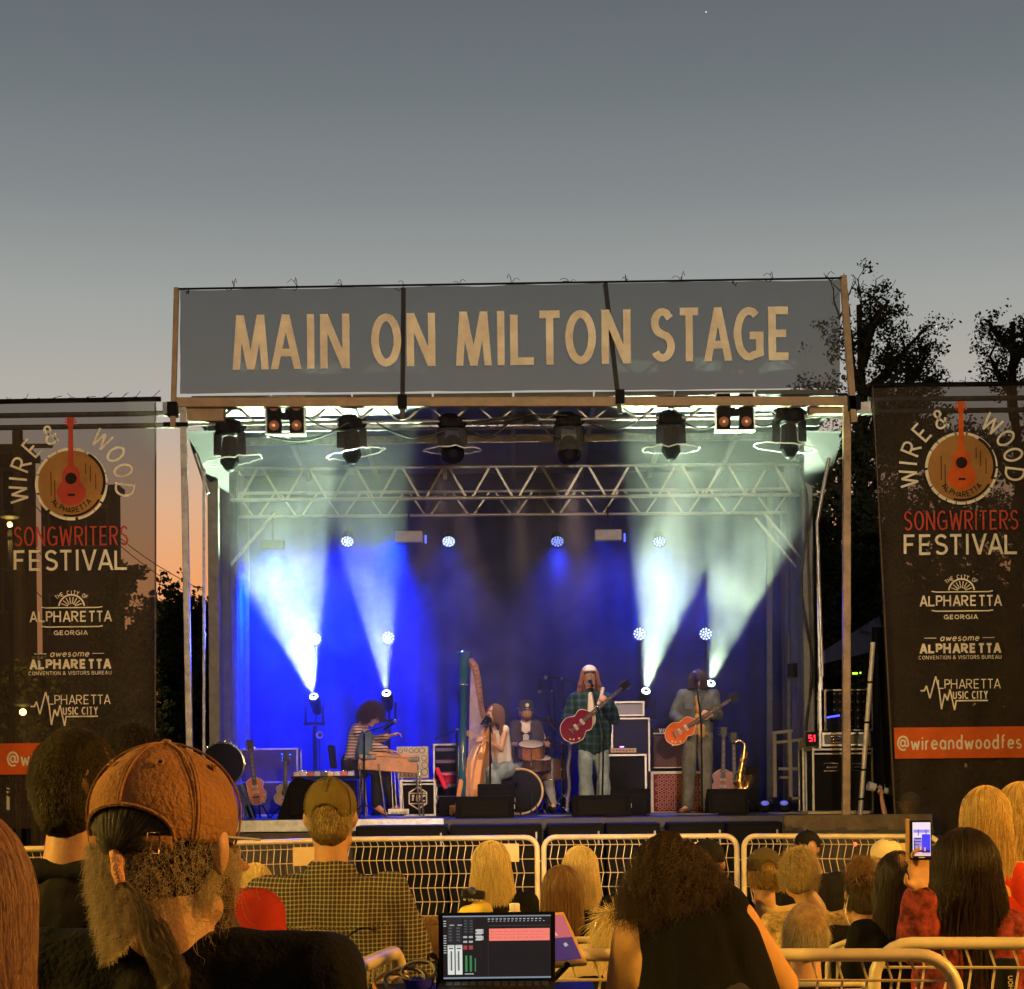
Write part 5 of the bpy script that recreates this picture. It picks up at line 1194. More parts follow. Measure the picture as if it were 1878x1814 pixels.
# synth panel on the case
def case(label, x0, x1, y0, y1, Y, mt, edge, name='road_case', cat='case', dep=.5, handles=(), onfloor=True, group=None, corner=True, lid=None):
    a, b = W(x0, y1, Y), W(x1, y0, Y); z0 = ZD+.003 if onfloor else a.z; z1 = b.z
    t = thing(name, ((a.x+b.x)/2, Y, z0), label, cat, group); cx_, cz_ = (a.x+b.x)/2, (z0+z1)/2
    m = MB(); m.box((cx_, Y+dep/2, cz_), (b.x-a.x-.012, dep-.012, z1-z0-.012)); m.build('body', mt, t, bevel=.006)
    if edge:
        e = .026
        for x in (a.x, b.x):
            for y in (Y, Y+dep): m = MB(); m.box((x, y, cz_), (e, e, z1-z0+.002)); m.build('upright_edge', edge, t, bevel=.003)
        for z in (z0+.012, z1-.010):
            for c_, s_ in (((cx_, Y-.001, z), (b.x-a.x, e, e)), ((a.x-.001, Y+dep/2, z), (e, dep, e)), ((b.x+.001, Y+dep/2, z), (e, dep, e))): m = MB(); m.box(c_, s_); m.build('edge_trim', edge, t, bevel=.003)
        if lid: m = MB(); m.box((cx_, Y-.002, lerp(z1, z0, lid)), (b.x-a.x, .02, .02)); m.build('lid_seam', edge, t, bevel=.003)
    for hx, hy, hw, hh in handles:
        p = W(hx, hy, Y-.012); m = MB(); w, h = hw/F*Y, hh/F*Y; 
        m.tube([p+Vector((-w/2,0,-h/2)), p+Vector((w/2,0,-h/2)), p+Vector((w/2,0,h/2)), p+Vector((-w/2,0,h/2))], .008, 6, True); m.tube([p+Vector((-w*.35,-.03,0)), p+Vector((w*.35,-.03,0))], .014, 8); m.build('recessed_handle', CHROME, t, smooth=True)
    return t, Vector((cx_, Y, cz_)), (b.x-a.x, z1-z0)
t, c, sz = case('black flight case lettered TBC inside a hexagon below the cream synthesizer panel', 736, 797, 1430, 1492, 22.5, TOLEX, STEEL, lid=.12)
Mc = lambda x, y, o: (c.x+(x)*.0055*1.16, c.y-.012+o, c.z+(-y)*.0055*1.16)
m = MB(); hx = [(19*math.sin(math.radians(a)), 21*math.cos(math.radians(a))) for a in range(0, 420, 60)]
stroke(m, hx, 2.4, Mc); put_text(m, 'TBC', -14.5, 14.5, 7, 13, 3.2, Mc, z0=.001, slant=.12); stroke(m, [(-15,10.5), (15,10.5)], 2, Mc); stroke(m, [(-15,-9), (15,-9)], 2, Mc); m.build('lettering', CREAM, t)
t, c, sz = case('cream synthesizer panel covered in line drawings standing on the lettered case', 727, 786, 1368, 1429, 22.62, CREAM, None, 'synthesizer', 'synthesizer', .2, onfloor=False)
m = MB(); Mc = lambda x, y, o: (c.x+x*.0066, c.y-.006+o, c.z-y*.0066)
for x, y, r_ in ((-22,-22,4), (-12,-24,3), (-2,-22,4), (8,-22,4), (18,-22,5), (22,-8,5), (23,5,6), (22,18,6), (5,-10,3), (-5,-9,3)): stroke(m, arc(x, y, r_, r_, 0, 360, 12), 1.1, Mc)
for x in (-22,-15,-8,-1,6,12): stroke(m, [(x,2), (x,24), (x+3,26)], 1.1, Mc); stroke(m, [(x-2,8), (x+3,12)], 1, Mc)
m.build('line_drawings', mat('dark_ink', (.03,.02,.015)) if False else mat('panel_ink', (.12,.09,.08), .8), t)
# slatted red-lit cabinet and leaning red lit case, its red light put in as emission
t, c, sz = case('slatted speaker cabinet lit red and purple left of the harp', 797, 838, 1364, 1484, 23.0, TOLEX, STEEL, 'speaker_cabinet', 'loudspeaker')
for k in range(6): m = MB(); m.box((c.x, c.y-.02, lerp(c.z-sz[1]*.42, c.z+sz[1]*.42, k/5)), (sz[0]-.05, .03, .03), rotm('X', .5)); m.build('slat', mat('grey_slat', (.25,.2,.22), .6), t)
t = thing('glow_case', dz(P(815,1470,-.1), ZD), 'red lit case, its light put in as glow, leaning against the cabinet left of the harp', 'lamp')
m = MB(); m.bar(P(801,1408,.3), P(818,1446,.25), .05, .04); m.build('tube', mat('red_glow', (.3,.01,.02), .4, 0, .3, 8, emit=(1,.02,.05), es=.5), t, bevel=.01)
m = MB(); m.box(dz(P(822,1455,.1), ZD+.12), (.22,.2,.24)); m.build('foot', TOLEX, t, bevel=.01)
b0 = dz(P(838,1490,-.1), ZD); mic_stand('microphone stand with a long silver boom left of the harp', b0, [b0+Vector((0,0,.02)), P(838,1338,-.1)], [P(797,1356,-.1), P(838,1338,-.1), P(838,1333,-.1)], None)
# ================================================================== harp and harpist
Y0 = 22.2
hp = thing('harp', dz(P(862,1490), ZD), 'tall concert harp with dark blue column and orange wooden soundbox', 'harp')
BLUEL = mat('blue_lacquer', (.012,.075,.13), .15, 0, .2, 6, coat=1)
m = MB(); p0, p1 = P(847,1478,-.05), P(851,1198,-.05); L_ = (p1-p0).length
m.lathe([(.075,0), (.082,.03), (.082,.1), (.065,.14), (.060,.32), (.046,.36), (.043,L_*.42), (.041,L_*.78), (.050,L_*.785), (.050,L_*.80), (.040,L_*.805), (.058,L_*.87), (.068,L_*.95), (.080,L_), (.001,L_+.004)], p0, p1-p0, 28); m.build('column', BLUEL, hp, smooth=True)
m = MB(); m.lathe([(.079,0), (.083,.012), (.072,.02), (.001,.021)], p1, p1-p0, 28, cap=False); m.lathe([(.052,-.01), (.055,0), (.052,.01)], p0.lerp(p1, .793), p1-p0, 28, cap=False); m.build('column_rings', CHROME, hp, smooth=True)
neck = [(858,1212,-.05,.03), (864,1212,0,.05), (870,1222,.02,.06), (875,1245,.04,.06), (878,1272,.06,.055), (881,1298,.08,.05), (886,1314,.1,.05), (893,1316,.12,.045), (898,1306,.14,.035)]
m = MB()
pts = [P(x, y, d) for x, y, d, w in neck]; m.tube(pts, [w*.8 for *_, w in neck], 10); m.build('neck', mat('reddish_wood', (.35,.16,.09), .35, 0, .3, 14), hp, smooth=True)
m = MB()
for x, y, d, w in neck[2:-1]:
    for k in range(3): p = P(x-1+k*2.2, y+k*8, d-.06); m.tube([p, p+Vector((.03,-.02,.0))], .006, 5)
for k in range(26): u = k/25; p = P(lerp(868, 884, u), lerp(1222, 1312, u), lerp(-.02,.04,u)-.05); m.ell(p, .008, 6, 4)
m.build('tuning_pins', CHROME, hp, kind='stuff')
sb = [P(891,1330,.22), P(852,1392,-.02), P(853,1440,-.10), P(858,1470,-.08), P(878,1440,.14), P(893,1400,.3), P(897,1345,.32)]
# soundbox: tapered box from top (near shoulder) to base
A = [P(884,1335,.14), P(899,1332,.20), P(902,1345,.36), P(888,1342,.34)]; Bq = [dz(P(847,1474,-.10), ZD+.14), dz(P(874,1474,-.16), ZD+.14), dz(P(890,1474,.14), ZD+.14), dz(P(862,1474,.2), ZD+.14)]
mid = [P(856,1392,-.05), P(886,1394,-.06), P(899,1390,.24), P(875,1390,.26)]
ls = [A, mid, Bq]; m = MB(); vs = [v for l_ in ls for v in l_]
m.add(vs, [(3,2,1,0), (8,9,10,11)]+[(r_*4+i, r_*4+(i+1) % 4, (r_+1)*4+(i+1) % 4, (r_+1)*4+i) for r_ in range(2) for i in range(4)]); m.build('soundbox', mat('orange_maple', (.62,.27,.09), .4, 0, .2, 5), hp, bevel=.012)
m = MB(); m.tube([P(890,1334,.13), P(872,1392,-.075), dz(P(861,1474,-.14), ZD+.14)], .011, 6); m.build('string_rib', mat('reddish_wood', (.3,.1,.1)), hp)
m = MB(); m.box(dz(P(862,1480,.0), ZD+.07), (.42,.42,.13), rotm('Z', .3)); m.build('base', mat('orange_maple', (.6,.3,.1)), hp, bevel=.02)
m = MB(); m.tube([dz(P(836,1486,-.3), ZD+.05), P(842,1455,-.2), P(846,1430,-.08)], .03, 6); m.build('base_foot', mat('orange_maple', (.6,.3,.1)), hp, smooth=True)
m = MB()
for k in range(34):
    u = k/33; a_ = pts[1].lerp(pts[3], u*2) if u < .5 else pts[3].lerp(pts[6], u*2-1); b_ = P(lerp(857, 889, u), lerp(1465, 1338, u), lerp(-.14,.13,u)); m.tube([a_, b_], .0016, 4)
m.build('strings', mat('purple_strings', (.5,.4,.45), .4), hp, kind='stuff')
ha = thing('person', dz(P(915,1480), ZD), 'harpist with long brown hair and white top singing at the harp', 'person', 'musicians on the stage')
J = dict(neck=P(915,1326,.22), sl=P(906,1340,.30), sr=P(926,1339,.12), el=P(893,1362,.20), er=P(919,1374,-.02), wl=P(872,1350,.06), wr=P(893,1358,-.12),
         hl=P(916,1408,.32), hr=P(929,1410,.12), kl=P(893,1422,.12), kr=P(908,1424,-.12), al=dz(P(893,1478,.1), FOOT+.05), ar=dz(P(908,1478,-.1), FOOT+.05), tl=dz(P(880,1484,.05), FOOT), tr=dz(P(893,1484,-.18), FOOT))
hd, Rh = P(908,1309,.15), basis(-118, 6)
body(ha, J, SKIN, hd, Rh, .94, .0085, [(J['wl'], (-.8,-.2,.3), (.3,-.8,0), 1, .8), (J['wr'], (-.85,-.1,.15), (.1,.6,-.6), -1, .8)])
face_parts(ha, hd, Rh, .94)
top(ha, J, mat('white_tank', (.62,.55,.47), .85, 0, .1, 8), .92, .008, 0, name='tank_top', wr=.006, hem=0, arms=False)
trousers(ha, J, DENIM, .95, .022, flare=1.3); shoes(ha, J, mat('brown_leather', (.16,.08,.04)), .9)
hair_long(ha, hd, Rh, .30, n=1200, face=48, mt=H_BROWN, wave=.010, spread=.20, r=.0017, wf=30, down=basis(-118))
b0 = dz(P(899,1490,-.45), ZD); mic_stand('black microphone stand with a wrapped cable in front of the harpist', b0, [b0+Vector((0,0,.02)), P(899,1330,-.45)], [P(903,1345,-.42), P(899,1328,-.38), P(893,1318,-.2)], (P(893,1314,-.15), (.35,.5,.5)))
m = MB(); m.ell(P(897,1322,-.3), (.035,.035,.05), 12, 8); tag(m.build('microphone_clip', BLACKM, smooth=True, loc=P(897,1322,-.3)), 'black clip-on microphone bundle just below the face of the harpist', 'microphone')
hs = thing('harp_stool', dz(P(922,1486,.2), ZD), 'dark round stool under the harpist', 'stool')
m = MB(); m.lathe([(.17,0), (.19,.02), (.19,.06), (.15,.08)], dz(P(922,1422,.2), P(922,1428,.2).z-.1), (0,0,1), 24); m.build('seat', BLACKP, hs, smooth=True)
for k in range(3): a = 2*PI*k/3; m = MB(); p = dz(P(922,1430,.2), P(922,1432,.2).z-.09); m.tube([p, dz(p+Vector((.22*math.cos(a), .22*math.sin(a), 0)), ZD+.01)], .012, 6); m.build('leg', BLACKM, hs)
# ================================================================== drummer and kit
Y0 = 23.4
dr = thing('person', dz(P(972,1480,.2), ZD), 'bearded drummer in a dark hat, open vest and white tee with dark printed circles', 'person', 'musicians on the stage')
J = dict(neck=P(964,1323), sl=P(945,1333), sr=P(985,1333), el=P(936,1364,-.05), er=P(995,1364,-.05), wl=P(952,1366,-.32), wr=P(994,1362,-.38),
         hl=P(956,1408), hr=P(976,1408), kl=P(947,1412,-.42), kr=P(1004,1410,-.38), al=dz(P(947,1470,-.45), FOOT+.08), ar=dz(P(1013,1470,-.42), FOOT+.08), tl=dz(P(947,1480,-.62), FOOT+.02), tr=dz(P(1017,1480,-.60), FOOT+.02))
hd, Rh = P(965,1304,-.02), basis(172, -6)
body(dr, J, SKIN, hd, Rh, 1.0, .0095, [(J['wl'], (.7,-.3,.0), (0,.3,-1), 1, 1.0), (J['wr'], (.4,-.6,.05), (0,.3,-1), -1, 1.0)])
face_parts(dr, hd, Rh)
b = Blob(); Pq = lambda x, y, z: hd+Rh @ Vector((x, y, z))
b.cap(Pq(-.045,.05,-.075), Pq(0,.078,-.098), .026, .03); b.cap(Pq(.045,.05,-.075), Pq(0,.078,-.098), .026, .03); b.cap(Pq(-.02,.094,-.040), Pq(.02,.094,-.040), .007, .007); b.build('beard', MATS['brown_hair_base'], dr, .007, 2)
hair_short(dr, hd, Rh, 700, .04, mt=H_BROWN, low=2.1, face=75, front=.2, lift=.3, r=.0016)
top(dr, J, mat('white_tee', (.66,.58,.47), .85, 0, .1, 8), 1.0, .016, .9, name='tee_shirt', wr=.01)
b = Blob(); ch = (J['sl']+J['sr'])/2
for sx, xs in ((-1, 945), (1, 984)): b.chain([P(xs+sx*-1,1332,-.03), P(xs+sx*0,1352,-.07), P(xs+sx*-1,1396,-.07)], [.085,.10,.11])
b.build('vest', mat('dark_vest', (.05,.04,.045), .85, 0, .3, 8), dr, .012, 3, .008)
m = MB()
for x in (958, 971): 
    m.lathe([(.001,.014), (.022,.013), (.024,.0)], P(x,1345,-.135), (0,-1,0), 16, cap=False)
m.tube([P(961,1345,-.145), P(968,1345,-.145)], .005, 6); m.build('shirt_print', mat('dark_ink_solid', (.03,.02,.02), .8), dr, smooth=True)
trousers(dr, J, pants_mat('grey_jeans', (.30,.30,.29)), 1.0, .018); shoes(dr, J, BLACKP)
hc = hd+Rh @ Vector((0,-.01,.05)); m = MB(); m.lathe([(.125,-.03), (.128,-.024), (.100,-.012), (.098,.05), (.088,.075), (.05,.086), (.001,.088)], hc, Rh @ Vector((0,.05,1)), 28); hat = m.build('hat', mat('navy_hat', (.035,.035,.06), .85), dr, smooth=True)
m = MB(); m.lathe([(.024,.0), (.022,.006), (.001,.007)], hc+Rh @ Vector((0,.098,.03)), Rh @ Vector((0,1,.1)), 18, cap=False); m.build('badge', CREAM, hat, smooth=True)
bd = thing('bass_drum', dz(P(957,1484,-.8), ZD), 'bass drum with black front head and pale hoop on the floor before the drummer', 'drum', 'drum kit')
rb = .275; cb = Vector((P(954,1450,-.75).x, P(954,1450,-.75).y, ZD+rb+.015))
m = MB(); m.lathe([(rb-.01,0), (rb-.01,.42)], cb, (0,1,0), 40); m.build('shell', mat('walnut_shell', (.10,.045,.025), .3, 0, .3, 12, coat=.6), bd, smooth=True)
m = MB(); m.lathe([(.001,.0), (rb-.02,.002)], cb+Vector((0,-.03,0)), (0,1,0), 40, cap=False); m.build('drum_head', mat('black_drum_head', (.006,.006,.010), .65, 0, 0), bd)
for yy in (-.03, .43): m = MB(); m.tube([cb+Vector((rb*math.cos(a), yy, rb*math.sin(a))) for a in np.linspace(0, 2*PI, 40, endpoint=False)], .013, 8, True); m.build('hoop', mat('cream_binding', (.6,.4,.2)), bd, smooth=True)
for k in range(8): a = 2*PI*k/8+.2; p = cb+Vector(((rb+.01)*math.cos(a), 0, (rb+.01)*math.sin(a))); m = MB(); m.tube([p+Vector((0,-.03,0)), p+Vector((0,.1,0))], .006, 6); m.ell(p+Vector((0,.1,0)), .014, 8, 6); m.build('tension_lug', CHROME, bd, smooth=True)
for sx in (-1, 1): m = MB(); m.tube([cb+Vector((sx*rb*.8, .1, -rb*.5)), Vector((cb.x+sx*rb*1.15, cb.y-.1, ZD+.012))], .009, 6); m.build('leg', CHROME, bd)
def drum(label, c, r, h, tilt=(0,-.25,1), mt=None, legs=True):
    t = thing('drum', dz(c, ZD), label, 'drum', 'drum kit'); ax = Vector(tilt).normalized()
    m = MB(); m.lathe([(r,0), (r,h)], c, ax, 32); m.build('shell', mt, t, smooth=True)
    m = MB(); m.lathe([(.001,.0), (r*.97,.001)], c+ax*(h+.004), ax, 32, cap=False); m.build('drum_head', CREAM, t)
    q = ax.to_track_quat('Z','Y').to_matrix()
    for z in (0, h): m = MB(); m.tube([c+ax*z+q @ Vector(((r+.006)*math.cos(a), (r+.006)*math.sin(a), 0)) for a in np.linspace(0, 2*PI, 32, endpoint=False)], .008, 6, True); m.build('hoop', CHROME, t, smooth=True)
    for k in range(8):
        a = 2*PI*k/8; p = c+q @ Vector(((r+.012)*math.cos(a), (r+.012)*math.sin(a), h/2)); m = MB(); m.tube([p-ax*h*.45, p+ax*h*.45], .006, 6); m.ell(p, (.012,.012,.02), 8, 6); m.build('tension_lug', CHROME, t, smooth=True)
    if legs:
        for k in range(3): a = 2*PI*k/3+.5; m = MB(); m.tube([c+Vector((0,0,-.04)), dz(c+Vector((.25*math.cos(a), .25*math.sin(a), 0)), ZD+.012)], .009, 6); m.build('leg', CHROME, t)
    return t
WAL = mat('walnut_shell', (.2,.1,.05)); ORW = mat('honey_shell', (.36,.14,.05), .25, 0, .25, 10, coat=.8)
drum('honey coloured wooden tom drum with chrome hardware in front of the drummer', P(974,1388,-.62), .155, .16, (0,-.35,1), ORW)
drum('darker walnut drum below and right of the honey coloured tom', P(984,1408,-.58), .17, .13, (.1,-.25,1), WAL)
drum('floor drum half hidden behind the drum kit hardware at the right', P(1010,1430,-.3), .18, .26, (0,0,1), WAL)
def cymbal(label, c, r, tilt=(0.05,-.15,1), boom=None):
    t = thing('cymbal', dz(c, ZD), label, 'cymbal', 'cymbals of the drum kit'); ax = Vector(tilt).normalized()
    m = MB(); m.lathe([(.001,.03), (.03,.024), (.045,.006), (r*.6,.003), (r,-.012), (r,-.015), (r*.6,0), (.001,.0)], c, ax, 32, cap=False); m.build('plate', BRASS, t, smooth=True)
    p = dz(c+Vector((boom or .0, .05, 0)), ZD); m = MB(); m.tube([c+ax*.05, c-ax*.02, dz(p, c.z-.25), p+Vector((0,0,.2)), p+Vector((0,0,.03))], .009, 6); m.build('pole', CHROME, t, smooth=True)
    for k in range(3): a = 2*PI*k/3; m = MB(); m.tube([p+Vector((0,0,.25)), p+Vector((.26*math.cos(a), .26*math.sin(a), .012))], .007, 6); m.build('leg', CHROME, t)
cymbal('flat ride cymbal at hip height between the drummer and the centre singer', P(1030,1368,-.4), .20, (0,-.06,1))
cymbal('tilted crash cymbal in shadow above the right side of the drum kit', P(1006,1320,.1), .22, (.25,-.2,1), .2)
cymbal('small cymbal at the right hand of the drummer', P(1005,1358,-.3), .15, (.1,-.1,1))
b0 = dz(P(1018,1480,.2), ZD); mic_stand('tall overhead microphone stand above the drum kit', b0, [b0+Vector((0,0,.02)), P(1018,1272,.2)], [P(1028,1284,.2), P(1012,1268,.2), P(988,1256,.1)], (P(990,1266,.1), (0,-.1,-1)))
b0 = dz(P(1033,1480,.3), ZD); mic_stand('second overhead stand with a horizontal boom behind the centre singer', b0, [b0+Vector((0,0,.02)), P(1033,1250,.3)], [P(1060,1252,.3), P(1030,1245,.3), P(1006,1243,.3)], (P(1004,1243,.3), (-1,0,0)))
# coiled guitar cable
m = MB(); a, b_ = P(1044,1363,-1.1), dz(P(1042,1486,-1.3), ZD+.03); pts = [a.lerp(b_, i/420)+Vector((.018*math.cos(i*.62), .018*math.sin(i*.62), 0))+Vector((.01*math.sin(i*.03), 0, 0)) for i in range(421)]
tag(m.tube(pts, .0045, 5).build('coiled_cable', mat('pale_cable', (.30,.27,.26), .5, 0, 0), smooth=True, loc=b_), 'coiled guitar cable hanging from the maroon guitar of the singer', 'cable')
for px, py, s in ((738,1484,1), (1020,1486,1), (1228,1486,1.2), (1276,1487,1), (1455,1484,1.3), (560,1500,1)):
    m = MB(); c = dz(W(px, py, 21.2), ZD+.012); pts = [c+Vector((s*(.12+.012*i/8)*math.cos(i*.5)*1.3+.03*math.sin(i*.2), s*.10*math.sin(i*.5), .004*(i % 3))) for i in range(44)]
    tag(m.tube(pts, .006, 5).build('floor_cable', mat('grey_cable', (.16,.15,.15), .5, 0, 0), smooth=True, loc=c), 'loops of cable lying on the stage floor %s' % {738:'by the pedal steel guitar',1020:'beside the bass drum',1228:'in front of the lattice grille cabinet',1276:'at the feet of the right guitarist',1455:'by the metal stair frame at the right',560:'by the draped side fill'}[px], 'cable', 'loose cables on the stage floor')
# ================================================================== amplifiers
GR = mat('amp_grille_cloth', (.07,.035,.03), .8, 0, .4, 90, .4, bscale=300)
t, c, sz = case('silver faced bass amplifier head on top of the tall dark speaker cabinet', 1126, 1180, 1286, 1314, 23.2, mat('silver_grille', (.34,.34,.40), .6, .2, .2, 60), STEEL, 'amplifier_head', 'amplifier', .3, onfloor=False)
m = MB(); Mc = lambda x, y, o: (c.x+x/F*23.2, c.y-.004+o, c.z-y/F*23.2); 
for k in range(9): stroke(m, [(-22+k*5.2, -8), (-20+k*5.2, -12), (-18.5+k*5.2, -8)], 1.4, Mc)
m.build('logo_marks', BLACKP, t)
t, c, sz = case('tall dark bass speaker cabinet behind the centre singer', 1124, 1190, 1316, 1490, 23.2, mat('navy_grille', (.03,.03,.06), .8, 0, .3, 50), STEEL, 'speaker_cabinet', 'loudspeaker', .4)
t, c, sz = case('small tan amplifier head lying on the black cabinet right of the singer', 1119, 1168, 1371, 1382, 22.6, mat('tan_tolex', (.40,.28,.2), .6), None, 'amplifier_head', 'amplifier', .25, onfloor=False)
m = MB()
for k in range(7): m.lathe([(.008,0), (.007,.012), (.001,.013)], c+Vector((-.13+.04*k, -.13, -.0))+Vector((0,.005,0)), (0,-1,0), 8, cap=False)
m.build('knobs', BLACKP, t)
m = MB(); m.box(c+Vector((-.02,-.01,.045)), (.05,.03,.012)); m.build('indicator', mat('pink_glow', (.5,.1,.5), .4, 0, 0, emit=(.7,.3,1), es=3), t)
t, c, sz = case('black guitar cabinet with silver edges right of the centre singer', 1116, 1184, 1383, 1490, 22.55, TOLEX, STEEL, 'speaker_cabinet', 'loudspeaker', .35)
t, c, sz = case('black amplifier lettered VOX with a diamond pattern grille', 1197, 1262, 1335, 1411, 22.9, TOLEX, None, 'guitar_amplifier', 'amplifier', .3, onfloor=False)
m = MB(); zt = W(0, 1358, 22.9).z; m.box((c.x, c.y-.006, zt), (sz[0]-.02,.012,.014)); m.box((c.x, c.y-.006, c.z-sz[1]/2+.02), (sz[0]-.02,.012,.012)); m.build('piping', CREAM, t)
m = MB(); m.box((c.x, c.y-.004, (zt+c.z-sz[1]/2)/2), (sz[0]-.04,.012, zt-(c.z-sz[1]/2)-.05)); g_ = m.build('grille', GR, t)
m = MB(); Mg = lambda x, y, o: (c.x+x, c.y-.011+o, (zt+c.z-sz[1]/2)/2-y)
hh_ = (zt-(c.z-sz[1]/2)-.06)/2; ww_ = sz[0]/2-.03
for k in range(-12, 13):
    for s_ in (1, -1):
        pts_ = [(k*.05+s_*v, v) for v in np.linspace(-hh_, hh_, 12) if abs(k*.05+s_*v) < ww_]
        if len(pts_) > 1: stroke(m, [pts_[0], pts_[-1]], .004, Mg)
m.build('diamond_pattern', mat('grille_thread', (.20,.12,.10), .8), g_, kind='stuff')
m = MB(); Mc = lambda x, y, o: (c.x+x/F*22.9, c.y-.01+o, W(0,1353,22.9).z-y/F*22.9); put_text(m, 'VOX', -21, -2, 4, 8, 1.6, Mc); m.build('lettering', CREAM, t)
t, c, sz = case('pale edged speaker cabinet with a red lattice grille under the lettered amplifier', 1193, 1290, 1413, 1487, 22.85, CREAM, None, 'speaker_cabinet', 'loudspeaker', .38)
m = MB(); m.box((c.x+.01, c.y-.004, c.z-.01), (sz[0]-.06,.012, sz[1]-.06)); g_ = m.build('grille', mat('dark_red_grille', (.10,.018,.02), .8, 0, .3, 60), t)
m = MB(); Mg = lambda x, y, o: (c.x+.01+x, c.y-.011+o, c.z-.01-y)
for i in range(-5, 6):
    for j in range(-4, 5):
        x, y = i*.056+(.028 if j % 2 else 0), j*.048
        if abs(x) < sz[0]/2-.05 and abs(y) < sz[1]/2-.05: stroke(m, arc(x, y, .021, .021, 0, 360, 8), .009, Mg)
m.build('lattice', mat('lattice_thread', (.36,.16,.14), .8), g_, kind='stuff')
t, c, sz = case('dark wide equipment trunk behind the guitars at the left of the stage', 440, 545, 1372, 1470, 23.6, mat('plum_tolex', (.06,.03,.06), .6, 0, .3, 8), STEEL, 'road_case', 'case', .4, lid=.5)
# guitar stands
def stand_guitar(label, px, ytop, ybot, Y, mt, edge, kind='electric', lean=0, W_=.32, dp=.04):
    top_ = W(px+lean, ytop, Y); bot = W(px, ybot, Y); L_ = (top_-bot).length; bl_ = L_*.42
    cb_ = bot.lerp(top_, bl_/2/L_); g_ = guitar(label, cb_, top_-bot, (0,-1,.25), bl_, W_, L_-bl_-.16, mt, edge, kind, depth=dp)
    s = thing('guitar_stand', dz(bot, ZD), 'black stand holding the '+label.split(' standing')[0].split(' on a stand')[0], 'stand', 'guitar stands')
    for sx in (-1, 1):
        m = MB(); m.tube([dz(bot+Vector((sx*.16,-.15,0)), ZD+.01), dz(bot+Vector((sx*.06,.03,0)), bot.z-.01), dz(bot+Vector((sx*.06,-.12,0)), bot.z-.01)], .009, 6); m.build('leg', BLACKM, s, smooth=True)
    m = MB(); m.tube([dz(bot+Vector((0,.25,0)), ZD+.01), bot.lerp(top_, .6)+Vector((0,.09,0))], .010, 6); m.build('spine', BLACKM, s)
stand_guitar('salmon pink electric bass standing at the far left of the stage', 472, 1356, 1476, 22.0, mat('salmon_paint', (.60,.16,.10), .3, 0, .2, 8, coat=.6), CREAM, lean=-14, W_=.26)
stand_guitar('natural wood guitar on a stand before the dark trunk', 523, 1380, 1478, 22.4, mat('natural_spruce', (.45,.25,.12), .4), CREAM, 'acoustic', W_=.28, lean=2)
stand_guitar('cherry red electric guitar on a stand right of the right guitarist', 1325, 1332, 1468, 22.6, mat('cherry_red', (.30,.02,.02), .25, 0, .2, 5, coat=1), CREAM, lean=2)
stand_guitar('dark electric guitar on a stand beside the saxophone', 1347, 1342, 1468, 22.7, mat('black_gloss', (.012,.012,.014), .15, 0, 0, coat=1), CREAM, lean=-2)
# saxophone on stand
Y0 = 22.4
sx_ = thing('saxophone', dz(P(1362,1486), ZD), 'gold saxophone standing upright at the right side of the stage', 'saxophone')
m = MB(); pts = [P(1348,1362), P(1354,1358), P(1362,1360), P(1366,1366), P(1365,1380), P(1362,1400), P(1358,1420), P(1356,1436), P(1359,1446), P(1366,1448), P(1372,1442), P(1375,1430), P(1376,1422)]
m.tube(pts, [.008,.010,.013,.015,.020,.026,.032,.038,.042,.044,.050,.064,.082], 14, caps=False); m.build('body', BRASS, sx_, smooth=True)
m = MB(); m.tube([pts[-1]+Vector((.082*math.cos(a), .07*math.sin(a), .01*math.cos(a))) for a in np.linspace(0, 2*PI, 20, endpoint=False)], .006, 6, True); m.build('bell_rim', BRASS, sx_, smooth=True)
for k in range(14):
    p = pts[4].lerp(pts[8], k/13)+Vector((.02*(-1)**k, -.035, 0)); m = MB(); m.lathe([(.014,0), (.014,.008), (.001,.01)], p, (.3*(-1)**k,-1,0), 10, cap=False); m.build('key', BRASS, sx_, smooth=True)
m = MB(); m.tube([pts[4]+Vector((.03,-.03,0)), pts[6]+Vector((.045,-.03,0)), pts[8]+Vector((.06,-.03,.02))], .004, 6); m.tube([pts[4]+Vector((-.03,-.03,0)), pts[6]+Vector((-.04,-.03,0)), pts[7]+Vector((-.05,-.03,.02))], .004, 6); m.build('key_rods', BRASS, sx_, smooth=True)
m = MB(); m.tube([P(1348,1362), P(1343,1364)], .011, 8); m.build('mouthpiece', BLACKP, sx_, smooth=True)
s = thing('saxophone_stand', dz(P(1364,1488), ZD), 'black tripod stand under the gold saxophone', 'stand')
for k in range(3): a = 2*PI*k/3+.5; m = MB(); m.tube([P(1366,1452), dz(P(1366,1488)+Vector((.22*math.cos(a), .22*math.sin(a), 0)), ZD+.012)], .010, 6); m.build('leg', BLACKM, s)
t, c, sz = case('black drum case behind the saxophone', 1371, 1392, 1404, 1486, 22.9, TOLEX, None, 'drum_case', 'case', .4)
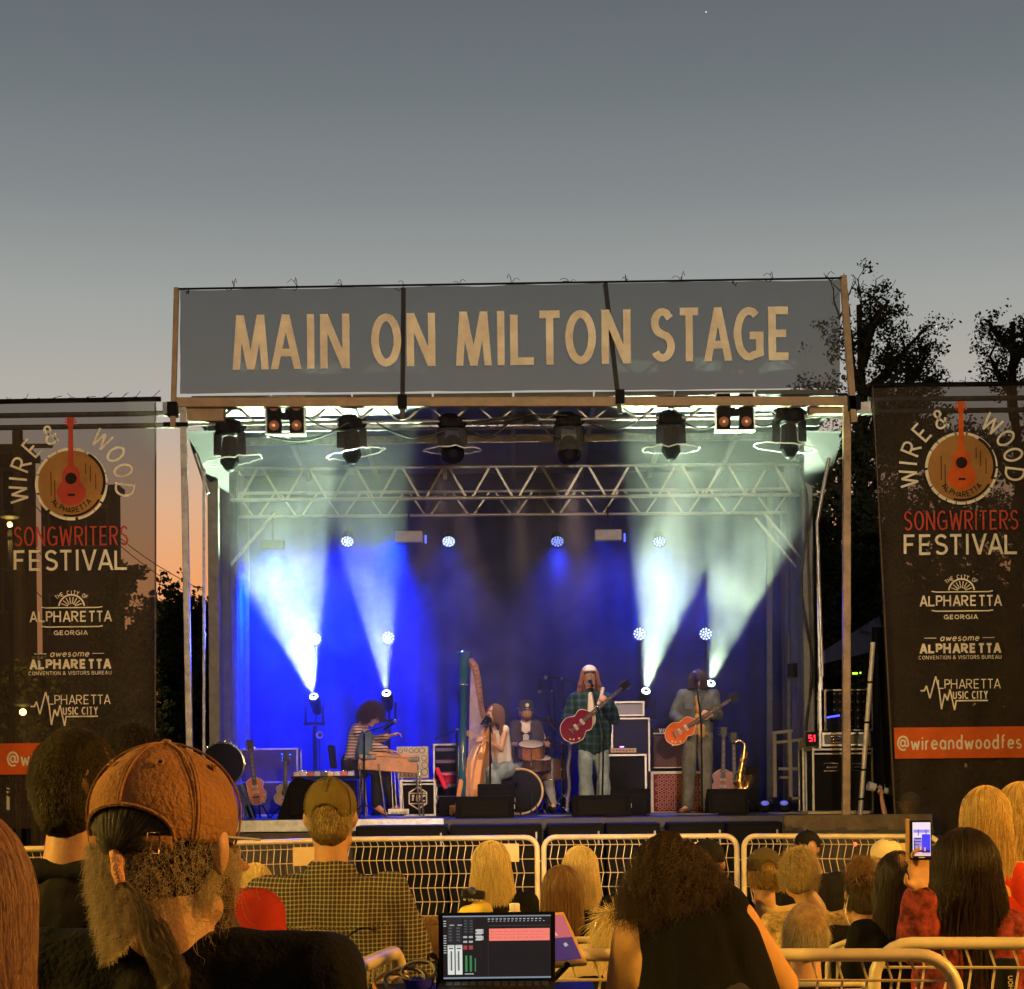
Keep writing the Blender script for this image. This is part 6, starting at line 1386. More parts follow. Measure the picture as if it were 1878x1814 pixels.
# far left chrome-rimmed drum and white hardware
t = thing('banjo', W(408,1470,21.6), 'black headed banjo with a shiny chrome rim leaning at the far left of the stage', 'banjo')
c = W(408,1402,21.6); rr = .255; m = MB(); m.lathe([(.001,0), (rr,.002), (rr,.08)], c, (0,1,0), 40, cap=False); m.build('drum_head', mat('black_drum_head', (.01,.01,.01)), t)
m = MB(); m.tube([c+Vector((rr*math.cos(a), -.005, rr*math.sin(a))) for a in np.linspace(0, 2*PI, 40, endpoint=False)], .014, 8, True); m.build('rim', CHROME, t, smooth=True)
m = MB()
for a in np.linspace(0, 2*PI, 22, endpoint=False): p = c+Vector(((rr+.018)*math.cos(a), 0, (rr+.018)*math.sin(a))); m.tube([p+Vector((0,-.02,0)), p+Vector((0,.06,0))], .007, 6)
m.build('tension_hooks', CHROME, t, smooth=True)
t = thing('pedal_stand', dz(W(452,1490,21.4), ZD), 'silver stand hardware gleaming beside the cap of the bearded man', 'stand')
m = MB(); m.bar(W(440,1440,21.5), dz(W(462,1488,21.4), ZD+.02), .14, .03); m.build('foot_board', CHROME, t, bevel=.006)
for x in (436, 448, 466): m = MB(); m.tube([W(444,1438,21.5), dz(W(x,1490,21.4), ZD+.012)], .012, 6); m.build('leg', CHROME, t)
# ================================================================== right side of the stage: cases, rack, stair frame
t, c, sz = case('large black flight case with a butterfly handle at the right of the stage', 1492, 1600, 1372, 1476, 21.4, TOLEX, mat('worn_aluminium_edge', (.36,.34,.30), .45, .6), handles=((1524,1407,26,14), (1572,1407,16,12)), onfloor=True, lid=.08)
t, c, sz = case('shallow flight case with a handle lying on the large flight case', 1510, 1594, 1343, 1369, 21.5, mat('grey_case', (.08,.08,.085), .5), ALU, handles=((1535,1356,22,10),), onfloor=False)
t, c, sz = case('rack of dark audio equipment standing behind the flight cases', 1514, 1600, 1264, 1341, 22.0, TOLEX, STEEL, 'equipment_rack', 'rack', onfloor=False)
for k in range(5):
    z = lerp(c.z-sz[1]*.4, c.z+sz[1]*.4, k/4); m = MB(); m.box((c.x, c.y-.015, z), (sz[0]-.07,.02,.07)); u_ = m.build('rack_unit', BLACKM, t, bevel=.003)
    m = MB(); 
    for q in range(6): m.lathe([(.009,0), (.008,.014), (.001,.015)], (c.x-.18+.07*q, c.y-.025, z), (0,-1,0), 8, cap=False)
    m.build('knobs', mat('dull_knob', (.12,.12,.12), .5, .4), u_, smooth=True, kind='stuff')
t, c, sz = case('thin rack unit with a glowing green light left of the leaning pole', 1560, 1594, 1228, 1242, 22.0, TOLEX, None, 'rack_unit', 'rack', .3, onfloor=False)
m = MB(); m.box(W(1568,1235,21.99), (.06,.012,.02)); m.build('green_light', mat('green_glow', (.1,.3,0), .4, 0, 0, emit=(.45,1,.03), es=3), t)
m = MB(); m.box(W(1578,1234,21.99), (.014,.012,.018)); m.build('status_light', mat('green_glow', (0,0,0)), t)
t, c, sz = case('small display box showing red digits 51 left of the flight cases', 1479, 1500, 1341, 1369, 21.6, BLACKP, None, 'clock_display', 'clock', .12, onfloor=False)
m = MB(); Mc = lambda x, y, o: (W(1488.5,1354,21.6).x+x/F*21.6, c.y-.008+o, W(1488.5,1354,21.6).z-y/F*21.6); put_text(m, '51', -6, 6, 6, 12, 2.0, Mc); m.build('digits', mat('red_digits', (.3,0,0), .4, 0, 0, emit=(1,.01,.03), es=4), t)
t, c, sz = case('dark cabinet holding the clock display beside the large flight case', 1474, 1492, 1371, 1482, 22.0, TOLEX, STEEL, 'equipment_cabinet', 'cabinet', .3)
t = thing('laptop_stand', W(1528,1343,21.55), 'small device with a blue lit edge standing on the shallow flight case', 'device')
m = MB(); m.bar(W(1516,1316,21.55), W(1540,1312,21.55), .012, .02); m.build('blue_edge', mat('blue_edge', (0,0,.2), .4, 0, 0, emit=(.04,.05,1), es=4), t)
m = MB(); m.add([W(1516,1318,21.56), W(1541,1314,21.56), W(1546,1342,21.5), W(1518,1343,21.5), W(1516,1318,21.62), W(1541,1314,21.62), W(1546,1342,21.62), W(1518,1343,21.62)], [(0,1,2,3), (7,6,5,4), (0,4,5,1), (1,5,6,2), (2,6,7,3), (3,7,4,0)]); m.build('body', BLACKP, t)
t = thing('stair_frame', dz(W(1445,1484,22.3), ZD), 'grey metal frame of a folded stair rail standing right of the saxophone', 'frame')
for (xa, ya), (xb, yb), w in (((1420,1345),(1421,1462),.045), ((1448,1340),(1450,1462),.045), ((1468,1355),(1472,1480),.06), ((1416,1345),(1454,1340),.04), ((1424,1362),(1474,1356),.035), ((1428,1410),(1466,1410),.035), ((1430,1426),(1450,1426),.03), ((1452,1464),(1470,1464),.03)):
    m = MB(); m.bar(W(xa, ya, 22.3), W(xb, yb, 22.3), w); m.build('bar', mat('weathered_rail', (.20,.18,.15), .65, .3, .3, 6), t, bevel=.003)
for px, py, lb in ((1405,1462,'small blue lit lamp housing on the floor right of the saxophone'), (1440,1474,'second dark lamp housing heaped on the floor by the stair frame')):
    t = thing('floor_lamp', dz(W(px, py, 22.3), ZD), lb, 'stage lamp')
    m = MB(); m.lathe([(.03,0), (.09,.02), (.10,.1), (.05,.14)], dz(W(px, 1480, 22.3), ZD+.01), (0,0,1), 16); m.build('housing', BLACKP, t, smooth=True)
    m = MB(); m.ell(dz(W(px-2, 1466, 22.2), ZD+.12), (.05,.04,.03), 10, 6); m.build('lens', mat('violet_glow', (.1,.1,.3), .3, 0, 0, emit=(.2,.2,1), es=.5), t, smooth=True)
m = MB(); m.add([W(1480,1493,21.0), W(1545,1488,21.6), W(1600,1492,21.4), W(1540,1499,20.8)], [(0,1,2,3)]); q = MB(); a_, b_ = W(1478,1494,21.0), W(1590,1494,21.0); q.box(((a_.x+b_.x)/2, 21.1, ZD+.02), (b_.x-a_.x, .5, .03)); tag(q.build('plywood_sheet', mat('pale_plywood', (.45,.36,.24), .7, 0, .2, 4), loc=((a_.x+b_.x)/2, 21.1, ZD)), 'pale sheet of plywood lying at the right stage edge', 'board')
m = MB(); pts = [W(1470+i*.5, lerp(860, 1340, i/30)+0, 22.0+.05*math.sin(i)) for i in range(31)]; m.tube([p+Vector((.05*math.sin(i*.35),0,0)) for i, p in enumerate(pts)], .02, 6); tag(m.build('cable_bundle', RUBBER, smooth=True, loc=pts[0]), 'thick black cable bundle hanging down the right stage column', 'cable')
t, c, sz = case('dark hanging lamp box on the inner right column', 1447, 1474, 1215, 1242, 23.0, BLACKP, None, 'column_lamp', 'lamp', .2, onfloor=False)
m = MB(); m.lathe([(.03,0), (.026,.008), (.001,.009)], W(586,1348,23.7), (0,-1,0), 14, cap=False); 
t = thing('floor_reflector', dz(W(586,1440,23.75), ZD), 'small round reflector on a thin stand behind the effects table', 'lamp')
m = MB(); m.tube([W(586,1348,23.7)+Vector((.038*math.cos(a),0,.038*math.sin(a))) for a in np.linspace(0,2*PI,20,endpoint=False)], .008, 6, True); m.build('rim', CREAM, t, smooth=True)
m = MB(); m.lathe([(.03,0), (.001,.01)], W(586,1348,23.72), (0,-1,0), 14, cap=False); m.build('dish', CHROME, t, smooth=True)
m = MB(); m.tube([W(586,1356,23.75), dz(W(586,1440,23.75), ZD+.01)], .009, 6); m.build('pole', BLACKM, t)
# photographer behind the right banner
# ================================================================== crowd barriers
YEL = mat('yellow_barrier_paint', (.68,.55,.34), .4, .1, .18, 6, .15, coat=.2)
WIRE = mat('barrier_wire', (.60,.48,.30), .45, .3, .15, 8)
def barrier(label, a, b, zt=1.11, zb=.31, r=.025, ws=.068, hs=.13, wr=.0042, plate=True, rc=.11, group='yellow crowd barriers'):
    a, b = Vector((a[0], a[1], 0)), Vector((b[0], b[1], 0)); t = thing('crowd_barrier', (a+b)/2, label, 'barrier', group)
    u = (b-a).normalized(); L_ = (b-a).length; U = lambda x, z, o=0: a+u*x+Vector((-u.y, u.x, 0))*o+Vector((0,0,z))
    pts = []
    for cx, cz, a0 in ((rc, zt-rc, 180), (L_-rc, zt-rc, 90), (L_-rc, zb+rc, 0), (rc, zb+rc, -90)):
        for k in range(7): an = math.radians(a0-90*k/6); pts.append(U(cx+rc*math.cos(an), cz+rc*math.sin(an)))
    m = MB(); m.tube(pts, r, 12, True); m.build('frame', YEL, t, smooth=True)
    m = MB(); n = int((L_-.08)/ws); rows = np.arange(zt-hs*.55, zb, -hs)
    for z in rows: m.tube([U(.01, z), U(L_-.01, z)], wr*1.1, 5, caps=False)
    zz = [zt]+list(rows)+[zb]
    for i in range(1, n+1):
        x = i*ws; m.tube([U(x+(.011 if k % 2 else -.011), z, .012 if k % 2 else -.004) for k, z in enumerate(zz)], wr, 5, caps=False)
    m.build('wire_mesh', WIRE, t, kind='stuff')
    if plate: m = MB(); q = U(L_-.30, zt-.14); m.box(q-Vector((0,.015,0)), (.26,.006,.17), Matrix.Rotation(math.atan2(u.y, u.x), 3, 'Z')); m.build('name_plate', mat('yellow_plate', (.66,.47,.20), .5, 0, .08), t, bevel=.002)
    for x in (.25, L_-.25): m = MB(); m.bar(U(x, .03, -.3), U(x, .03, .3), .05, .03); m.bar(U(x, .04), U(x, zb), .04); m.build('foot', YEL, t)
    m = MB(); m.tube([U(L_, zt-.22), U(L_+.05, zt-.22), U(L_+.05, zt-.15)], .008, 6); m.build('hook', YEL, t)
    return t
def gp(px, Y): return ((px-CX)/F*Y, Y)
for (x0, Y_0), (x1, Y_1), lb in (((-110,15.1),(243,15.9),'leftmost far barrier panel, mostly behind the dark haired man'), ((256,16.0),(612,17.1),'far barrier panel behind the capped heads at the left'), ((624,17.3),(984,17.3),'far barrier panel left of centre with yellow plate near the first blonde'),
    ((996,17.3),(1350,17.1),'central far barrier panel behind the second blonde and the curly haired woman'), ((1363,17.0),(1722,16.2),'far barrier panel right of centre behind the man in the black cap'), ((1733,16.0),(2080,15.4),'rightmost far barrier panel behind the phone and tall blonde women')):
    barrier('yellow '+lb, gp(x0, Y_0), gp(x1, Y_1))
barrier('near barrier rail running from behind the laptop past the bare armed woman to the right', gp(830, 5.32), gp(1752, 5.15), r=.019, zt=1.115, wr=.004, plate=False, group='near crowd barriers')
barrier('near barrier rail entering at the lower right corner behind the first', gp(1600, 5.50), gp(2300, 5.35), r=.019, zt=1.12, wr=.004, plate=False, group='near crowd barriers')
barrier('short stretch of near barrier beside the cables left of the laptop', (-.66, 3.5), (-.335, 5.5), r=.021, zt=1.115, wr=.004, plate=False, group='near crowd barriers')
p = W(1567, 1548, 16.6); t = thing('red_light', p, 'small glowing red light on the far barrier rail right of the black cap', 'light'); m = MB(); m.ell(p-Vector((0,.04,0)), .016, 10, 6); m.build('bulb', mat('red_bulb', (.4,0,0), .4, 0, 0, emit=(1,.06,.02), es=8), t, smooth=True); m = MB(); m.box(p, (.03,.06,.03)); m.build('clip', BLACKP, t)
# ================================================================== audience
T_BLACK = mat('black_tee', (.006,.0055,.006), .9, 0, .35, 9, .4, bscale=120)
T_RED = mat('red_tee', (.30,.025,.015), .85, 0, .25, 8, .2)
T_YEL = mat('yellow_tee', (.55,.40,.20), .85, 0, .15, 7, .2)
T_DARK = mat('dark_jacket', (.009,.008,.009), .8, 0, .3, 9, .3)
def aud(label, hx, hy, Y, yaw=0, pose='sit', s=1.0, skin=SKIN2, shirt=T_BLACK, sleeve=.9, sw=.185, vox=.012, pitch=0, th=.016, wr=.012, lean=0, sx=0, shirtname='shirt', drop=.235, tr=None, arms=None, neckr=1.0, wsc=9, hroll=0, hem=.0, tilt=0, bodyyaw=None, zg=0, hands=True):
    h = W(hx, hy, Y); t = thing('person', (h.x+sx, Y, zg), label, 'person', 'people in the audience')
    Rh = basis(yaw, pitch, hroll); Rb = basis(bodyyaw if bodyyaw is not None else yaw*.4)
    B = lambda x, y, z: Vector((h.x+sx, h.y, h.z)) + Rb @ Vector((x*s, y*s-lean*z, z*s))
    hz = -.74 if pose == 'sit' else -.80
    J = dict(neck=B(0,-.01,-.165), sl=B(-sw,0,-drop-.01+tilt), sr=B(sw,0,-drop-.01-tilt), el=B(-sw-.07,.02,-drop-.30), er=B(sw+.07,.02,-drop-.30), wl=B(-.14,.24,-drop-.36), wr=B(.14,.24,-drop-.36),
             hl=B(-.095,0,hz), hr=B(.095,0,hz))
    if pose == 'sit':
        J.update(kl=B(-.13,.42,hz+.02), kr=B(.13,.42,hz+.02)); J.update(al=Vector((J['kl'].x, J['kl'].y+.02, zg+.12)), ar=Vector((J['kr'].x, J['kr'].y+.02, zg+.12)))
    else:
        J.update(al=dz(B(-.11,0,0), zg+.1), ar=dz(B(.11,0,0), zg+.1)); J.update(kl=(J['hl']+J['al'])/2+Vector((0,.02,0)), kr=(J['hr']+J['ar'])/2+Vector((0,.02,0)))
    J['tl'] = J['al']+Vector((-.02,.15,-.06)); J['tr'] = J['ar']+Vector((.02,.15,-.06))
    if arms: J.update(arms(J, B))
    hl_ = [(J['wl'], (J['wl']-J['el']), (0,0,-1), 1, .5), (J['wr'], (J['wr']-J['er']), (0,0,-1), -1, .5)] if hands is True else hands(J)
    body(t, J, skin, h, Rh, s, vox, hl_, arm=neckr)
    top(t, J, shirt, s, th, sleeve, max(vox, .008), shirtname, wr, hem=hem)
    if tr is not False: trousers(t, J, tr or mat('dark_trousers', (.03,.03,.04), .85, 0, .3, 8), s, .014, .016); shoes(t, J, BLACKP, s)
    return t, h, Rh, J, B
CH = mat('chair_plastic', (.60,.50,.36), .45, 0, .12, 10)
def fold_chair(px, Y, label, s=1.0, zt=.86, yaw=0, dy=-.16):
    x = (px-CX)/F*Y; t = thing('folding_chair', (x, Y, 0), label, 'chair', 'folding chairs of the audience'); R = Matrix.Rotation(math.radians(-yaw), 3, 'Z'); Q = lambda a, b, c: Vector((x, Y, 0))+R @ Vector((a, b, c))
    m = MB(); n = 12
    for i in range(n+1):
        u = i/n*2-1; yb = dy-.05-.03*(1-u*u)
        for z in (zt-.20, zt-.19, zt-.02, zt-.005): m.v.append(tuple(Q(u*.19*(1-.0*z), yb-(.012 if z > zt-.1 else 0), z)))
    m.f += [(i*4+j, (i+1)*4+j, (i+1)*4+j+1, i*4+j+1) for i in range(n) for j in range(3)]; m.m += [0]*(n*3)
    o = m.build('backrest', CH, t, smooth=True); sd = o.modifiers.new('s', 'SOLIDIFY'); sd.thickness = .014
    m = MB(); pts = [Q(-.22, dy, .45), Q(-.225, dy-.05, zt-.09), Q(-.21, dy-.06, zt-.01), Q(-.15, dy-.07, zt+.015), Q(.15, dy-.07, zt+.015), Q(.21, dy-.06, zt-.01), Q(.225, dy-.05, zt-.09), Q(.22, dy, .45)]; m.tube(pts, .014, 8); m.build('back_frame', CH, t, smooth=True)
    m = MB(); m.box(Q(0, dy+.24, .45), (.40, .40, .025), R); m.build('seat', CH, t, bevel=.01)
    for sx in (-.22, .22):
        m = MB(); m.tube([Q(sx, dy, .46), Q(sx, dy+.42, .015)], .012, 6); m.build('leg', CH, t); m = MB(); m.tube([Q(sx*.92, dy+.40, .44), Q(sx*.92, dy-.06, .015)], .012, 6); m.build('leg', CH, t)
# --- bearded man in the rust cap (nearest)
t, h, Rh, J, B = aud('bearded man in a rust coloured cap with ponytail, nearest the camera, seen from behind', 309, 1552, 2.5, 20, 'stand', 1.05, SKIN2, T_BLACK, 1.0, .185, .0055, sx=.014, drop=.165, wr=.010, th=.012, bodyyaw=8, hem=.05, pitch=-4)
RUST = mat('rust_canvas', (.27,.125,.052), .85, 0, .22, 9, .6, bscale=160)
cc_ = h+Rh @ Vector((0,-.012,.034)); cp = cap_mesh(t, cc_, Rh, .0945, .114, .103, RUST, 1.86, opening=.76, arch=.44, n=96, k=26, panel=0, th=.0025, btilt=.25)
cm = cp.data
for v in cm.vertices:
    q = Vector(v.co)*9; v.co += Vector((mnoise.noise(q), mnoise.noise(q+Vector((9,0,0))), mnoise.noise(q+Vector((0,9,0)))))*.0035+Vector((mnoise.noise(q*2.7), 0, mnoise.noise(q*2.7+Vector((5,5,5)))))*.0016
SEAM = mat('rust_seam', (.29,.14,.06), .85, 0, .2, 60)
def capp(az, th_, k=1.0): return cc_+Rh @ Vector((.0945*k*math.sin(th_)*math.sin(az)*(1+.04*math.sin(th_*2)), -.114*k*math.sin(th_)*math.cos(az)*(1+.04*math.sin(th_*2)), .103*k*math.cos(th_)))
for az in (0, PI/3, -PI/3, 2*PI/3, -2*PI/3):
    end = 1.40 if az == 0 else (1.86)
    for o_ in (-.04, .04): m = MB(); m.tube([capp(az+o_/max(.25, math.sin(u)), u, 1.024) for u in np.linspace(.12, end, 22)], .0007, 5); m.build('stitched_seam', SEAM, cp, smooth=True)
    m = MB(); m.tube([capp(az, u, 1.016) for u in np.linspace(.08, end, 22)], .0016, 6); m.build('panel_seam', RUST, cp, smooth=True)
for az in (-.52, .52, 1.57, -1.57):
    c = capp(az, .82, 1.03); d = (c-cc_).normalized(); q = d.to_track_quat('Z', 'Y').to_matrix(); m = MB(); m.tube([c+q @ Vector((.0042*math.cos(a), .0042*math.sin(a), 0)) for a in np.linspace(0, 2*PI, 14, endpoint=False)], .0014, 6, True); m.build('eyelet', SEAM, cp, smooth=True)
    m = MB(); m.lathe([(.003,.0005), (.0001,.0005)], c-d*.001, d, 10, cap=False); m.build('eyelet_hole', EYED, cp)
# edge binding of the opening and the strap
ed = []
for az in np.linspace(-.76, .76, 30): ed.append(capp(az, 1.86-.44*math.sqrt(max(0, 1-(az/.76)**2)), 1.025))
m = MB(); m.tube(ed, .0034, 6); m.build('opening_binding', RUST, cp, smooth=True)
m = MB(); 
for az in np.linspace(-.74, .74, 24):
    for th_ in (1.80, 1.98): m.v.append(tuple(capp(az, th_, 1.02)))
m.f += [(2*i, 2*i+2, 2*i+3, 2*i+1) for i in range(23)]; m.m += [0]*23
o = m.build('strap', RUST, cp, smooth=True); sd = o.modifiers.new('s', 'SOLIDIFY'); sd.thickness = .003
m = MB(); q = [capp(.40, 1.76, 1.04), capp(.56, 1.76, 1.04), capp(.56, 2.02, 1.04), capp(.40, 2.02, 1.04)]; m.tube(q, .0018, 6, True); m.build('buckle', BRASS, cp, smooth=True)
# his hair: nape, beard frizz at both sides, ponytail
BEARD = HM('grizzled_beard', (.15,.10,.05), (.72,.56,.32), (.08,.05,.022)); DKH = HM('dark_grizzled_hair', (.018,.012,.007), (.24,.15,.06), (.016,.010,.006))
S = []
def curlstrand(p, d, ln, r, fr, k=12, g=.35):
    d = Vector(d).normalized(); a = d.orthogonal().normalized(); b = d.cross(a); ph = random.uniform(0, 6.28); out = []
    for i in range(k):
        s_ = i/(k-1); out.append(p+d*ln*s_+Vector((0,0,-1))*g*ln*s_*s_+(a*math.cos(ph+fr*s_)+b*math.sin(ph+fr*s_))*r*min(1, s_*3))
    return out
def HP(x, y, z): return h+Rh @ Vector((x, y, z))*1.05
for i in range(6500):      # nape hair below the cap
    az = random.triangular(-1.75, 1.6, -.7); z = random.uniform(-.140+.045*max(0, az+.4), .010); rr = .056+.020*max(0, min(1, (z+.13)/.09))+.008*random.random()
    p = HP(rr*1.02*math.sin(az), -.012-rr*1.15*math.cos(az), z); n_ = Rh @ Vector((math.sin(az), -math.cos(az), -.5)); (None if az > .1 and random.random() < .45 else S.append(curlstrand(p, n_, random.uniform(.008,.020), random.uniform(.0015,.004), random.uniform(5, 12), 9, .5)))
strands('nape_hair', BEARD, t, S_ := [x for x in S], .00045) if False else None
k8 = S; strands('nape_hair', BEARD, t, k8, .00026)
S = []
for i in range(7000):      # beard reaching out past the jaw at both sides
    sd_ = random.choice((-1, -1, 1)); a = random.uniform(0, 1); z = lerp(.0, -.115, a**1.2)+random.uniform(-.01,.01); x = sd_*(.057+.012*math.sin(a*3)-.030*a*a); y = random.uniform(-.02, .07)
    S.append(curlstrand(HP(x, y, z), Rh @ Vector((sd_*1, -.25, -.45)), random.uniform(.008,.030)*(1 if sd_ < 0 else .5), random.uniform(.002,.006), random.uniform(6, 20), 11, .4))
for i in range(420):
    sd_ = random.choice((-1, -1, -1, 1)); a = random.uniform(0, 1); S.append(curlstrand(HP(sd_*(.062-.02*a), random.uniform(-.03,.05), lerp(.0,-.12,a)), Rh @ Vector((sd_*1, random.uniform(-.8,.2), random.uniform(-1,.2))), random.uniform(.035,.062), random.uniform(.004,.009), random.uniform(6, 14), 11, .5))
strands('beard', BEARD, t, S, .00024)
b = Blob(); b.cap(HP(-.052,.03,-.05), HP(-.042,.06,-.12), .026, .026); b.cap(HP(.052,.03,-.05), HP(.042,.06,-.12), .026, .026); b.cap(HP(-.035,.08,-.11), HP(.035,.08,-.11), .03, .03); b.build('beard_mass', MATS['grizzled_beard_base'], t, .006, 3, .003, 60)
S = []
for i in range(1800):      # hair inside the opening, drawn to the tie
    az = random.uniform(-.74, .74); th_ = random.uniform(.95, 1.9); p0 = cc_+Rh @ Vector((.092*math.sin(th_)*math.sin(az), -.110*math.sin(th_)*math.cos(az), .092*math.cos(th_))); p1 = HP(-.004, -.116, -.016)
    mdl = (p0+p1)/2+Rh @ Vector((0,-.010,-.004)); j = Vector((random.gauss(0,.002), random.gauss(0,.002), random.gauss(0,.002)))
    S.append([p0.lerp(mdl, u*2) + j if u < .5 else mdl.lerp(p1, u*2-1)+j*(1.5-u) for u in np.linspace(0, 1, 8)])
strands('gathered_hair', HM('gathered_dark_hair', (.014,.010,.006), (.07,.045,.02)), t, S, .00034)
b = Blob(); b.ell(h+Rh @ Vector((0,-.024,-.012)), (.080,.088,.070), Rh); b.ell(HP(-.012,-.035,-.035), (.060,.048,.045)); b.build('hair_mass', MATS['dark_grizzled_hair_base'], t, .007, 3, .003, 60)
tie0, tie1 = HP(-.006,-.118,-.010), HP(.008,-.124,-.050)
m = MB(); m.tube([tie0, tie0.lerp(tie1, .3)+Vector((.002,0,0)), tie0.lerp(tie1, .6)-Vector((.001,0,0)), tie1], [.0075,.0095,.0088,.0065], 10); hti = m.build('hair_tie', mat('peach_hair_tie', (.62,.30,.16), .8, 0, .3, 80, .6, bscale=300), t, smooth=True)
S = []
for i in range(1700):      # ponytail
    a = random.uniform(0, 6.28); r_ = random.random()**.5; ph = random.uniform(0, 6.28); tl = random.uniform(.55, 1.15); st = []
    for q in range(20):
        u = q/19*tl; lk = i % 5; lo_ = .010*math.sin(min(1, u)*2.8); wdt = .003+.0085*math.sin(min(1, u)*2.6)**1.0; cx_ = .010+.078*min(1,u*1.3)+.006*math.sin(u*6); cz_ = -.046-.150*u
        cx_ += lo_*math.cos(lk*1.257+u*7); cz_ += .6*lo_*math.sin(lk*1.257+u*9); st.append(HP(cx_+wdt*r_*math.cos(a)+(.004+.007*u)*math.sin(u*24+ph)*u, -.122+.002*u+wdt*.7*r_*math.sin(a)+.005*math.cos(u*17+ph)*u, cz_+.004*math.sin(u*15+ph*2)*u))
    S.append(st)
strands('ponytail', DKH, t, S, .00032)
# eyeglass temple arm above the right ear
m = MB(); m.tube([HP(.084,.09,.012), HP(.086,-.005,.012), HP(.084,-.025,-.004)], .0018, 6); m.build('glasses_arm', STEEL, t, smooth=True)
# --- dark short haired man
t, h, Rh, J, B = aud('man with short dark hair and black collared jacket left of the bearded man', 143, 1452, 3.7, 22, 'stand', 1.03, SKIN2, T_DARK, 2, .20, .008, sx=-.012, wr=.010, bodyyaw=10, drop=.21)
hair_short(t, h, Rh, 8000, .013, (.0785,.100,.103), HM('short_dark_hair', (.030,.022,.010), (.11,.085,.035)), 2.22, 62, lift=.7, r=.0006, front=1.2)
b = Blob(); b.cap(B(-.06,-.045,-.155), B(.06,-.045,-.155), .03, .03); b.cap(B(-.07,.0,-.16), B(-.07,-.03,-.155), .028, .03); b.cap(B(.07,.0,-.16), B(.07,-.03,-.155), .028, .03); b.build('collar', T_DARK, t, .009, 3, .004)
# --- head of black hair between them
t, h, Rh, J, B = aud('person whose black hair shows between the short haired man and the rust cap', 246, 1412, 5.2, -10, 'stand', .98, SKIN2, T_BLACK, .9)
hair_short(t, h, Rh, 1800, .04, (.082,.10,.106), H_BLACK, 2.2, 60, lift=.4, r=.0012, front=1.1)
# --- red shirt
t, h, Rh, J, B = aud('person in a red shirt mostly hidden behind the bearded man', 362, 1530, 4.7, 5, 'stand', .98, SKIN2, T_RED, .9, .155, drop=.20)
hair_short(t, h, Rh, 1500, .03, (.082,.10,.106), H_DARK, 2.2, 60, lift=.4, r=.0012, front=1.1)
# --- blurred blonde at the left edge
t, h, Rh, J, B = aud('woman with long light hair cut off by the left edge of the picture', -112, 1668, 2.0, 15, 'stand', 1.0, SKIN2, T_BLACK, .9, .17)
hair_long(t, h, Rh, .34, n=9000, face=45, mt=HM('copper_blonde_hair', (.20,.09,.05), (.34,.17,.10), (.2,.09,.05)), wave=.003, spread=.15, r=.00045, k=20, clump=.35, jit=.005)
# --- plaid shirt man
t, h, Rh, J, B = aud('man in an olive cap and checked shirt standing left of the laptop', 607, 1499, 6.1, 4, 'stand', 1.0, SKIN2, checks('brown_check', (.034,.029,.021), (.30,.26,.19), .0140, wd=.30), .93, .198, .010, sx=0.0, wr=.020, th=.030, drop=.262, bodyyaw=0, wsc=6)
OLIVE = mat('olive_canvas', (.135,.10,.032), .85, 0, .2, 9, .5, bscale=140)
cp = cap_mesh(t, h+Rh @ Vector((0,-.010,.030)), Rh, .086, .108, .100, OLIVE, 1.85, opening=.6, arch=.42, n=60, k=16, panel=.012); 
for az in (0, PI/3, -PI/3):
    m = MB(); c0 = h+Rh @ Vector((0,-.010,.030)); m.tube([c0+Rh @ Vector((.0885*math.sin(u)*math.sin(az)*(1+.04*math.sin(2*u)), -.111*math.sin(u)*math.cos(az)*(1+.04*math.sin(2*u)), .103*math.cos(u))) for u in np.linspace(.1, 1.0 if az == 0 else 1.78, 16)], .0018, 5); m.build('panel_seam', OLIVE, cp, smooth=True)
hair_short(t, h, Rh, 2600, .022, (.079,.100,.094), HM('sandy_hair', (.25,.17,.07), (.62,.47,.22), (.14,.09,.04)), 2.30, 60, lift=.25, r=.0010, front=.1)
m = MB(); yk = [B(x, -.125-.012*math.cos(x*7), -.335-.02*math.cos(x*6)) for x in np.linspace(-.20, .20, 20)]; m.tube(yk, .003, 5); m.build('yoke_seam', mat('brown_check', (0,0,0)), t, smooth=True)
b = Blob(); b.cap(B(-.05,-.045,-.17), B(.05,-.045,-.17), .028, .028); b.cap(B(-.062,-.02,-.175), B(-.055,.03,-.18), .026, .024); b.cap(B(.062,-.02,-.175), B(.055,.03,-.18), .026, .024); b.build('collar', mat('brown_check', (0,0,0)), t, .009, 3, .002)
# --- blonde heads and others
def longhead(label, hx, hy, Y, yaw, mt, L_, pose='sit', shirt=T_BLACK, sleeve=.1, s=.95, n=1500, spread=.18, wave=.006, sw=.165, skin=SKIN2, sx=0, r=.0013, **k):
    t, h, Rh, J, B = aud(label, hx, hy, Y, yaw, pose, s, skin, shirt, sleeve, sw, sx=sx, **k)
    hair_long(t, h, Rh, L_, n=n, face=48, mt=mt, wave=wave, spread=spread, r=r)
    return t, h, Rh, J, B
longhead('blonde woman in a sleeveless black top seated behind the laptop, left of the two blondes', 901, 1583, 10.0, -6, H_BLOND, .24, spread=.26, wave=.007, sx=.04)
longhead('blonde woman in black seated between barrier panels, right of the two blondes', 1064, 1590, 10.6, 8, H_BLOND, .26, spread=.22, wave=.007, sx=.03, s=.98)
longhead('girl with straight brown hair seated in front of the right blonde', 1030, 1632, 9.0, 4, H_BROWN, .40, spread=.12, wave=.002, s=.92, sw=.14)
longhead('woman whose blond hair shows beside the rust cap behind the red shirt', 468, 1620, 11.0, 0, H_BLOND, .3, wave=.008)
longhead('person with brown hair low between the checked shirt and the laptop', 790, 1732, 8.0, 0, H_BROWN, .12, s=.95, shirt=T_BLACK, wave=.008)
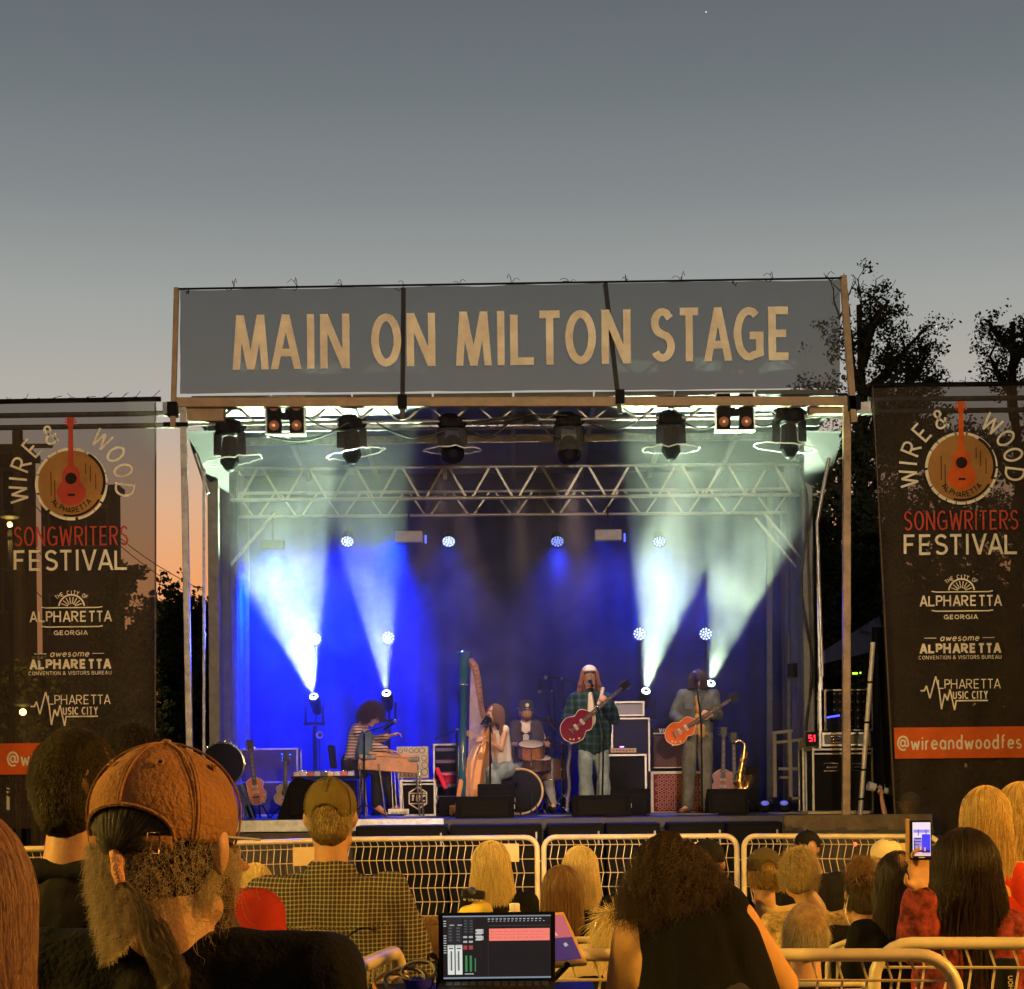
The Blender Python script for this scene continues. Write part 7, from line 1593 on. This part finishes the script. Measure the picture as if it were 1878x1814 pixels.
t, h, Rh, J, B = aud('person with dishevelled blond hair and silver headphones low beside the bare armed woman', 1128, 1722, 8.2, -15, 'sit', .95, SKIN2, T_BLACK, .9, .16)
hair_short(t, h, Rh, 1600, .09, (.084,.102,.108), H_BLOND, 2.2, 60, lift=.45, r=.0014, front=1.2, k=8)
m = MB(); m.tube([h+Rh @ Vector((.096*math.cos(a), -.01, .025+.102*math.sin(a))) for a in np.linspace(0, PI, 16)], .009, 8); m.build('headband', ALU, t, smooth=True)
# --- curly haired woman
Y0 = 4.95; P = lambda x, y, d=0: W(x, y, Y0+d)
cw = thing('person', dz(P(1265,1700), 0), 'woman with big dark curly hair in a black sleeveless top leaning on the near barrier', 'person', 'people in the audience')
J = dict(neck=P(1248,1672,.02), sl=P(1166,1726,0), sr=P(1346,1692,0), el=P(1142,1832,.06), er=P(1432,1806,.10), wl=P(1215,1850,.25), wr=P(1380,1850,.3), hl=dz(P(1270,1900,-.1), .92), hr=dz(P(1390,1900,-.1), .92),
         kl=dz(P(1270,1900,-.05), .5), kr=dz(P(1390,1900,-.05), .5), al=dz(P(1270,1900,-.1), .1), ar=dz(P(1390,1900,-.1), .1), tl=dz(P(1265,1900,.05), .04), tr=dz(P(1395,1900,.05), .04))
hd, Rh = P(1234,1615,.02), basis(-8, -10)
SKIN3 = mat('warm_skin', (.54,.29,.12), .63, 0, .1, 20, .15)
body(cw, J, SKIN3, hd, Rh, 1.0, .010, [(J['wl'], (.6,.5,-.2), (0,0,-1), 1, .5), (J['wr'], (-.6,.5,-.2), (0,0,-1), -1, .5)], arm=1.42)
b = Blob(); ch = (J['sl']+J['sr'])/2
b.cap(J['sl'].lerp(J['sr'], .22), J['sl'].lerp(J['sr'], .80), .088, .092); b.cap(P(1235,1672,.0), P(1330,1668,.0), .062, .066)
b.cap(P(1238,1745,-.02), P(1262,1860,-.05), .105, .13); b.cap(P(1318,1730,-.02), P(1352,1850,-.05), .108, .13); b.cap(P(1278,1735,-.04), P(1302,1900,-.08), .12, .16); b.cap(P(1302,1860,-.05), dz(P(1325,1900,-.1), .9), .16, .15)
b.build('tank_top', T_BLACK, cw, .011, 5, .012, 8)
trousers(cw, J, mat('dark_trousers', (.03,.03,.04)), 1.0, .014, .016); shoes(cw, J, BLACKP)
CURL = HM('dark_curly_hair', (.028,.015,.009), (.085,.045,.025), (.018,.010,.006))
b = Blob(); b.ell(P(1232,1600), (.104,.10,.100)); b.ell(P(1210,1640,-.02), (.088,.08,.075)); b.ell(P(1270,1630,-.02), (.08,.08,.08)); b.build('hair_mass', MATS['dark_curly_hair_base'], cw, .010, 3, .02, 22)
S = []
cs = [(1232,1598,.106), (1205,1628,.090), (1268,1615,.086), (1184,1650,.056), (1238,1635,.082)]
for i in range(8500):
    x, y, r_ = random.choice(cs); c = P(x, y, -.01); v = Vector((random.gauss(0,1), random.gauss(0,1), random.gauss(0,1))).normalized()
    if v.y > .6: continue
    p = c+Vector((v.x*r_, v.y*r_*.9, v.z*r_*.88))*random.uniform(.72, 1.0); S.append(curlstrand(p, v*.7+Vector((0,-.1,-.7)), random.uniform(.03,.075), random.uniform(.004,.009), random.uniform(8, 18), 14, .35))
strands('curls', CURL, cw, S, .0005)
t, h, Rh, J, B = aud('dark figure in a black cap partly hidden behind the curly hair', 1298, 1585, 9.5, 10, 'sit', 1.0, SKIN2, T_BLACK, 2)
cap_mesh(t, h+Rh @ Vector((0,-.01,.03)), Rh, .088, .108, .10, T_DARK, 1.75, opening=.4)
# --- right group
t, h, Rh, J, B = aud('woman in an olive cap with a bun pulled through it and yellow top', 1401, 1600, 9.6, -5, 'sit', 1.0, SKIN, T_YEL, .95, .20, sx=0, wr=.01)
cap_mesh(t, h+Rh @ Vector((0,-.012,.028)), Rh, .090, .108, .102, mat('dark_olive_canvas', (.075,.055,.03), .85, 0, .15, 9), 1.72, opening=.5, blen=.06)
hair_short(t, h, Rh, 1200, .05, (.080,.10,.09), H_DBLOND, 2.3, 60, lift=.2, r=.0013, front=.1)
S = []
bc = h+Rh @ Vector((.03,-.125,-.035))
for i in range(700):
    v = Vector((random.gauss(0,1), random.gauss(0,1), random.gauss(0,1))).normalized(); S.append(curlstrand(bc+v*.026, v.cross(Vector((.3,1,.2))), .05, .012, 7, 10, .1))
strands('bun', H_DBLOND, t, S, .0010); b = Blob(); b.ell(bc, (.03,.03,.03)); b.build('bun_mass', MATS['dark_blonde_hair_base'], t, .008, 2)
t, h, Rh, J, B = aud('man with thick greying blond hair in a yellow patterned shirt', 1466, 1604, 9.2, 12, 'sit', 1.05, SKIN, mat('patterned_yellow_shirt', (.50,.32,.13), .85, 0, .65, 48, .2), 1.1, .20, sx=.07, wr=.012)
hair_short(t, h, Rh, 2600, .045, (.084,.104,.110), HM('tousled_sandy_hair', (.22,.15,.07), (.55,.42,.22), (.16,.11,.05)), 2.15, 60, lift=.45, r=.0012, front=1.2, curl=.005, k=8)
t, h, Rh, J, B = aud('balding older person with wispy grey hair low above the near barrier', 1478, 1717, 7.0, 8, 'sit', 1.0, SKIN, T_BLACK, .9, .18)
hair_short(t, h, Rh, 2000, .045, (.082,.103,.104), HM('wispy_grey_hair', (.20,.16,.08), (.60,.52,.34), (.24,.15,.09)), 2.1, 55, lift=.2, r=.0009, front=.9, k=8)
t, h, Rh, J, B = aud('woman with dark hair in a messy bun wearing a black hooded top', 1582, 1640, 8.7, 0, 'sit', .98, SKIN2, T_BLACK, 2, .205, wr=.014, th=.024, drop=.22)
hair_short(t, h, Rh, 2000, .04, (.083,.104,.112), H_DARK, 2.25, 50, lift=.12, r=.0012, front=1.3)
S = []; bc = h+Rh @ Vector((-.01,-.05,.125))
for i in range(900):
    v = Vector((random.gauss(0,1), random.gauss(0,1), random.gauss(0,1))).normalized(); S.append(curlstrand(bc+v*.030, v+v.cross(Vector((0,1,.2)))*1.3, random.uniform(.04,.08), .012, 8, 10, .3))
strands('bun', H_BROWN, t, S, .0010); b = Blob(); b.ell(bc, (.038,.036,.034)); b.build('bun_mass', MATS['dark_brown_hair_base'], t, .008, 2)
b = Blob(); b.cap(B(-.08,-.09,-.23), B(.08,-.09,-.23), .045, .045); b.cap(B(0,-.12,-.25), B(0,-.12,-.32), .06, .04); b.build('hood', T_BLACK, t, .012, 4, .01)
m = MB()
for sx in (-.05, .05): m.tube([h+Rh @ Vector((sx*1.5, -.05, 0)), h+Rh @ Vector((sx*1.9, -.07, -.08)), h+Rh @ Vector((sx*1.4, -.07, -.15))], .002, 5)
m.build('earphone_cord', WHITEP, t, smooth=True)
t, h, Rh, J, B = aud('man in a black cap and dark jacket seated closest to the far barrier', 1480, 1556, 13.5, -12, 'sit', 1.03, SKIN2, T_DARK, 2, .22, sx=.05)
cp = cap_mesh(t, h+Rh @ Vector((0,-.01,.03)), Rh, .092, .112, .104, T_DARK, 1.75, opening=.42); m = MB(); m.box(h+Rh @ Vector((-.04,-.105,.02)), (.035,.008,.022), Rh); m.build('cap_patch', STEEL, cp)
longhead('tall back of very dark long hair between the messy bun and the raised phone', 1648, 1612, 8.0, -5, H_BLACK, .52, 'sit', T_BLACK, .9, 1.0, 1500, .25, .003)
t, h, Rh, J, B = aud('person in a pale yellow bucket cap beside the raised phone', 1624, 1575, 11.5, -20, 'sit', 1.05, SKIN, T_YEL, .9)
cap_mesh(t, h+Rh @ Vector((0,-.01,.025)), Rh, .094, .112, .102, mat('cream_cap', (.66,.52,.30), .8, 0, .12, 9), 1.75, opening=.45); hair_short(t, h, Rh, 500, .02, mt=H_GREY, low=2.1, lift=.2, front=.1, r=.0012)
# --- phone woman
Y0 = 6.2
PAIS = mat('red_paisley', (.20,.035,.03), .8, 0, .95, 26, .3)
def parms(J, B): 
    return dict(sl=W(1705,1668,6.2), el=W(1672,1742,6.02), wl=W(1689,1640,5.990))
t, h, Rh, J, B = aud('woman with very long dark hair and red patterned jacket holding up a phone', 1770, 1592, 6.2, -6, 'stand', .95, SKIN, PAIS, 1.88, .155, .008, arms=parms, th=.015, wr=.016, drop=.21,
    hands=lambda J: [(J['wl'], (-.10,-.05,1), (.3,-.9,0), 1, .38), (J['wr'], (J['wr']-J['er']), (0,0,-1), -1, .5)])
hair_long(t, h, Rh, .46, n=4200, face=40, mt=HM('long_dark_hair', (.012,.007,.004), (.05,.028,.015), (.012,.008,.005)), wave=.006, spread=.30, r=.0011, jit=.02, k=18)
ph = thing('phone', W(1687,1546,5.95), 'phone in a tan wallet case held up, its lit screen showing the blue stage', 'phone')
pc = W(1688,1541,5.95); Rp = basis(14, 4); Q = lambda x, y, z: pc+Rp @ Vector((x, y, z))
m = MB(); m.box(pc, (.070,.009,.128), Rp); m.build('body', BLACKP, ph, bevel=.006)
m = MB(); m.box(Q(-.040,.004,0), (.014,.016,.138), Rp); m.build('case_flap', mat('tan_leather', (.42,.24,.10), .6, 0, .2, 40), ph, bevel=.003)
m = MB(); m.box(Q(.004,-.0052,.004), (.056,.002,.108), Rp); m.build('screen', mat('phone_screen', (.1,.1,.1), .3, 0, 0, emit=(.85,.72,.85), es=1.0), ph)
PB = mat('phone_blue', (.02,.02,.2), .3, 0, 0, emit=(.06,.05,.9), es=1.0); PD = mat('phone_violet', (.02,.02,.1), .3, 0, 0, emit=(.35,.28,.75), es=1.0); PG = mat('phone_dark', (.02,.02,.02), .3, 0, 0, emit=(.03,.02,.10), es=1.0); PO = mat('phone_pink', (.02,.02,.02), .3, 0, 0, emit=(.95,.5,.45), es=1.0)
for i_, (x_, z_, w_, h_, mm_) in enumerate(((.018,-.010,.026,.060,PB), (-.008,-.012,.026,.042,PD), (.004,.030,.050,.010,PD), (-.008,.006,.020,.004,PG), (-.008,-.004,.020,.003,PG), (-.010,-.014,.014,.003,PG), (.012,-.034,.036,.008,PG), (.004,-.044,.052,.008,PO), (-.018,-.02,.003,.04,PG), (.018,.026,.003,.02,PB), (-.006,.026,.003,.02,PB), (.0,-.026,.004,.010,PO), (.014,-.028,.004,.012,PO))):
    m = MB(); m.box(Q(x_, -.0068-.0003*i_, z_), (w_, .0004, h_), Rp); m.build('screen_image', mm_, ph)
m = MB(); m.box(Q(.004,-.0072,-.055), (.02,.001,.003), Rp); m.build('home_bar', WHITEP, ph)
# --- tall blondes at the right
DRESS = mat('red_dress', (.42,.03,.012), .8, 0, .3, 7, .3)
t, h, Rh, J, B = aud('tall woman with straight honey blonde hair and a red off-shoulder dress at the right', 1808, 1496, 7.5, -4, 'stand', .98, SKIN3, DRESS, 0, .165, .010, sx=.02, hem=.3, wr=.02, th=.002)
hair_long(t, h, Rh, .27, n=3600, face=45, mt=HM('honey_hair', (.24,.12,.03), (1.0,.72,.28), (.22,.12,.04)), wave=.004, spread=.16, r=.0010, k=16)
b = Blob()
for x in (-.15, 0, .15): b.cap(B(x, 0, -.40), B(x*1.2, 0, -1.1), .13, .2)
b.build('dress', DRESS, t, .014, 5, .03, 7)
t, h, Rh, J, B = aud('second tall blonde woman cut off by the right edge of the picture', 1872, 1484, 8.2, -12, 'stand', 1.0, SKIN3, DRESS, .2, .165, .011)
hair_long(t, h, Rh, .26, n=2600, face=45, mt=MATS['honey_hair'], wave=.006, spread=.16, r=.0011, k=16)
# --- photographer behind the right banner
def farms(J, B): return dict(el=W(1628,1520,20.75), wl=W(1617,1464,20.75), er=W(1640,1512,21.0), wr=W(1626,1456,20.95))
t, h, Rh, J, B = aud('photographer in a grey cap behind the right banner aiming a white lens at the stage', 1668, 1474, 20.9, -78, 'stand', 1.05, SKIN, T_DARK, .9, .17, .012, arms=farms, bodyyaw=-70, hands=lambda J: [(J['wl'], (0,0,1), (-1,0,0), 1, .9), (J['wr'], (-.2,0,1), (-1,0,0), -1, .9)])
cap_mesh(t, h+Rh @ Vector((0,-.01,.035)), Rh, .094, .114, .10, mat('grey_cap', (.25,.23,.2), .8), 1.6, blen=.085, btilt=.1)
c0 = W(1630,1452,20.82); c1 = W(1592,1441,20.78); cm_ = thing('camera', c0, 'black camera with a long white lens held by the photographer', 'camera')
m = MB(); m.box(c0+Vector((.06,.02,.0)), (.14,.13,.10)); m.build('body', BLACKP, cm_, bevel=.01)
m = MB(); d = (c1-c0).normalized(); L_ = (c1-c0).length; m.lathe([(.035,0), (.037,L_*.3), (.042,L_*.5), (.048,L_*.8), (.052,L_), (.001,L_-.01)], c0, d, 20); m.build('lens', mat('white_lens', (.70,.66,.58), .4, 0, .05), cm_, smooth=True)
for k in (.35, .62): m = MB(); m.lathe([(.047+k*.006,-.012), (.047+k*.006,.012)], c0+d*L_*k, d, 20); m.build('lens_ring', BLACKP, cm_)
# ================================================================== chairs, cup, bag
for px, Y, lb in ((920,10.0,'folding chair under the left blonde woman'), (1098,9.4,'folding chair with its pale back showing right of the brown haired girl'), (1522,9.9,'folding chair back seen right of the patterned shirt, farther one'), (1527,9.0,'folding chair back seen right of the patterned shirt, nearer one'), (1030,8.9,'folding chair under the brown haired girl'), (1410,9.5,'folding chair under the woman with the cap and bun'), (1478,6.9,'folding chair under the balding person'), (1590,8.6,'folding chair under the woman with the messy bun'), (1298,9.4,'folding chair behind the curly haired woman'), (1560,6.3,'empty folding chair seen through the near barrier')):
    fold_chair(px, Y, lb)
t = thing('bucket_bag', W(868,1660,9.3), 'yellow bag with a black studded strap beside the left blonde woman', 'bag')
b = Blob(); b.cap(W(858,1680,9.3), W(885,1672,9.3), .06, .05); b.cap(W(860,1700,9.3), W(885,1695,9.3), .07, .06); b.build('body', mat('yellow_fabric', (.75,.52,.10), .7, 0, .15, 10), t, .010, 3, .01)
m = MB(); m.box(W(868,1640,9.28), (.12,.05,.045), rotm('Y', .12)); m.build('strap', mat('black_leather', (.012,.012,.012), .35), t, bevel=.008)
m = MB()
for k in range(4): m.ell(W(852+9*k,1650+k*.6,9.24), .007, 8, 6)
m.lathe([(.02,0), (.001,.006)], W(866,1634,9.25), (0,-1,0), 12, cap=False); m.build('studs', CHROME, t, smooth=True)
t = thing('drink_cup', W(944,1680,8.6), 'pink drink bottle with a pale lid just above the laptop screen', 'cup')
c = W(944,1692,8.6); m = MB(); m.lathe([(.03,0), (.032,.04), (.026,.055)], c, (0,0,1), 20); m.build('body', mat('pink_plastic', (.60,.35,.42), .3), t, smooth=True); m = MB(); m.lathe([(.022,.05), (.024,.055), (.024,.085), (.02,.09), (.001,.091)], c, (0,0,1), 20); m.build('lid', WHITEP, t, smooth=True)
hd_ = c.z; m = MB(); m.box((c.x, c.y, hd_-.012), (.3,.25,.02)); m.build('tray', BLACKP, t); 
m = MB(); m.tube([(c.x, c.y, hd_-.02), (c.x, c.y, .02)], .015, 8); m.build('tray_stand', BLACKM, t)
# ================================================================== mixing position: table, laptop, tablet, cables
tb = thing('mixing_table', (0.0, 5.0, 0), 'black covered table holding the laptop, tablet and cables at the bottom centre', 'table')
m = MB(); m.box((-.09, 4.97, 1.035), (.62, .42, .03)); m.build('tabletop', BLACKP, tb, bevel=.005)
for sx in (-.36, .18):
    for sy in (4.8, 5.14): m = MB(); m.tube([(sx, sy, 0), (sx, sy, 1.02)], .018, 8); m.build('leg', BLACKM, tb)
LP = W(912, 1801, 4.93); lt = thing('laptop', LP, 'open black laptop showing audio mixing software with a coral track', 'laptop')
RL = basis(-1.2, 12); SW_, SH_ = .297, .186
LQ = lambda x, y, z=0: LP+RL @ Vector(((x-.5)*SW_, -z, (1-y)*SH_+.004))
m = MB(); m.box(LP+RL @ Vector((0,.003,SH_/2)), (SW_+.012, .005, SH_+.012), RL); m.build('lid', BLACKP, lt, bevel=.003)
m = MB(); m.box(LP+Vector((0,-.10,-.006)), (SW_+.012, .20, .012)); m.build('base', BLACKP, lt, bevel=.003)
for r_ in range(5):
    for k in range(13): m = MB(); m.box(LP+Vector((-.126+.021*k, -.03-.018*r_, .002)), (.017,.014,.004)); key0 = m; m.build('key', mat('black_key', (.02,.02,.022), .5), lt)
def em(name, c, es=1.0): return mat('screen_'+name, (.01,.01,.01), .25, 0, 0, emit=c, es=es)
def rect(x0, y0, x1, y1, mt, z, nm, par=None):
    m = MB(); m.add([LQ(x0, y0, z), LQ(x1, y0, z), LQ(x1, y1, z), LQ(x0, y1, z)], [(0,3,2,1)]); return m.build(nm, mt, par or lt)
sc_ = rect(.02, .03, .98, .97, em('dark', (.014,.012,.014)), .0015, 'screen')
def R_(L, mt, nm, z=.0022):
    m = MB()
    for x0, y0, x1, y1 in L: m.add([LQ(x0, y0, z), LQ(x1, y0, z), LQ(x1, y1, z), LQ(x0, y1, z)], [(0,3,2,1)])
    m.build(nm, mt, sc_)
R_([(.02,.03,.98,.05)], em('bar', (.20,.25,.32)), 'menu_bar'); R_([(.02,.94,.98,.965)], em('bar', (.2,.2,.3)), 'dock_bar')
R_([(.43,.225,.97,.405)], em('coral', (.92,.22,.17)), 'audio_track')
R_([(.43,.31,.97,.315), (.43,.267,.97,.269), (.43,.358,.97,.360)]+[(.45+.02*i, .25+.01*(i % 3), .455+.02*i, .285-.01*(i % 2)) for i in range(24)]+[(.45+.02*i, .34+.01*(i % 2), .455+.02*i, .375-.01*(i % 3)) for i in range(24)], em('wave', (.62,.10,.09)), 'waveform', .0030)
R_([(.06,.46,.12,.90), (.13,.46,.19,.90)], em('white', (.72,.74,.68)), 'fader_strip')
R_([(.085,.55,.10,.84), (.15,.55,.165,.84), (.07,.50,.11,.52), (.14,.50,.18,.52)], em('dkgrey', (.12,.12,.12)), 'fader_slot', .0030)
R_([(.215,.62,.235,.86), (.255,.62,.275,.86), (.30,.66,.31,.86)], em('green', (.05,.22,.08)), 'meter')
R_([(.20,.33,.235,.36), (.25,.33,.285,.36), (.20,.40,.235,.43), (.25,.40,.285,.43), (.21,.885,.29,.90), (.32,.23,.38,.30), (.32,.33,.38,.39)]+[(.025,.1+.036*i, .05,.115+.036*i) for i in range(14) if i not in (3,4,5)]+[(.42+.035*i, .075, .44+.035*i, .09) for i in range(14)]+[(.42+.035*i, .11, .435+.035*i, .12) for i in range(15)]+[(.08,.16,.12,.175), (.15,.16,.19,.175)], em('pale', (.40,.42,.42)), 'control_marks')
R_([(.20,.47,.235,.53), (.25,.47,.285,.53)], em('redc', (.35,.06,.06)), 'mute_buttons')
R_([(.31+.0*i, .235+.045*i, .365, .262+.045*i) for i in range(4)], em('pale2', (.55,.55,.5)), 'track_heads', .0024)
R_([(.43,.18+.0*i,.97,.183) for i in range(1)]+[(.43+.045*i,.165,.431+.045*i,.18) for i in range(12)]+[(.42,.41,.421,.93)], em('grid', (.10,.10,.11)), 'ruler', .0024)
R_([(.07+.07*j, .20+.045*i, .10+.07*j, .222+.045*i) for i in range(5) for j in range(2)]+[(.21+.05*j, .10+.04*i, .235+.05*j, .115+.04*i) for i in range(5) for j in range(2)], em('mid', (.09,.09,.10)), 'plugin_slots', .0024)
R_([(.065,.47,.115,.478), (.135,.47,.185,.478)]+[(.066+.07*j, .60+.03*i, .078+.07*j, .605+.03*i) for i in range(8) for j in range(2)], em('dkgrey', (.12,.12,.12)), 'fader_ticks', .0030)
R_([(.06,.06,.19,.44), (.20,.06,.29,.31)], em('panel', (.022,.022,.026)), 'channel_panel', .0019)
# tablet
tq = [W(1022,1672,5.25), W(1036,1671,5.27), W(1081,1766,5.13), W(1018,1775,5.05)]
tt = thing('tablet', tq[3], 'tablet in a yellow case leaning behind the laptop, showing a mountain sunset picture', 'tablet')
A = W(1000,1674,5.30); Bx = W(1034,1672,5.32); Cx = W(1078,1766,5.16); Dx = W(1003,1772,5.10)
nrm_ = (Bx-A).cross(Dx-A).normalized(); nrm_ = nrm_ if nrm_.y < 0 else -nrm_
def quad3(a, b, c, d, th_): m = MB(); q = [a, b, c, d]; m.add(q+[p-nrm_*th_ for p in q], [(0,1,2,3), (7,6,5,4)]+[(i, i+4, (i+1) % 4+4, (i+1) % 4) for i in range(4)]); return m
quad3(A, Bx, Cx, Dx, .012).build('case', mat('amber_case', (.60,.36,.14), .5, 0, .1), tt, bevel=.003)
def TI(u, v, z=0): return (A.lerp(Bx, u)).lerp(Dx.lerp(Cx, u), v)+nrm_*z
m = MB(); m.add([TI(.03,.06,.001), TI(.86,.06,.001), TI(.88,.5,.001), TI(.03,.5,.001)], [(0,1,2,3)]); m.build('screen', em('sunset', (.55,.12,.14)), tt)
m = MB(); m.add([TI(.03,.50,.001), TI(.88,.50,.001), TI(.90,.92,.001), TI(.03,.92,.001)], [(0,1,2,3)]); m.build('screen', em('dusk', (.07,.03,.12)), tt)
m = MB(); m.add([TI(.52,.62,.002), TI(.62,.60,.002), TI(.66,.66,.002), TI(.55,.68,.002)], [(0,1,2,3)]); m.build('icon', em('pale', (.4,.4,.4)), tt)
m = MB(); m.add([TI(.05,.40,.002), TI(.28,.33,.002), TI(.42,.46,.002), TI(.05,.46,.002)], [(0,1,2,3)]); m.build('picture_shape', em('pinkish', (.9,.35,.40)), tt)
m = MB(); m.tube([(Dx+Cx)/2, (Dx.x+.02, 5.2, 1.055)], .01, 6); m.build('easel_leg', BLACKP, tt)
# cables and gear left of the laptop
for i, (cx_, cy_, rr, col) in enumerate(((745,1798,.055,'grey_cable'), (770,1782,.045,'grey_cable'), (722,1806,.05,'orange_cable'))):
    c = W(cx_, cy_, 4.98); m = MB(); pts = [c+Vector(((rr+.004*math.sin(k*.3))*math.cos(k*.33), .03*math.sin(k*.33)+.006*math.sin(k*.11), (rr*.55)*math.sin(k*.33)+.004*math.cos(k*.17))) for k in range(60)]
    tag(m.tube(pts, .0035, 6).build('cable_coil', mat(col, (.6,.28,.08) if 'orange' in col else (.16,.15,.15), .5, 0, 0), smooth=True, loc=c), ('grey cord coil','smaller grey cord coil','orange cord coil')[i]+' heaped left of the laptop', 'cable', 'cord coils by the laptop')
t = thing('blue_lit_holder', W(768,1814,4.95), 'blue lit plastic holder among the cables left of the laptop', 'holder')
m = MB(); c = dz(W(768,1814,4.95), 1.05); m.lathe([(.03,0), (.042,.035), (.044,.036), (.03,.004), (.001,.004)], c, (0,0,1), 20, cap=False); m.build('body', mat('blue_lit_plastic', (.03,.03,.55), .3, 0, .2, 20), t, smooth=True)  # blue light falling on the holder is put into its plastic colour
b0 = W(803, 1760, 5.0); t = thing('desk_clamp', dz(b0, 1.05), 'black clamp arm with a ring standing left of the laptop', 'clamp'); m = MB(); m.tube([dz(b0, 1.05), b0, b0+Vector((-.02,0,.012))], .006, 6); m.build('arm', BLACKM, t); m = MB(); m.tube([b0+Vector((-.015+.012*math.cos(a), 0, .012*math.sin(a)+.004)) for a in np.linspace(0, 2*PI, 14, endpoint=False)], .003, 6, True); m.build('ring', BLACKM, t)
tu = W(1845, 1800, 5.8); t = thing('tumbler', dz(tu, tu.z-.12), 'black drink tumbler seen through the near barrier at the lower right corner', 'bottle'); m = MB(); m.lathe([(.03,-.12), (.036,.06), (.036,.07), (.001,.072)], tu, (0,0,1), 20); m.build('body', BLACKP, t, smooth=True); m = MB(); m.tube([dz(tu, tu.z-.13), dz(tu, .01)], .015, 8); m.build('holder_pole', BLACKM, t)
m = MB(); Mt = lambda x, y, o: (tu.x+.004-y*.0012, tu.y-.0375+o, tu.z-.0-x*.0012); put_text(m, 'UOH', -18, 18, 7, 13, 2, Mt); m.build('lettering', CREAM, t)
